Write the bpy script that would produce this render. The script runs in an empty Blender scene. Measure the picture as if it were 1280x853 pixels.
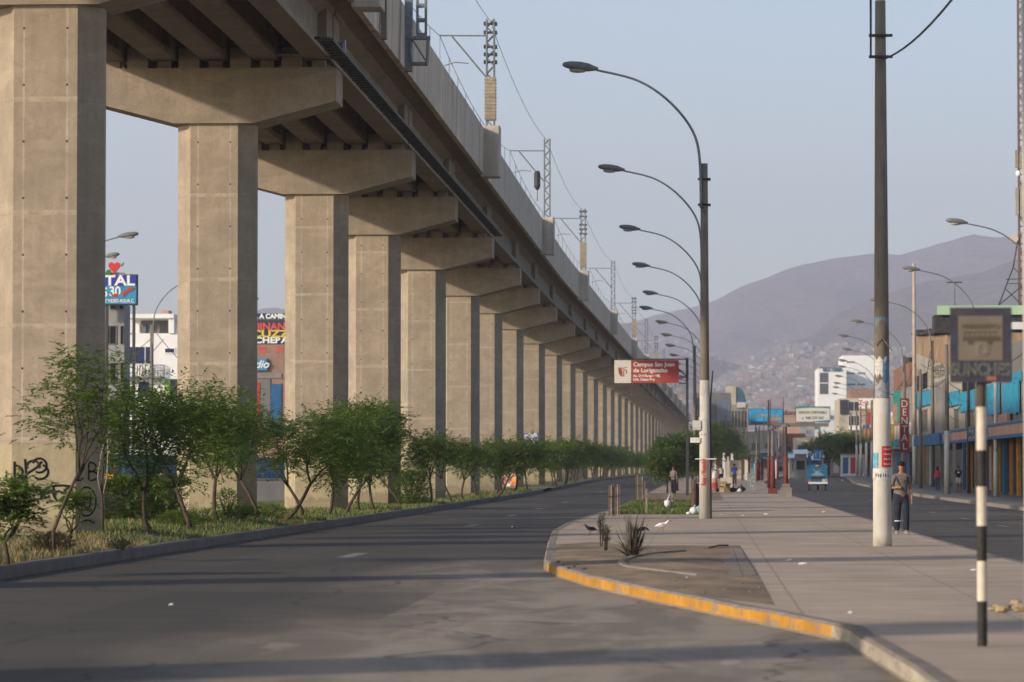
import bpy, math, random
from mathutils import Vector, Matrix
rnd = random.Random(7)
S = bpy.context.scene
COL = S.collection
R_ = math.radians

# ------------------------------------------------------------ camera numbers
F = 4310.0; CX, CY = 640.0, 426.5; H = 1.75
YAW, PIT = R_(3.1718), R_(2.1061)
def ray(px, py):
    r = (px-CX)/F; u = (CY-py)/F
    cp, sp = math.cos(PIT), math.sin(PIT); c, s = math.cos(YAW), math.sin(YAW)
    fw = cp - u*sp; z = sp + u*cp
    return Vector((r*c - fw*s, r*s + fw*c, z))
def P(px, py, Y):
    d = ray(px, py); k = Y/d.y
    return Vector((d.x*k, Y, H + d.z*k))
def sm(t):
    t = max(0.0, min(1.0, t)); return t*t*(3-2*t)
def gz(Y):      # the avenue climbs gently away from the camera
    return 0.5*sm((Y-200)/160.0) + 0.2*sm((Y-360)/300.0)
def offl(Y): return 0.0085*max(0.0, Y-245)
def offr(Y): return 0.035*max(0.0, Y-300)
def G(px, py, z=0.0):
    """point where the line of sight meets the ground (height z over the road)"""
    d = ray(px, py); Y = (z-H)/d.z*d.y if d.z < -1e-6 else 800
    for _ in range(12):
        zz = gz(Y)+z
        if d.z > -1e-6 or zz > H-0.05: break
        Y = (zz-H)/d.z*d.y
    k = Y/d.y
    return Vector((d.x*k, Y, gz(Y)+z))

# ------------------------------------------------------------ mesh builder
class MB:
    def __init__(s): s.v = []; s.f = []; s.m = []
    def add(s, vs, fs, m=0):
        o = len(s.v); s.v += [tuple(p) for p in vs]
        for f in fs: s.f.append(tuple(i+o for i in f)); s.m.append(m)
    def box(s, x0, x1, y0, y1, z0, z1, m=0):
        s.add([(x0,y0,z0),(x1,y0,z0),(x1,y1,z0),(x0,y1,z0),(x0,y0,z1),(x1,y0,z1),(x1,y1,z1),(x0,y1,z1)],
              [(0,3,2,1),(4,5,6,7),(0,1,5,4),(1,2,6,5),(2,3,7,6),(3,0,4,7)], m)
    def obox(s, c, sx, sy, sz, rz=0, m=0, rx=0, ry=0):
        M = Matrix.Translation(c) @ Matrix.Rotation(rz,4,'Z') @ Matrix.Rotation(ry,4,'Y') @ Matrix.Rotation(rx,4,'X')
        vs = [M @ Vector((a*sx/2,b*sy/2,d*sz/2)) for a,b,d in ((-1,-1,-1),(1,-1,-1),(1,1,-1),(-1,1,-1),(-1,-1,1),(1,-1,1),(1,1,1),(-1,1,1))]
        s.add(vs, [(0,3,2,1),(4,5,6,7),(0,1,5,4),(1,2,6,5),(2,3,7,6),(3,0,4,7)], m)
    def tube(s, pts, rad, n=8, m=0, caps=True):
        pts = [Vector(p) for p in pts]
        if not hasattr(rad, '__len__'): rad = [rad]*len(pts)
        rings = []; up = None
        for i, p in enumerate(pts):
            t = (pts[min(i+1,len(pts)-1)] - pts[max(i-1,0)])
            if t.length < 1e-9: t = Vector((0,0,1))
            t.normalize()
            if up is None:
                a = Vector((0,0,1)) if abs(t.z) < .9 else Vector((1,0,0))
                up = t.cross(a).normalized()
            else:
                up = (up - t*up.dot(t))
                up = up.normalized() if up.length > 1e-6 else t.orthogonal().normalized()
            w = t.cross(up)
            rings.append([p + (up*math.cos(2*math.pi*k/n) + w*math.sin(2*math.pi*k/n))*rad[i] for k in range(n)])
        vs = [v for r in rings for v in r]; fs = []
        for i in range(len(pts)-1):
            for k in range(n):
                a = i*n+k; b = i*n+(k+1)%n
                fs.append((a,b,b+n,a+n))
        if caps:
            fs.append(tuple(range(n-1,-1,-1))); fs.append(tuple(range((len(pts)-1)*n, len(pts)*n)))
        s.add(vs, fs, m)
    def prism_y(s, poly, ys, m=0, off=None, caps=True, zf=None):
        """cross-section poly [(x,z)] swept along stations ys"""
        n = len(poly); vs = []
        for y in ys:
            o = off(y) if off else 0.0
            z = zf(y) if zf else 0.0
            vs += [(x+o, y, z0+z) for x, z0 in poly]
        fs = []
        for i in range(len(ys)-1):
            for k in range(n):
                a = i*n+k; b = i*n+(k+1)%n
                fs.append((a,b,b+n,a+n))
        if caps: fs.append(tuple(range(n-1,-1,-1))); fs.append(tuple(range((len(ys)-1)*n, len(ys)*n)))
        s.add(vs, fs, m)
    def prism_z(s, poly, z0, z1, m=0):
        n = len(poly)
        vs = [(x,y,z0) for x,y in poly] + [(x,y,z1) for x,y in poly]
        fs = [(k,(k+1)%n,(k+1)%n+n,k+n) for k in range(n)] + [tuple(range(n-1,-1,-1)), tuple(range(n,2*n))]
        s.add(vs, fs, m)
    def ball(s, c, rx, ry, rz, n=12, m=0, rot=None):
        c = Vector(c); vs = []; k = n//2
        for i in range(k+1):
            a = math.pi*i/k
            for j in range(n):
                b = 2*math.pi*j/n
                q = Vector((rx*math.sin(a)*math.cos(b), ry*math.sin(a)*math.sin(b), rz*math.cos(a)))
                if rot: q = rot @ q
                vs.append(c+q)
        fs = [(i*n+j, (i+1)*n+j, (i+1)*n+(j+1)%n, i*n+(j+1)%n) for i in range(k) for j in range(n)]
        s.add(vs, fs, m)
    def build(s, name, mats, parent=None, smooth=False, world=True, kind=None, recalc=True):
        me = bpy.data.meshes.new(name)
        off = Vector((0,0,0))
        if parent is not None and world:
            q = parent
            while q is not None: off += Vector(q.location); q = q.parent
        me.from_pydata([(v[0]-off.x, v[1]-off.y, v[2]-off.z) for v in s.v], [], s.f)
        if not isinstance(mats, (list, tuple)): mats = [mats]
        for m in mats: me.materials.append(m)
        if len(mats) > 1: me.polygons.foreach_set('material_index', s.m)
        if recalc:
            import bmesh
            bm = bmesh.new(); bm.from_mesh(me); bmesh.ops.recalc_face_normals(bm, faces=bm.faces); bm.to_mesh(me); bm.free()
        if smooth: me.polygons.foreach_set('use_smooth', [True]*len(me.polygons))
        me.update()
        o = bpy.data.objects.new(name, me); COL.objects.link(o)
        if parent is not None: o.parent = parent
        if kind: o['kind'] = kind
        return o

def tag(o, label, cat, group=None):
    o['label'] = label; o['category'] = cat
    if group: o['group'] = group
    return o
def thing(name, label, cat, loc, rz=0, group=None):
    o = bpy.data.objects.new(name, None); COL.objects.link(o)
    o.location = loc; o.rotation_euler = (0,0,rz); o.empty_display_size = .3
    return tag(o, label, cat, group)
def dup(root, loc, label, rz=None, sc=None, group=None):
    r = root.copy(); COL.objects.link(r); r.location = loc; r['label'] = label
    if rz is not None: r.rotation_euler = (0,0,rz)
    if sc is not None: r.scale = sc if hasattr(sc,'__len__') else (sc,sc,sc)
    if group: r['group'] = group
    for ch in list(root.children):
        c = ch.copy(); COL.objects.link(c); c.parent = r
        for g in list(ch.children):
            d = g.copy(); COL.objects.link(d); d.parent = c
    return r
def text(name, body, size, loc, rot, mat, parent, sx=1.0, ext=.004, align='CENTER', bold=0.0, shear=0):
    cu = bpy.data.curves.new(name, 'FONT'); cu.body = body; cu.size = size
    cu.align_x = align; cu.align_y = 'CENTER'; cu.extrude = ext; cu.offset = bold; cu.shear = shear
    cu.space_line = .85
    cu.materials.append(mat)
    o = bpy.data.objects.new(name, cu); COL.objects.link(o)
    o.rotation_euler = rot; o.scale = (sx,1,1)
    o.parent = parent
    off = Vector((0,0,0)); q = parent
    while q is not None: off += Vector(q.location); q = q.parent
    o.location = Vector(loc) - off
    me = bpy.data.meshes.new_from_object(o)      # real mesh lettering
    r = bpy.data.objects.new(name, me); COL.objects.link(r)
    r.parent = parent; r.location = o.location; r.rotation_euler = o.rotation_euler; r.scale = o.scale
    if not me.materials: me.materials.append(mat)
    bpy.data.objects.remove(o)
    return r
FC = (math.pi/2, 0, 0)            # lettering that faces the camera (-Y)
FW = (math.pi/2, 0, -math.pi/2)   # lettering on a wall that faces -X

# ------------------------------------------------------------ materials
def newmat(name):
    m = bpy.data.materials.new(name); m.use_nodes = True
    nt = m.node_tree; b = nt.nodes['Principled BSDF']
    b.inputs['Specular IOR Level'].default_value = .25
    return m, nt, b
def mixc(nt, fac, a, b, mode='MIX'):
    n = nt.nodes.new('ShaderNodeMix'); n.data_type = 'RGBA'; n.blend_type = mode
    for s, v in ((0, fac), (6, a), (7, b)):
        if isinstance(v, (int, float)): n.inputs[s].default_value = v
        elif isinstance(v, tuple): n.inputs[s].default_value = (*v[:3], 1)
        else: nt.links.new(v, n.inputs[s])
    return n.outputs[2]
def noise(nt, vec, scale, detail=4, rough=.55, dist=0):
    n = nt.nodes.new('ShaderNodeTexNoise'); n.inputs['Scale'].default_value = scale
    n.inputs['Detail'].default_value = detail; n.inputs['Roughness'].default_value = rough
    n.inputs['Distortion'].default_value = dist
    nt.links.new(vec, n.inputs['Vector']); return n.outputs['Fac']
def ramp(nt, fac, a, b, ca=(0,0,0), cb=(1,1,1)):
    n = nt.nodes.new('ShaderNodeValToRGB'); nt.links.new(fac, n.inputs[0])
    e = n.color_ramp.elements; e[0].position = a; e[1].position = b
    e[0].color = (*ca,1); e[1].color = (*cb,1); return n.outputs[0]
def mth(nt, op, a, b=None, c=None):
    n = nt.nodes.new('ShaderNodeMath'); n.operation = op
    for i, v in enumerate((a,b,c)):
        if v is None: continue
        if isinstance(v, (int,float)): n.inputs[i].default_value = v
        else: nt.links.new(v, n.inputs[i])
    return n.outputs[0]
def coords(nt, scale=(1,1,1), kind='Object'):
    t = nt.nodes.new('ShaderNodeTexCoord'); m = nt.nodes.new('ShaderNodeMapping')
    m.inputs['Scale'].default_value = scale; nt.links.new(t.outputs[kind], m.inputs[0]); return m.outputs[0]
def sep(nt, v):
    n = nt.nodes.new('ShaderNodeSeparateXYZ'); nt.links.new(v, n.inputs[0]); return n.outputs
def bump(nt, b, h, strength=.3, dist=.02):
    n = nt.nodes.new('ShaderNodeBump'); n.inputs['Strength'].default_value = strength
    n.inputs['Distance'].default_value = dist; nt.links.new(h, n.inputs['Height'])
    nt.links.new(n.outputs[0], b.inputs['Normal'])
_mc = {}
def M(name, col, rough=.8, var=.18, scale=3.0, metal=0.0, dirt=None, stretch=(1,1,1), bmp=0.0, spec=None):
    """plain painted / bare surface with noise wear"""
    if name in _mc: return _mc[name]
    m, nt, b = newmat(name)
    v = coords(nt, stretch)
    n1 = noise(nt, v, scale, 5, .6)
    dark = tuple(c*(1-var) for c in col); lite = tuple(min(1,c*(1+var)) for c in col)
    c = mixc(nt, ramp(nt, n1, .3, .7), dark, lite)
    if dirt:
        n2 = noise(nt, v, scale*.35, 6, .7, .6)
        c = mixc(nt, ramp(nt, n2, .5, .72), c, dirt)
    nt.links.new(c, b.inputs['Base Color'])
    b.inputs['Roughness'].default_value = rough; b.inputs['Metallic'].default_value = metal
    if spec is not None: b.inputs['Specular IOR Level'].default_value = spec
    if bmp: bump(nt, b, n1, bmp, .03)
    _mc[name] = m; return m

def concrete(name, col, holes=False, lines=True, lite=1.0):
    m, nt, b = newmat(name)
    v0 = coords(nt); x, y, z = sep(nt, v0)
    oi = nt.nodes.new('ShaderNodeObjectInfo')      # every pier gets its own stains
    rv = nt.nodes.new('ShaderNodeVectorMath'); rv.operation = 'ADD'; nt.links.new(v0, rv.inputs[0])
    cmb = nt.nodes.new('ShaderNodeCombineXYZ'); nt.links.new(mth(nt,'MULTIPLY', oi.outputs['Random'], 61.0), cmb.inputs[0]); nt.links.new(mth(nt,'MULTIPLY', oi.outputs['Random'], 23.0), cmb.inputs[2])
    nt.links.new(cmb.outputs[0], rv.inputs[1]); v = rv.outputs[0]
    def scl(s_):
        m_ = nt.nodes.new('ShaderNodeMapping'); m_.inputs['Scale'].default_value = s_; nt.links.new(v, m_.inputs[0]); return m_.outputs[0]
    z = mth(nt,'ADD', z, mth(nt,'MULTIPLY', oi.outputs['Random'], 2.4)) if holes else z
    n1 = noise(nt, v, .8, 6, .62); n2 = noise(nt, scl((4,4,.22)), 1.2, 5, .6)
    n3 = noise(nt, v, 14, 4, .7); n4 = noise(nt, scl((.6,.6,2.2)), 1.1, 4, .5, .8)
    c = mixc(nt, ramp(nt, n1, .32, .68), tuple(k*.76 for k in col), tuple(k*1.18 for k in col))
    n5 = noise(nt, scl((1,1,.8)), 3.4, 6, .72, .8)
    c = mixc(nt, mth(nt,'MULTIPLY', ramp(nt, n5, .47, .60), .5), c, tuple(k*.68 for k in col))
    c = mixc(nt, mth(nt,'MULTIPLY', ramp(nt, n2, .45, .75), .45), c, tuple(k*.6 for k in col))
    c = mixc(nt, mth(nt,'MULTIPLY', ramp(nt, n4, .53, .66), .42), c, (col[0]*1.28, col[1]*1.25, col[2]*1.25))
    c = mixc(nt, mth(nt,'MULTIPLY', ramp(nt, n3, .40, .68), .42), c, tuple(k*.7 for k in col))
    c = mixc(nt, mth(nt,'MULTIPLY', oi.outputs['Random'], .22), c, tuple(k*.72 for k in col))
    gr = mth(nt,'LESS_THAN', sep(nt, v0)[2], mth(nt,'ADD', .1, mth(nt,'MULTIPLY', n5, 1.1)))
    if holes or name == 'pier_paint': c = mixc(nt, mth(nt,'MULTIPLY', gr, .35), c, (.12,.095,.065))
    h = mth(nt,'ADD', mth(nt,'MULTIPLY', n3, .3), n1)
    if lines:
        # pour lines every 2.4 m
        fz = mth(nt,'ABSOLUTE', mth(nt,'SUBTRACT', mth(nt,'FRACT', mth(nt,'DIVIDE', mth(nt,'ADD', z, mth(nt,'MULTIPLY', n1, .05)), 2.44)), .5))
        ln = mth(nt,'LESS_THAN', fz, .006)
        c = mixc(nt, mth(nt,'MULTIPLY', ln, .45), c, tuple(k*.62 for k in col))
    if holes:
        ax = mth(nt,'ABSOLUTE', mth(nt,'SUBTRACT', mth(nt,'ABSOLUTE', x), .47))
        vl = mth(nt,'LESS_THAN', mth(nt,'ADD', ax, mth(nt,'MULTIPLY', n5, .07)), .056)
        c = mixc(nt, mth(nt,'MULTIPLY', vl, mth(nt,'ADD', .2, mth(nt,'MULTIPLY', ramp(nt,n1,.4,.6), .6))), c, tuple(k*1.32 for k in col))
        # seam of lighter grout running round the shutter panels
        fz2 = mth(nt,'ABSOLUTE', mth(nt,'SUBTRACT', mth(nt,'FRACT', mth(nt,'DIVIDE', z, 2.44)), .5))
        sl = mth(nt,'MULTIPLY', mth(nt,'LESS_THAN', mth(nt,'SUBTRACT', fz2, mth(nt,'MULTIPLY', n1, .02)), .012), mth(nt,'LESS_THAN', mth(nt,'ABSOLUTE',x), .7))
        c = mixc(nt, mth(nt,'MULTIPLY', sl, mth(nt,'MULTIPLY', ramp(nt,n5,.38,.6), .7)), c, tuple(k*1.35 for k in col))
        dz = mth(nt,'MULTIPLY', mth(nt,'ABSOLUTE', mth(nt,'SUBTRACT', mth(nt,'FRACT', mth(nt,'DIVIDE', mth(nt,'ADD', z, .3), 1.22)), .5)), 1.22)
        d2 = mth(nt,'ADD', mth(nt,'MULTIPLY', ax, ax), mth(nt,'MULTIPLY', dz, dz))
        hole = mth(nt,'LESS_THAN', d2, .0007)
        c = mixc(nt, mth(nt,'MULTIPLY', hole, .9), c, (.03,.025,.02))
    nt.links.new(c, b.inputs['Base Color']); b.inputs['Roughness'].default_value = .9
    bump(nt, b, h, .5, .03)
    return m

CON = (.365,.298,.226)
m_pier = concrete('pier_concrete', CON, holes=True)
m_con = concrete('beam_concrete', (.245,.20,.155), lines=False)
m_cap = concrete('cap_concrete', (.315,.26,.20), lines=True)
m_paint = concrete('pier_paint', (.40,.335,.215), lines=False)
m_black = M('black_paint', (.012,.012,.013), .6)
m_steel = M('galvanised_steel', (.20,.205,.21), .55, .25, 6, .4)
m_dark = M('dark_steel', (.05,.05,.052), .6, .3, 5)
m_cable = M('cable_rubber', (.02,.02,.022), .6)
m_white = M('white_paint', (.72,.70,.66), .7, .1, 4, dirt=(.45,.42,.37))
m_cleanwhite = M('clean_white', (.80,.79,.76), .7, .05, .6)
m_bark = M('bark', (.07,.052,.038), .95, .4, 14, bmp=.6)
m_palebark = M('pale_bark', (.26,.22,.17), .95, .3, 14, bmp=.4)
m_glass = M('window_glass', (.025,.03,.038), .15, .2, .8, spec=.6)
m_lamp = M('lamp_housing', (.16,.155,.14), .6, .2, 6)
m_lampglass = M('lamp_glass', (.35,.33,.28), .3)
m_wood = M('weathered_wood', (.15,.105,.07), .9, .4, 8, stretch=(4,4,.6), bmp=.4)
m_rust = M('rust_red_paint', (.15,.032,.025), .7, .25, 8, dirt=(.16,.08,.05))
HAZE, SKYS, SUNE, EXPO = 1/6800.0, .15, 3.35, 0.38
AIR, DUST, OZ = 1.0, 1.0, 1.8
# ------------------------------------------------------------ ground, roads, pavements
def ystations(y0, y1, first=2.0):
    ys = [y0]; st = first
    while ys[-1] < y1:
        y = ys[-1]
        st = 3.0 if y < 120 else (8.0 if y < 400 else (25 if y < 800 else 200))
        ys.append(min(y1, y+st))
    return ys
def sheet(name, xl, xr, ys, z, mat, nx=1, kind='structure', zfun=None):
    mb = MB(); vs = []; fs = []
    for y in ys:
        a = xl(y) if callable(xl) else xl; b = xr(y) if callable(xr) else xr
        for i in range(nx+1):
            x = a+(b-a)*i/nx
            zz = gz(y)+z+(zfun(x,y) if zfun else 0)
            vs.append((x,y,zz))
    for j in range(len(ys)-1):
        for i in range(nx):
            a = j*(nx+1)+i; fs.append((a,a+1,a+nx+2,a+nx+1))
    mb.add(vs, fs); return mb.build(name, mat, kind=kind, recalc=False)

# --- asphalt
def asphalt(name, base, dust, dust_on=True):
    m, nt, b = newmat(name)
    v = coords(nt); x, y, z = sep(nt, v)
    n1 = noise(nt, v, .12, 6, .6, .4); n2 = noise(nt, coords(nt,(1,.25,1)), .5, 5, .6)
    n3 = noise(nt, v, 18, 4, .75); n4 = noise(nt, coords(nt,(.35,1.6,1)), .33, 5, .65, 1.0)
    c = mixc(nt, ramp(nt, n1, .35, .65), tuple(k*.82 for k in base), tuple(k*1.22 for k in base))
    c = mixc(nt, mth(nt,'MULTIPLY', ramp(nt, n2, .45, .65), .5), c, tuple(k*1.5 for k in base))
    c = mixc(nt, mth(nt,'MULTIPLY', ramp(nt, n3, .3, .8), .3), c, tuple(k*.55 for k in base))
    c = mixc(nt, mth(nt,'MULTIPLY', ramp(nt, n4, .56, .66), .35), c, tuple(k*.62 for k in base))
    if dust_on:
        # worn, dusty turning area close to the kerb
        g1 = mth(nt,'DIVIDE', mth(nt,'SUBTRACT', mth(nt,'ADD', x, mth(nt,'MULTIPLY', n1, 3.0)), -4.2), 2.6)
        g2 = mth(nt,'DIVIDE', mth(nt,'SUBTRACT', 76.0, mth(nt,'ADD', y, mth(nt,'MULTIPLY', n1, 14))), 14.0)
        g = nt.nodes.new('ShaderNodeClamp'); nt.links.new(mth(nt,'MINIMUM', g1, g2), g.inputs[0])
        n5 = noise(nt, coords(nt,(.6,.16,1)), 1.3, 6, .65, .8)
        f = mth(nt,'MULTIPLY', g.outputs[0], mth(nt,'ADD', .5, mth(nt,'MULTIPLY', ramp(nt, n5, .42, .58), .5)))
        c = mixc(nt, f, c, dust)
        n6 = noise(nt, coords(nt,(.5,.12,1)), 2.1, 3, .5, .3)
        f2 = mth(nt,'MULTIPLY', g.outputs[0], ramp(nt, n6, .66, .70))
        c = mixc(nt, mth(nt,'MULTIPLY', f2, .5), c, tuple(k*1.5 for k in dust))
    # rectangular repair patches, some darker and some paler than the road
    pv_ = nt.nodes.new('ShaderNodeTexVoronoi'); pv_.distance = 'CHEBYCHEV'; pv_.inputs['Scale'].default_value = 1.0; pv_.inputs['Randomness'].default_value = .8
    nt.links.new(coords(nt,(.16,.07,1)), pv_.inputs['Vector'])
    pr_ = sep(nt, pv_.outputs['Color'])[0]; ins = mth(nt,'LESS_THAN', pv_.outputs['Distance'], .30)
    c = mixc(nt, mth(nt,'MULTIPLY', mth(nt,'MULTIPLY', ins, mth(nt,'GREATER_THAN', pr_, .72)), .5), c, tuple(k*1.6 for k in base))
    c = mixc(nt, mth(nt,'MULTIPLY', mth(nt,'MULTIPLY', ins, mth(nt,'LESS_THAN', pr_, .25)), .45), c, tuple(k*.6 for k in base))
    # cracks
    vo = nt.nodes.new('ShaderNodeTexVoronoi'); vo.feature = 'DISTANCE_TO_EDGE'; vo.inputs['Scale'].default_value = .22
    wv = nt.nodes.new('ShaderNodeVectorMath'); wv.operation = 'ADD'
    nn = nt.nodes.new('ShaderNodeTexNoise'); nn.inputs['Scale'].default_value = .7; nt.links.new(v, nn.inputs['Vector'])
    nt.links.new(v, wv.inputs[0]); nt.links.new(nn.outputs['Color'], wv.inputs[1]); nt.links.new(wv.outputs[0], vo.inputs['Vector'])
    cr = mth(nt,'MULTIPLY', mth(nt,'LESS_THAN', vo.outputs['Distance'], mth(nt,'MULTIPLY', n1, .016)), .55)
    c = mixc(nt, cr, c, tuple(k*.35 for k in base))
    nt.links.new(c, b.inputs['Base Color']); b.inputs['Roughness'].default_value = .78
    bump(nt, b, n3, .25, .01)
    return m
m_asph = asphalt('asphalt', (.071,.060,.050), (.30,.245,.185))
m_asph2 = asphalt('asphalt_far', (.060,.056,.054), (.15,.13,.1), False)
m_earth = M('dusty_earth', (.26,.21,.15), .95, .25, .4, dirt=(.14,.11,.08))

ysn = [-60.0,-30,-5]+ystations(0, 1000)
def gfar(x, y): return 0
mbg = MB()
gx = [-7000,-2500,-900,-200,0,200,900,2500,7000]; gy = [-300,-60]+[i for i in range(0,1001,50)]+[1500,2500,4000,7000,12000]
mbg.add([(x,y,gz(y)-.12) for y in gy for x in gx], [(j*9+i,j*9+i+1,j*9+i+10,j*9+i+9) for j in range(len(gy)-1) for i in range(8)])
mbg.build('ground', m_earth, kind='structure', recalc=False)
sheet('avenue_road', lambda y: -11.0+offl(y), lambda y: 13.0+offr(y), ysn, 0, m_asph, 6)
sheet('opposite_road', lambda y: -34.0+offl(y), lambda y: -20.5+offl(y), ysn, -.004, m_asph2, 2)
# lane dashes
m_line = M('road_paint', (.22,.21,.19), .8, .4, 14, dirt=(.07,.065,.06))
mb = MB()
def dash(x, y, w=.3, L=3.6):
    o = offl(y)
    mb.add([(x-w/2+o,y,gz(y)+.004),(x+w/2+o,y,gz(y)+.004),(x+w/2+o,y+L,gz(y+L)+.004),(x-w/2+o,y+L,gz(y+L)+.004)], [(0,1,2,3)])
for y in (67,103,124,146,173,204,236,268,300,340,380,420): dash(-7.0, y)
for y in (60,75,90,103,118,135,160,185,215,250,290,330): dash(9.0, y, .14, 3)
mb.build('lane_markings', m_line, kind='structure', recalc=False)

# --- kerbs
def kerbmat(name, base, paint=None):
    m, nt, b = newmat(name)
    v = coords(nt); x,y,z = sep(nt, v)
    n1 = noise(nt, v, 2.2, 6, .7); n3 = noise(nt, v, 16, 4, .7)
    c = mixc(nt, ramp(nt, n1, .3, .7), tuple(k*.7 for k in base), tuple(k*1.25 for k in base))
    if paint:
        chip = ramp(nt, noise(nt, coords(nt,(1,1,3)), 2.0, 8, .8), .53, .60, (1,1,1), (0,0,0))
        pc = mixc(nt, ramp(nt, noise(nt, v, .9, 5, .6), .35, .7), paint, tuple(k*.55 for k in paint))
        ns = nt.nodes.new('ShaderNodeNewGeometry'); nz = sep(nt, ns.outputs['Normal'])[2]
        side = mth(nt,'LESS_THAN', nz, .6)
        lowdirt = mth(nt,'GREATER_THAN', z, mth(nt,'MULTIPLY', n1, .05))
        c = mixc(nt, mth(nt,'MULTIPLY', mth(nt,'MULTIPLY', chip, side), lowdirt), c, pc)
    # joints every metre along the run
    c = mixc(nt, mth(nt,'MULTIPLY', ramp(nt, n3, .4, .7), .25), c, tuple(k*.5 for k in base))
    nt.links.new(c, b.inputs['Base Color']); b.inputs['Roughness'].default_value = .9
    bump(nt, b, mth(nt,'ADD', n1, mth(nt,'MULTIPLY', n3, .3)), .5, .02)
    return m
m_kerb = kerbmat('kerb_concrete', (.24,.205,.175))
m_kerbg = kerbmat('kerb_grey', (.15,.135,.125))
m_kerby = kerbmat('kerb_yellow', (.24,.20,.17), (.62,.30,.03))
m_kerbw = kerbmat('kerb_white', (.20,.17,.14), (.48,.42,.33))
def kerb(name, pts, h, w, mat, inward=1, z0=-.05, gap=True):
    """bevelled kerb stones along a polyline; inward: +1 keeps the body to the right of travel"""
    mb = MB(); P_ = [Vector((x,y,0)) for x,y in pts]
    # resample at ~1 m stones for uneven outline
    out = [P_[0]]
    for a, b_ in zip(P_, P_[1:]):
        n = max(1, int((b_-a).length/(1.2 if a.y < 120 else 12)))
        for i in range(1, n+1): out.append(a.lerp(b_, i/n))
    r2 = random.Random(3); prof = [(0,z0),(.012,h-.03),(.04,h),(w,h),(w,z0)]
    rings = []
    for i, p in enumerate(out):
        t = (out[min(i+1,len(out)-1)]-out[max(i-1,0)]).normalized()
        nrm = Vector((t.y,-t.x,0))*inward
        jz = r2.uniform(-.008,.008) if p.y < 120 else 0; jx = r2.uniform(-.008,.008) if p.y < 120 else 0
        rings.append([p+nrm*(a+jx)+Vector((0,0,b_+(jz if b_>0 else 0)+gz(p.y))) for a,b_ in prof])
    n = len(prof); vs = [v for r in rings for v in r]
    fs = [(i*n+k, i*n+k+1, (i+1)*n+k+1, (i+1)*n+k) for i in range(len(out)-1) for k in range(n-1)]
    fs += [tuple(range(n)), tuple(range(len(vs)-1, len(vs)-n-1, -1))]
    mb.add(vs, fs); return mb.build(name, mat, kind='structure')
far = [y for y in ystations(62, 1000) if y > 62]
# island outline (left side from near to far)
Lpts = [(2.05,10),(1.75,22),(1.64,28),(1.42,34.2),(1.30,35.3),(.72,38.3),(-.06,42),(-.84,46),(-1.7,50.8),(-2.38,55.5),(-2.66,58.4),(-2.76,59.6),(-2.88,62.5),(-3.38,75),(-3.85,88),(-3.95,100),(-3.75,120),(-3.5,142)]
Lfar = [(-3.5+offl(y),y) for y in (180,230,300,380,460,540,620,700,850,1000)]
Rpts = [(6.4,10),(5.95,30),(5.45,50),(5.2,75),(5.12,103),(5.15,130),(5.1,200),(5.3,250)]
Rfar = [(5.3+offr(y),y) for y in (300,340,400,480,560,640,760,880,1000)]
ZS = .17
kerb('kerb_white_paint', Lpts[:5], ZS+.004, .17, m_kerbw)
kerb('kerb_yellow_paint', Lpts[4:11], ZS+.004, .17, m_kerby)
kerb('kerb_island', Lpts[10:]+Lfar, ZS+.004, .17, m_kerb)
kerb('kerb_island_right', Rpts+Rfar, ZS+.004, .17, m_kerb, -1)
kerb('kerb_median', [(-11.0+offl(y),y) for y in [-60,-20,10,30,45,55,65,75,90,105,120,140,160,180,200,215,230,238]], .20, .22, m_kerbg, -1)
kerb('kerb_median_far', [(-11.0+offl(y),y) for y in [252,300,380,460,600,800,1000]], .20, .22, m_kerbg, -1)
kerb('kerb_pavement', [(13.0+offr(y),y) for y in [-20,60,120,150,175,200,225,250,283,300,360,440,520,640,800,1000]], .16, .18, m_kerb)

def lx(y, pts):
    for (a,ya),(b_,yb) in zip(pts, pts[1:]):
        if ya <= y <= yb: return a+(b_-a)*(y-ya)/(yb-ya)
    return pts[-1][0] if y > pts[-1][1] else pts[0][0]
LL, RR = Lpts+Lfar, Rpts+Rfar
def paving(name, base, sx, sy, joint=.012):
    m, nt, b = newmat(name)
    v = coords(nt); x,y,z = sep(nt, v)
    n1 = noise(nt, v, .35, 6, .62); n2 = noise(nt, coords(nt,(.5,1.5,1)), .9, 5, .65, .6); n3 = noise(nt, v, 20, 3, .7)
    c = mixc(nt, ramp(nt, n1, .32, .68), tuple(k*.78 for k in base), tuple(k*1.18 for k in base))
    c = mixc(nt, mth(nt,'MULTIPLY', ramp(nt, n2, .46, .64), .5), c, tuple(k*.62 for k in base))
    c = mixc(nt, mth(nt,'MULTIPLY', ramp(nt, n3, .45, .8), .25), c, tuple(k*.6 for k in base))
    jx = mth(nt,'LESS_THAN', mth(nt,'ABSOLUTE', mth(nt,'SUBTRACT', mth(nt,'FRACT', mth(nt,'DIVIDE', mth(nt,'ADD', x, mth(nt,'MULTIPLY', n1, .05)), sx)), .5)), joint/sx)
    wy = mth(nt,'MULTIPLY', mth(nt,'ADD', 1.0, mth(nt,'MULTIPLY', n2, 2.0)), joint*2.2/sy)
    jy = mth(nt,'LESS_THAN', mth(nt,'ABSOLUTE', mth(nt,'SUBTRACT', mth(nt,'FRACT', mth(nt,'DIVIDE', y, sy)), .5)), wy)
    c = mixc(nt, mth(nt,'MULTIPLY', mth(nt,'MAXIMUM', jx, jy), .6), c, tuple(k*.40 for k in base))
    nt.links.new(c, b.inputs['Base Color']); b.inputs['Roughness'].default_value = .85
    bump(nt, b, mth(nt,'ADD', n1, mth(nt,'MULTIPLY', n3, .2)), .2, .02)
    return m
m_pave = paving('sidewalk_concrete', (.43,.335,.25), 2.2, 4.2)
m_pave2 = paving('pavement_concrete', (.22,.20,.17), 1.5, 3.0)
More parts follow.
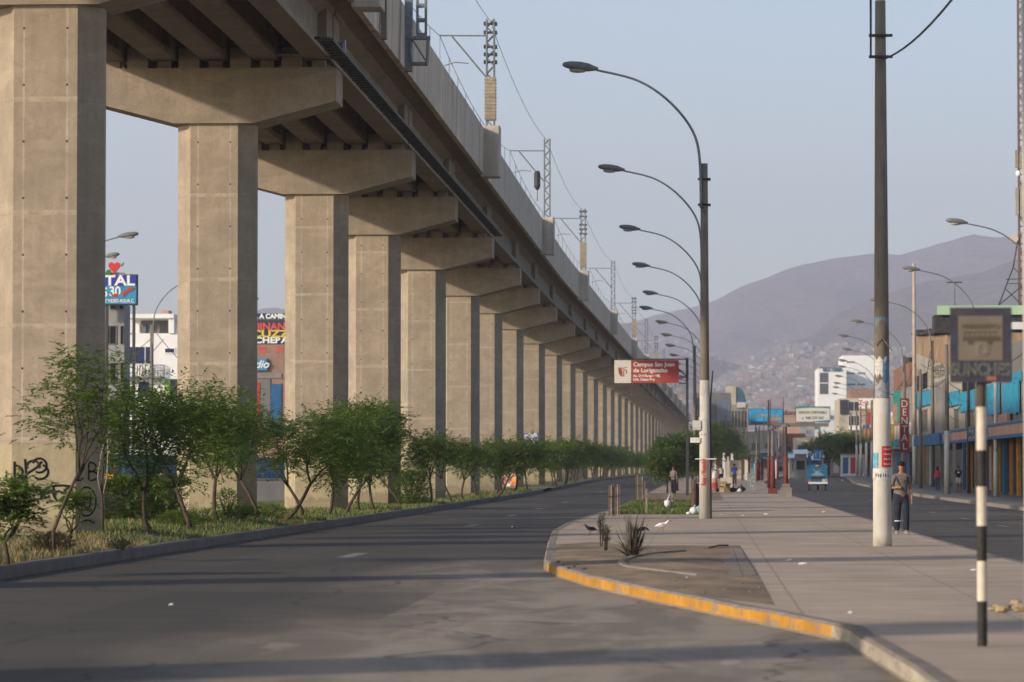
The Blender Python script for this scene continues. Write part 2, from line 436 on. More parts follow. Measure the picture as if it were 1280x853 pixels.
m_tiles = paving('path_tiles', (.25,.205,.16), .4, .9, .016)
ysi = sorted(set([10,16,22,25,28,31,34.2,35.3,37,38.3,40,42,44,46,48,50.8,53,55.5,58.4,59.6]+[62.5,66,70,75,80,88,95,100,110,120,130,142]+[150,165,180,200,215,230,250,270,300,340,380,400,460,480,540,560,620,640,700,760,850,880,1000]))
sheet('sidewalk', lambda y: lx(y,LL)+.15, lambda y: lx(y,RR)-.15, ysi, ZS, m_pave, 6)
sheet('pavement', lambda y: 13.15+offr(y), lambda y: 19.5+offr(y), ysn, .155, m_pave2, 2)
sheet('far_pavement', lambda y: -42+offl(y), lambda y: -34+offl(y), ysn, .1, m_pave2, 2)

# --- soil bed and tiled patch
m_soil = M('soil', (.25,.18,.115), .97, .4, 1.3, dirt=(.12,.085,.055), stretch=(1,.4,1), bmp=.8)
def groundpoly(name, pxs, z, mat, bulge=0):
    mb = MB(); pts = [G(a,b_,z) for a,b_ in pxs]
    n = len(pts); cen = sum(pts, Vector())/n
    # fan with rings so that it can be uneven
    vs = [cen+Vector((0,0,bulge))]; fs = []; rings = 6
    for r in range(1, rings+1):
        for i in range(n*4):
            a = pts[i//4]; b_ = pts[(i//4+1)%n]; p = a.lerp(b_, (i%4)/4)
            q = cen.lerp(p, r/rings); q.z = z + (bulge*(1-r/rings)+rnd.uniform(0,.012)*(bulge>0) if r < rings else 0)
            vs.append(q)
    N = n*4
    for i in range(N): fs.append((0, 1+i, 1+(i+1)%N))
    for r in range(rings-1):
        for i in range(N): fs.append((1+r*N+i, 1+(r+1)*N+i, 1+(r+1)*N+(i+1)%N, 1+r*N+(i+1)%N))
    mb.add(vs, fs); return mb.build(name, mat, kind='structure', smooth=True)
groundpoly('soil_bed', [(690,704),(692,681),(740,678),(800,682),(925,682),(945,712),(968,756),(880,745),(800,731),(735,718)], ZS+.004, m_soil, .03)
groundpoly('tile_path', [(790,706),(806,696),(830,694),(926,686),(946,719),(905,722),(830,718)], ZS+.014, m_tiles)
kp = [G(a,b_,ZS) for a,b_ in ((868,722),(800,714),(775,710),(770,705),(785,699),(812,694),(850,691))]
kerb('bed_edging', [(p.x,p.y) for p in kp], ZS+.055, .12, m_kerb, 1, .1)
m_asphbed = M('asphalt_patch', (.12,.115,.11), .9, .2, 1.5)

# --- median with grass
def mz(x, y):  # low mound under the viaduct
    e = -11.2+offl(y)
    return .14*sm((e-x)/1.4)*(1-sm((y-85)/60)) + .04*math.sin(x*1.7+y*.31)*sm((e-x)/1.0)
def grassmat():
    m, nt, b = newmat('median_turf')
    v = coords(nt); x,y,z = sep(nt, v)
    n1 = noise(nt, v, .35, 6, .65, .5); n2 = noise(nt, v, 3, 5, .7)
    green = mixc(nt, ramp(nt, n2, .35, .65), (.055,.085,.02), (.11,.14,.045))
    dry = mixc(nt, ramp(nt, n2, .35, .7), (.16,.115,.055), (.26,.20,.11))
    g = mth(nt,'DIVIDE', mth(nt,'SUBTRACT', y, 66), 18); cl = nt.nodes.new('ShaderNodeClamp'); nt.links.new(g, cl.inputs[0])
    f = mth(nt,'SUBTRACT', ramp(nt, n1, .38, .56), mth(nt,'MULTIPLY', mth(nt,'SUBTRACT', 1.0, cl.outputs[0]), .55))
    c2 = nt.nodes.new('ShaderNodeClamp'); nt.links.new(f, c2.inputs[0])
    c = mixc(nt, c2.outputs[0], dry, green)
    nt.links.new(c, b.inputs['Base Color']); b.inputs['Roughness'].default_value = .95
    bump(nt, b, n2, .8, .05)
    return m
m_turf = grassmat()
sheet('median', lambda y: -20.5+offl(y), lambda y: -11.15+offl(y), ysn, .185, m_turf, 10, zfun=mz)
sheet('median_driveway', lambda y: -20.5+offl(y), lambda y: -11.0+offl(y), [238.5,242,246,251.5], .23, m_pave2, 2)
# grass blades (one mass)
m_blade = M('grass_blades', (.085,.125,.032), .9, .35, 1.2)
m_straw = M('straw_blades', (.24,.18,.09), .95, .3, 1.2)
def blades(name, n, region, mats, hmin, hmax, split):
    mb = MB(); r2 = random.Random(11)
    for _ in range(n):
        x, y, zb = region(r2)
        h = r2.uniform(hmin, hmax); a = r2.uniform(0, math.pi); w = .012*max(1, y/70)
        dx, dy = math.cos(a)*w, math.sin(a)*w; lx_, ly_ = r2.uniform(-.5,.5)*h, r2.uniform(-.5,.5)*h
        mb.add([(x-dx,y-dy,zb),(x+dx,y+dy,zb),(x+lx_,y+ly_,zb+h)], [(0,1,2)], 1 if split(r2,x,y) else 0)
    return mb.build(name, mats, kind='stuff', recalc=False)
def reg(r2):
    y = 50+ 190*(r2.random()**1.7); x = -11.25+offl(y)-r2.random()**1.5*6.5
    return x, y, gz(y)+.185+mz(x,y)-.01
g = blades('median_grass', 60000, reg, [m_blade, m_straw], .04, .16, lambda r2,x,y: r2.random() < (.75 if y < 70 else .22))
tag(g, 'short green and straw coloured grass covering the median under the viaduct', 'grass')
def reg2(r2):
    y = 118+45*r2.random(); x = -3.2+r2.random()*3.1
    return x, y, gz(y)+ZS
g = blades('lawn_grass', 14000, reg2, [m_blade, m_straw], .05, .16, lambda r2,x,y: r2.random() < .08)
tag(g, 'small green lawn between the wooden stakes beside the road', 'grass')
m_lawn = M('lawn_soil', (.09,.11,.035), .95, .3, 3)
sheet('lawn_bed', -3.25, .0, [117,130,145,163], ZS+.004, m_lawn, 2)
sheet('dirt_strip', -3.3, 1.0, [168,185,200,215], ZS+.004, m_soil, 2)

# ------------------------------------------------------------ viaduct
PD = [-54.6,-29,-3.5,22,47.6,73.2,98.8,124.6,146.5,172.5,198.9,221.6,247.5,276,304,330,358,386,413,440,468,496]
while PD[-1] < 990: PD.append(PD[-1]+28)
XC = -14.1
via = thing('viaduct', 'long elevated concrete railway viaduct on tall piers running down the left side', 'viaduct', (XC, 73.2, 0))
pts_cap = [(-1.15,11.7),(1.15,11.7),(3.55,12.33),(3.55,13.3),(-3.55,13.3),(-3.55,12.33)]
r3 = random.Random(5)
ground_pier = {}
for i, d in enumerate(PD):
    o = XC+offl(d); zb = -.1
    poly = [(-.69,0),(.69,0),(1.15,.65),(1.15,.95),(.69,1.6),(-.69,1.6),(-1.15,.95),(-1.15,.65)]
    hp = {5:2.25, 6:3.45, 7:2.9}.get(i, r3.choice([2.3,2.6,3.4,2.9])) + gz(d)
    mb = MB()
    mb.prism_z([(x+o,y+d) for x,y in poly], hp, 11.7, 0)
    mb.prism_z([(x+o,y+d) for x,y in poly], zb, hp, 1)
    # drop the two coincident faces at the paint line
    keep = [k for k in range(len(mb.f)) if not (len(mb.f[k]) == 8 and all(abs(mb.v[v][2]-hp) < 1e-6 for v in mb.f[k]))]
    mb.f = [mb.f[k] for k in keep]; mb.m = [mb.m[k] for k in keep]
    pier = mb.build('pier', [m_pier, m_paint], None)
    # put the object origin on the pier axis so the shutter pattern lines up
    off = Vector((o, d, 0))
    for v in pier.data.vertices: v.co -= off
    pier.parent = via; pier.location = off - Vector(via.location)
    mb = MB(); n = len(pts_cap)
    y0, y1 = d-.12, d+1.72
    bev = .05
    mb.prism_y([(x+o,z) for x,z in pts_cap], [y0,y1])
    for gx_ in (-2.25,-.75,.75,2.25): mb.box(o+gx_-.3, o+gx_+.3, d+.02, d+1.58, 13.3, 13.9)
    for gx_ in (-3,-1.5,0,1.5,3):
        for yy in (d+.25, d+1.1): mb.box(o+gx_-.2, o+gx_+.2, yy, yy+.3, 13.3, 13.56)
    cap = mb.build('pier_cap', m_cap, pier)
    if i == 5:
        ground_pier['first'] = pier
    if i in (12,13): ground_pier[i] = pier
# girders
def gsec(cx): return [(cx-.36,13.55),(cx+.36,13.55),(cx+.36,13.75),(cx+.11,13.95),(cx+.11,14.75),(cx+.42,14.93),(cx+.42,15.1),(cx-.42,15.1),(cx-.42,14.93),(cx-.11,14.75),(cx-.11,13.95),(cx-.36,13.75)]
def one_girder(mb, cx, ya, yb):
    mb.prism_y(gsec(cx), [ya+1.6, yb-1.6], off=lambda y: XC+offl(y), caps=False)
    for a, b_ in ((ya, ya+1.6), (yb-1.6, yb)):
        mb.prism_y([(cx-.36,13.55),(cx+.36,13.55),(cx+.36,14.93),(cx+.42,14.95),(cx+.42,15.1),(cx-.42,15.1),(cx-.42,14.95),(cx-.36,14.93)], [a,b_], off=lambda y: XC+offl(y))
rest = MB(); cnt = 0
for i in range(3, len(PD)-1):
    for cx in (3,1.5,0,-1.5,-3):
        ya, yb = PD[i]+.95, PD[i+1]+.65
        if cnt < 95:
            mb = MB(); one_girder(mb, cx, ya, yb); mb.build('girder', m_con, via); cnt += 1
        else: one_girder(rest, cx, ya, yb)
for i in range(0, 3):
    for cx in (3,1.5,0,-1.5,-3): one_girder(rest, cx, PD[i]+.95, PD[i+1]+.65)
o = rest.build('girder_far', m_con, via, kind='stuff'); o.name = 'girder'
for i in range(4, len(PD)-1):   # cross diaphragms between girders over each pier
    pass
mb = MB()
for i in range(3, len(PD)):
    o = XC+offl(PD[i])
    mb.box(o-3.3, o+2.7, PD[i]+.45, PD[i]+.75, 14.0, 15.08)
    mb.box(o-3.3, o+2.7, PD[i]+.95+.5, PD[i]+.95+.8, 14.0, 15.08)
    if i+1 < len(PD):
        ym = (PD[i]+PD[i+1])/2; o = XC+offl(ym); mb.box(o-2.9, o+2.9, ym, ym+.3, 13.95, 15.08)
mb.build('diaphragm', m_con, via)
ysv = [-60]+[y for y in range(-40, 300, 20)]+[y for y in range(300, 1001, 25)]
slab = [(-3.45,15.1),(3.45,15.1),(4.12,15.2),(4.12,15.45),(-4.12,15.45),(-4.12,15.2)]
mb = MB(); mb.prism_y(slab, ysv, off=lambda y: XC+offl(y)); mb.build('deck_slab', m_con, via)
def parapetmat():
    m, nt, b = newmat('parapet_concrete')
    v = coords(nt); x,y,z = sep(nt, v); col = (.54,.46,.38)
    n1 = noise(nt, v, .7, 6, .65); n2 = noise(nt, coords(nt,(1,1.3,.12)), 1.0, 5, .7); n3 = noise(nt, v, 12, 3, .7)
    c = mixc(nt, ramp(nt, n1, .3, .7), tuple(k*.82 for k in col), tuple(k*1.15 for k in col))
    c = mixc(nt, mth(nt,'MULTIPLY', ramp(nt, n2, .42, .62), .6), c, tuple(k*.55 for k in col))
    jn = mth(nt,'LESS_THAN', mth(nt,'ABSOLUTE', mth(nt,'SUBTRACT', mth(nt,'FRACT', mth(nt,'DIVIDE', y, 4.8)), .5)), .022)
    c = mixc(nt, mth(nt,'MULTIPLY', jn, .6), c, tuple(k*.35 for k in col))
    nt.links.new(c, b.inputs['Base Color']); b.inputs['Roughness'].default_value = .9
    bump(nt, b, mth(nt,'ADD', n1, mth(nt,'MULTIPLY', n3, .3)), .3, .02); return m
m_par = parapetmat()
for s in (1,-1):
    mb = MB(); pf = [(4.0*s,15.22),(4.0*s,15.05),(4.2*s,15.05),(4.24*s,17.08),(4.2*s,17.12),(4.0*s,17.12)]
    mb.prism_y(pf, ysv, off=lambda y: XC+offl(y)); mb.build('parapet', m_par, via)
MASTS = [40.2, 97.6, 155, 212, 270, 338, 410, 470, 530, 590, 650, 710, 770, 830, 890]
for i, d in enumerate(MASTS):
    o = XC+offl(d); mb = MB()
    mb.prism_z([(o+4.1,d),(o+4.9,d),(o+4.95,d+.05),(o+4.95,d+1.15),(o+4.9,d+1.2),(o+4.1,d+1.2)], 14.9, 17.2)
    mb.build('mast_pedestal', m_par, via)
# cable ladder hanging beside the outer girder
mb = MB(); x0 = -10.35
ya, yb = 92.0, 171.0
for xx in (x0, x0+.42): mb.box(xx-.015, xx+.015, ya, yb, 13.24, 13.31)
y = ya
while y < yb: mb.box(x0, x0+.42, y, y+.2, 13.25, 13.30); y += .62
mb.build('cable_tray', m_dark, via)
mb = MB()
y = ya+.4
while y < yb: mb.box(x0-.12, x0+.02, y, y+.05, 13.32, 13.40); y += 2.5
for k in range(4): mb.tube([(x0+.08+k*.08, yy, 13.34+.02*math.sin(yy)) for yy in range(92,172,4)], .022, 5)
mb.build('tray_cables', m_cable, via)
mb = MB(); yy = 98.4
mb.tube([(-12.7,yy,13.62),(-12.0,yy,13.66),(-11.2,yy,13.62),(-10.6,yy,13.55),(-10.3,yy,13.62)], .07, 10)
mb.box(-10.75,-10.3,yy-.4,yy-.05,13.55,13.95)
mb.box(-10.25,-10.22,yy-.5,yy-.1,13.3,14.0)
mb.build('cable_conduit', m_steel, via, smooth=False)
# steel bracket box hung on the parapet
mb = MB(); o = XC
mb.box(o+4.25,o+4.42,105.0,105.3,14.9,17.35,0)
mb.build('steel_bracket', m_con, via)

# graffiti on the first pier
def strokes(mb, lst, fn, r=.02):
    for st in lst: mb.tube([fn(a,b_) for a,b_ in st], r, 5)
first = ground_pier['first']
def arc(cx, cy, rx, ry, a0, a1, n=10): return [(cx+rx*math.cos(R_(a0+(a1-a0)*i/n)), cy-ry*math.sin(R_(a0+(a1-a0)*i/n))) for i in range(n+1)]
D1 = 73.2
def front(px, py):
    q = P(px, py, D1-.004); return q
fr = [ # pixel strokes read off the photograph (front face)
 [(18,577),(18,614)], arc(19,590,9,8,95,-80), arc(19,606,14,13,80,-90),
 [(31,574),(33,600),(32,608)], [(34,592),(45,585),(52,577)],
 arc(41,583,8,7,200,-20), arc(49,582,9,9,160,-120), arc(50,590,10,9,70,-130),
 [(22,607),(28,597),(38,589)], [(22,600),(24,612),(28,620)],
 [(48,608),(52,622)], [(44,613),(62,616)], arc(58,617,4,5,40,330), [(64,612),(68,622)], arc(73,620,5,6,30,330),
 arc(86,616,6,6,60,200), arc(87,627,7,8,120,-110), [(66,608),(68,616)], arc(76,612,20,5,160,20)]
mb = MB(); strokes(mb, fr, front, .024)
mb_keep = mb
# chamfer face: plane from (-13.41,D1) to (-12.95,D1+.65)
def cham(px, py):
    a = Vector((XC+.69, D1, 0)); b_ = Vector((XC+1.15, D1+.65, 0)); n = Vector((.65,-.46,0)).normalized()
    d = ray(px, py); C0 = Vector((0,0,H)); t = (a+n*.006-C0).dot(n)/d.dot(n); return C0+d*t
ch = [[(98,583),(103,579),(105,585),(97,600),(104,598)], [(111,579),(111,600)], arc(112,584,8,6,90,-90), arc(112,595,10,6,90,-90),
      arc(108,627,12,18,0,360,22), [(105,617),(105,628)]+arc(109,629,4,6,180,360,6)+[(113,617)], [(101,653),(110,650),(118,654)], [(95,600),(101,601)]]
strokes(mb, ch, cham, .019)
o = mb.build('graffiti', m_black, via); o.parent = first
o.location = -(Vector(first.location))  # vertices are relative to the viaduct's base
# ------------------------------------------------------------ vegetation
def leafmat(name, a, b_, trans=.45):
    m, nt, b = newmat(name)
    gi = nt.nodes.new('ShaderNodeNewGeometry'); oi = nt.nodes.new('ShaderNodeObjectInfo')
    n1 = noise(nt, coords(nt), 2.2, 3, .6)
    f = mth(nt,'ADD', mth(nt,'MULTIPLY', gi.outputs['Random Per Island'], .55), mth(nt,'MULTIPLY', ramp(nt,n1,.35,.65), .45))
    c = mixc(nt, f, a, b_)
    c = mixc(nt, mth(nt,'MULTIPLY', oi.outputs['Random'], .3), c, tuple(k*.75 for k in a))
    nt.links.new(c, b.inputs['Base Color']); b.inputs['Roughness'].default_value = .55
    tr = nt.nodes.new('ShaderNodeBsdfTranslucent'); nt.links.new(mixc(nt, 1.0, c, (1.0,1.05,.45), 'MULTIPLY'), tr.inputs[0])
    mx = nt.nodes.new('ShaderNodeMixShader'); mx.inputs[0].default_value = trans
    nt.links.new(b.outputs[0], mx.inputs[1]); nt.links.new(tr.outputs[0], mx.inputs[2])
    nt.links.new(mx.outputs[0], nt.nodes['Material Output'].inputs[0]); return m
m_leaf = leafmat('leaves_green', (.085,.150,.026), (.21,.29,.075))
m_leaf2 = leafmat('leaves_dark', (.070,.125,.024), (.18,.25,.062))
m_leafg = leafmat('leaves_grey', (.07,.075,.04), (.13,.13,.08))

def leaflet(mb, p, d, L, W, r2):
    side = d.cross(Vector((r2.uniform(-.4,.4), r2.uniform(-.4,.4), 1))).normalized()*W
    t = p + d*L; mid = p + d*L*.45 + Vector((0,0,L*.08))
    mb.add([p, mid+side, t, mid-side], [(0,1,2,3)])
def spray(mb, p, d, r2, L=.12, W=.024, n=5):
    """a pinnate leaf: leaflets either side of a short drooping stalk"""
    d = d.normalized(); q = Vector(p); s = d.cross(Vector((0,0,1)))
    if s.length < .1: s = Vector((1,0,0))
    s.normalize()
    for i in range(n):
        q = q + d*L*.35; d = (d + Vector((0,0,-.14))).normalized()
        sg = 1 if i % 2 else -1
        leaflet(mb, q, (s*sg + d*.6 + Vector((0,0,r2.uniform(-.25,.15)))).normalized(), L*r2.uniform(.7,1.1), W, r2)
    leaflet(mb, q, d, L, W, r2)
def make_tree(seed, h=3.4, cr=1.25, fork=1.1, clumps=26, per=30, lean=(0,0), sparse=False, leafm=None, L=.12, W=.025, zlow=None, trunk=.055):
    r2 = random.Random(seed); tb = MB(); lb = MB()
    zl = zlow if zlow is not None else fork*1.05
    base = Vector((0,0,-.06)); f = Vector((lean[0],lean[1],fork))
    bend = Vector((r2.uniform(-.16,.16), r2.uniform(-.1,.1), 0))
    tp = [base, base.lerp(f,.3)+bend*.9, base.lerp(f,.65)+bend*.6, f]
    tb.tube(tp, [trunk*1.25, trunk, trunk*.9, trunk*.8], 7)
    cen = f + Vector((lean[0]*.5, lean[1]*.5, 0)); cz = (zl+h)/2
    ends = []
    nl = r2.choice([3,4]) if not sparse else 5
    for i in range(nl):
        a = 2*math.pi*(i+r2.random()*.6)/nl
        rr = cr*r2.uniform(.45,.8); top = Vector((cen.x+rr*math.cos(a), cen.y+rr*math.sin(a), zl+(h-zl)*r2.uniform(.55,.92)))
        mid = f.lerp(top,.5)+Vector((r2.uniform(-.15,.15), r2.uniform(-.15,.15), -.05*h*r2.random()))
        k = trunk*.62
        tb.tube([f-Vector((0,0,.03)), f.lerp(mid,.5)+Vector((r2.uniform(-.05,.05),0,0)), mid, mid.lerp(top,.6), top], [k, k*.85, k*.65, k*.45, k*.2], 6)
        for _ in range(4 if not sparse else 6):
            s = mid.lerp(top, r2.uniform(-.2,.85)); e = s + Vector((r2.uniform(-.6,.6)*cr, r2.uniform(-.6,.6)*cr, r2.uniform(.0,.45)*(h-zl)))
            e.z = min(e.z, h-.05)
            tb.tube([s, s.lerp(e,.5)+Vector((0,0,.06)), e], [k*.38, k*.25, k*.1], 5); ends.append(e)
        ends.append(top)
    cl = list(ends)
    while len(cl) < clumps:
        a = r2.uniform(0,2*math.pi); q = r2.random()**.5; u = r2.uniform(-1,1)
        cl.append(Vector((cen.x+cr*.92*q*math.cos(a), cen.y+cr*.92*q*math.sin(a), cz+(h-zl)*.5*u*math.sqrt(max(0,1-q*q*.85)))))
    for c in cl[:clumps] if not sparse else cl:
        cs = r2.uniform(.20,.42)*cr*.6 if not sparse else r2.uniform(.10,.2)
        for _ in range(int(per*r2.uniform(.5,1.4))):
            o = Vector((r2.gauss(0,1), r2.gauss(0,1), r2.gauss(0,.65)))*cs
            d = (o + Vector((r2.uniform(-.4,.4), r2.uniform(-.4,.4), .15))).normalized() if o.length > .01 else Vector((1,0,0))
            spray(lb, c+o, d, r2, L, W, 4)
    return tb, lb
def place_tree(tb, lb, loc, label, group=None, name='street_tree', cat='tree', bark=None, leafm=None, rz=0):
    t = thing(name, label, cat, loc, rz, group)
    tb.build('trunk', bark or m_bark, t, smooth=True, world=False, recalc=False)
    lb.build('crown', leafm or m_leaf, t, world=False, recalc=False)
    return t
def tloc(px, py, X=None):
    q = G(px, py, .2)
    if X is not None: pass
    return Vector((q.x, q.y, gz(q.y)+.185+mz(q.x,q.y)))
TG = 'trees along the grass median'
def atD(px, D):   # foot of a tree seen at column px and standing D metres off
    x = P(px, 600, D).x
    return Vector((x, D, gz(D)+.185+mz(x,D)))
specs = [
 # px, D, h, cr, fork, clumps, per, lean(x), label
 (190,76.8,3.05,1.0,.9,26,30,-.15,'slim young tree with a thin straight trunk in front of the clipped hedge'),
 (240,82.5,3.75,1.55,1.0,46,36,-.42,'large dense tree forking low, first big crown right of the hedge'),
 (274,89,3.4,1.25,1.15,30,34,-.1,'tree with a kinked bare trunk in front of the second pier'),
 (320,95,3.2,1.25,1.1,28,30,-.45,'tree leaning left towards the second pier over the kerb'),
 (352,97,3.2,1.5,1.1,34,34,.85,'tree with a dark trunk slanting to the right before the third pier'),
 (379,104,2.9,.95,1.0,20,26,-.45,'thin tree leaning left behind the slanting trunk by the third pier'),
 (410,108,3.3,1.15,1.1,26,30,.15,'tree with an upright trunk at the right side of the third pier'),
 (433,113,3.3,1.2,.95,26,30,.5,'tree with a slender slanting trunk at the foot of the fourth pier'),
 (451,121,3.75,1.3,1.0,36,34,0,'tall full tree with a straight trunk covering the fourth pier'),
 (470,121,3.7,1.25,1.0,32,34,-.25,'tree beside the tallest crown, its trunk tipped to the left'),
 (502,142,3.2,1.2,1.2,22,26,-.95,'tree with a long trunk curving left between the fourth and fifth piers'),
 (537,148,2.95,1.15,1.0,22,26,0,'open crowned tree with a straight trunk before the fifth pier'),
 (566,157,2.85,1.1,1.1,20,26,-.5,'bent tree with a small crown at the right edge of the fifth pier'),
 (580,163,2.7,1.0,1.0,20,24,0,'short straight tree at the left edge of the sixth pier'),
 (599,185,2.6,1.1,1.0,22,24,-.3,'tree tipped left at the right edge of the sixth pier'),
 (620,184,3.05,1.5,1.2,36,30,.75,'wide umbrella crowned tree standing before the colourful mural'),
]
for k,(px,D,h,cr,fk,cl,per,ln,lab) in enumerate(specs):
    tb, lb = make_tree(100+k, h, cr, fk, int(cl*1.35), int(per*1.35), (ln, rnd.uniform(-.2,.2)), L=.12 if D < 110 else .15, W=.028 if D < 110 else .036)
    place_tree(tb, lb, atD(px, D), lab, TG, leafm=m_leaf if k % 3 else m_leaf2)
# sparse tree in front of the first pier
q = tloc(68,693)
tb, lb = make_tree(31, 3.55, 1.25, 1.5, 60, 20, (.45,0), sparse=True, L=.10, W=.026, trunk=.034)
place_tree(tb, lb, q, 'sparse tree with thin forking branches and light foliage before the graffiti on the first pier', TG)
tb, lb = make_tree(33, 1.25, .55, .4, 30, 28, (-.05,0), L=.11, W=.028, zlow=.35, trunk=.04)
place_tree(tb, lb, tloc(9,706), 'low leafy sapling at the left edge of the kerb, nearest of the row', TG)
tb, lb = make_tree(35, 1.0, .42, .35, 12, 22, (.1,0), L=.10, W=.026, zlow=.4, trunk=.03)
place_tree(tb, lb, tloc(82,690), 'small leafy shoot growing beside the foot of the sparse tree', TG)
# bundle of pale stakes with a small trunk beside pier 1
q = tloc(128,676); t = thing('staked_sapling', 'bare sapling tied between bent pale stakes at the right corner of the first pier', 'sapling', q)
tb = MB(); tb.tube([(0,0,-.05),(.0,0,.5),(-.02,0,1.0),(.03,0,1.7),(.02,0,2.3)], [.035,.03,.028,.02,.01], 6)
for k in range(7):
    a = k*.9; tb.tube([(.02,0,1.5+k*.08),(.02+.25*math.cos(a),.2*math.sin(a),1.9+k*.09),(.02+.5*math.cos(a),.4*math.sin(a),2.0+k*.12)],[.012,.008,.004],5)
tb.build('trunk', m_bark, t, smooth=True, world=False)
for s in (-1,1):
    mb = MB(); mb.tube([(s*.03,-.04,.85),(s*.10,-.04,1.2),(s*.07+.05,-.04,1.7),(.10,-.04,2.25)], [.018,.016,.014,.012], 6); mb.build('stake', m_palebark, t, smooth=True, world=False)
# shared shapes for the far row
protos = []
for k in range(5):
    tb, lb = make_tree(200+k, rnd.uniform(2.7,3.1), rnd.uniform(1.15,1.5), 1.15, 30, 26, (rnd.uniform(-.4,.4),0), L=.2, W=.055, trunk=.06)
    protos.append((tb, lb))
base = []
farspots = []
y = 206.0
while y < 640:
    if not (234 < y < 256): farspots.append(y)
    y += rnd.uniform(5.0,8.0) if y < 420 else rnd.uniform(9,13)
far_first = {}
for k, D in enumerate(farspots):
    v = k % 5; x = -12.0+offl(D)+rnd.uniform(-.6,.6); loc = Vector((x, D, gz(D)+.185+mz(x,D)))
    lab = 'small dense tree in the far green row under the distant piers'
    if D < 234: lab = 'dark clustered tree by the driveway gap in the kerb, beneath the pier posters'
    if v not in far_first:
        far_first[v] = place_tree(*protos[v], loc, lab, 'far trees of the median row', rz=rnd.uniform(0,6), leafm=m_leaf2 if v % 2 else m_leaf)
        far_first[v].scale = (rnd.uniform(.9,1.15),)*3
    else: dup(far_first[v], loc, lab, rnd.uniform(0,6), rnd.uniform(.85,1.15), 'far trees of the median row')
# hedge & shrubs
def shrub(name, label, loc, rx, ry, rz_, n, leafm, L=.09, W=.025, cat='shrub', boxy=False, seed=1, stems=8):
    r2 = random.Random(seed); t = thing(name, label, cat, loc); lb = MB(); tb = MB()
    for _ in range(stems):
        a = r2.uniform(0,6.28); tb.tube([(r2.uniform(-.1,.1)*rx,r2.uniform(-.1,.1)*ry,-.05),(.5*rx*math.cos(a),.5*ry*math.sin(a),rz_*.6),(.8*rx*math.cos(a),.8*ry*math.sin(a),rz_*.95)],[.02,.014,.006],5)
    for _ in range(n):
        if boxy:
            x, y, z = r2.uniform(-1,1), r2.uniform(-1,1), r2.uniform(.05,1)
            k = r2.random()
            if k < .35: z = r2.uniform(.85,1.02)+.06*math.sin(x*9)
            elif k < .75: y = r2.uniform(-1.05,-.8)
        else:
            a, q, z = r2.uniform(0,6.28), r2.random()**.5, r2.random()
            w = math.sqrt(max(0,1-(z*1.6-.6)**2*.8)); x, y = q*math.cos(a)*w, q*math.sin(a)*w
        p = Vector((x*rx, y*ry, z*rz_)); d = Vector((x+r2.uniform(-.5,.5), y+r2.uniform(-.5,.5), .4+r2.random()*.6))
        spray(lb, p, d, r2, L, W, 3)
    tb.build('stems', m_bark, t, world=False, recalc=False); lb.build('foliage', leafm, t, world=False, recalc=False); return t
q = atD(180, 90); shrub('hedge', 'dense clipped green hedge under the viaduct between the first and second piers', q, 1.05, .8, 1.05, 5200, m_leaf2, boxy=True, cat='hedge', seed=4)
q = atD(515,146); shrub('round_shrub', 'round low shrub at the foot of the fifth pier among the trees', q, .75, .6, 1.35, 900, m_leaf, .14, .035, seed=5)
q = tloc(200,692) if False else G(64,692,.2); shrub('grey_shrub', 'small grey green weed clump at the kerb below the sparse tree', q, .4, .3, .32, 500, m_leafg, .07, .012, seed=6, cat='weed')
q = atD(152, 70.5); q = G(150,687,.2); shrub('grey_shrub', 'tiny dark weed clump near the kerb beside the dry grass', q, .22, .2, .14, 200, m_leafg, .06, .012, seed=7, cat='weed')
q = atD(284, 93); shrub('young_shrub', 'little bright shrub sprouting before the right half of the second pier', q, .35, .3, .75, 260, m_leaf, .09, .02, seed=8)
for k,(px,D,w) in enumerate(((225,84,.5),(250,88,.7),(300,92,.5),(330,98,.6))):
    q = atD(px, D); shrub('grass_tuft', ['low weed tuft at the foot of the large low forking tree','long grass tuft just left of the second pier','weed tuft below the kinked trunk','grass tuft near the tree leaning over the kerb'][k], q, w, .3, .3, 300, m_leaf, .1, .012, seed=20+k, cat='weed', group=None) if False else shrub('grass_tuft', ['low weed tuft at the foot of the large low forking tree','long grass tuft just left of the second pier','weed tuft below the kinked trunk','grass tuft near the tree leaning over the kerb'][k], q, w, .3, .3, 300, m_leaf, .1, .012, seed=20+k, cat='weed')
# dead spiky plant on the soil bed
m_dead = M('dead_leaves', (.105,.088,.065), .95, .35, 5)
q = G(790,698,ZS); t = thing('spiky_plant', 'dried grey spiky agave like plant on the soil bed at the end of the island', 'plant', q)
mb = MB(); r2 = random.Random(8)
for k in range(95):
    a = r2.uniform(0,6.28); el = r2.uniform(.25,1.5); L = r2.uniform(.35,.75)*(1.15 if el > 1.1 else .85)
    d = Vector((math.cos(a)*math.cos(el), math.sin(a)*math.cos(el), math.sin(el)))
    s = d.cross(Vector((0,0,1))).normalized()*r2.uniform(.012,.022); b0 = Vector((r2.uniform(-.06,.06), r2.uniform(-.06,.06), .0))
    m1 = b0+d*L*.5+Vector((0,0,.03)); e = b0+d*L+Vector((0,0,-.06 if el < .8 else .02))
    mb.add([b0-s*.7, b0+s*.7, m1+s, e, m1-s, m1+Vector((0,0,.012))], [(0,1,2,5),(0,5,4),(5,2,3),(4,5,3)])
mb.build('spikes', m_dead, t, world=False, recalc=False)
mb = MB()
for px in (-.16,.12,-.05):
    mb.tube([(0,0,.1),(px*.6,0,.55),(px,0,.9)], [.012,.008,.004], 5)
mb.build('flower_stalk', m_dead, t, world=False)
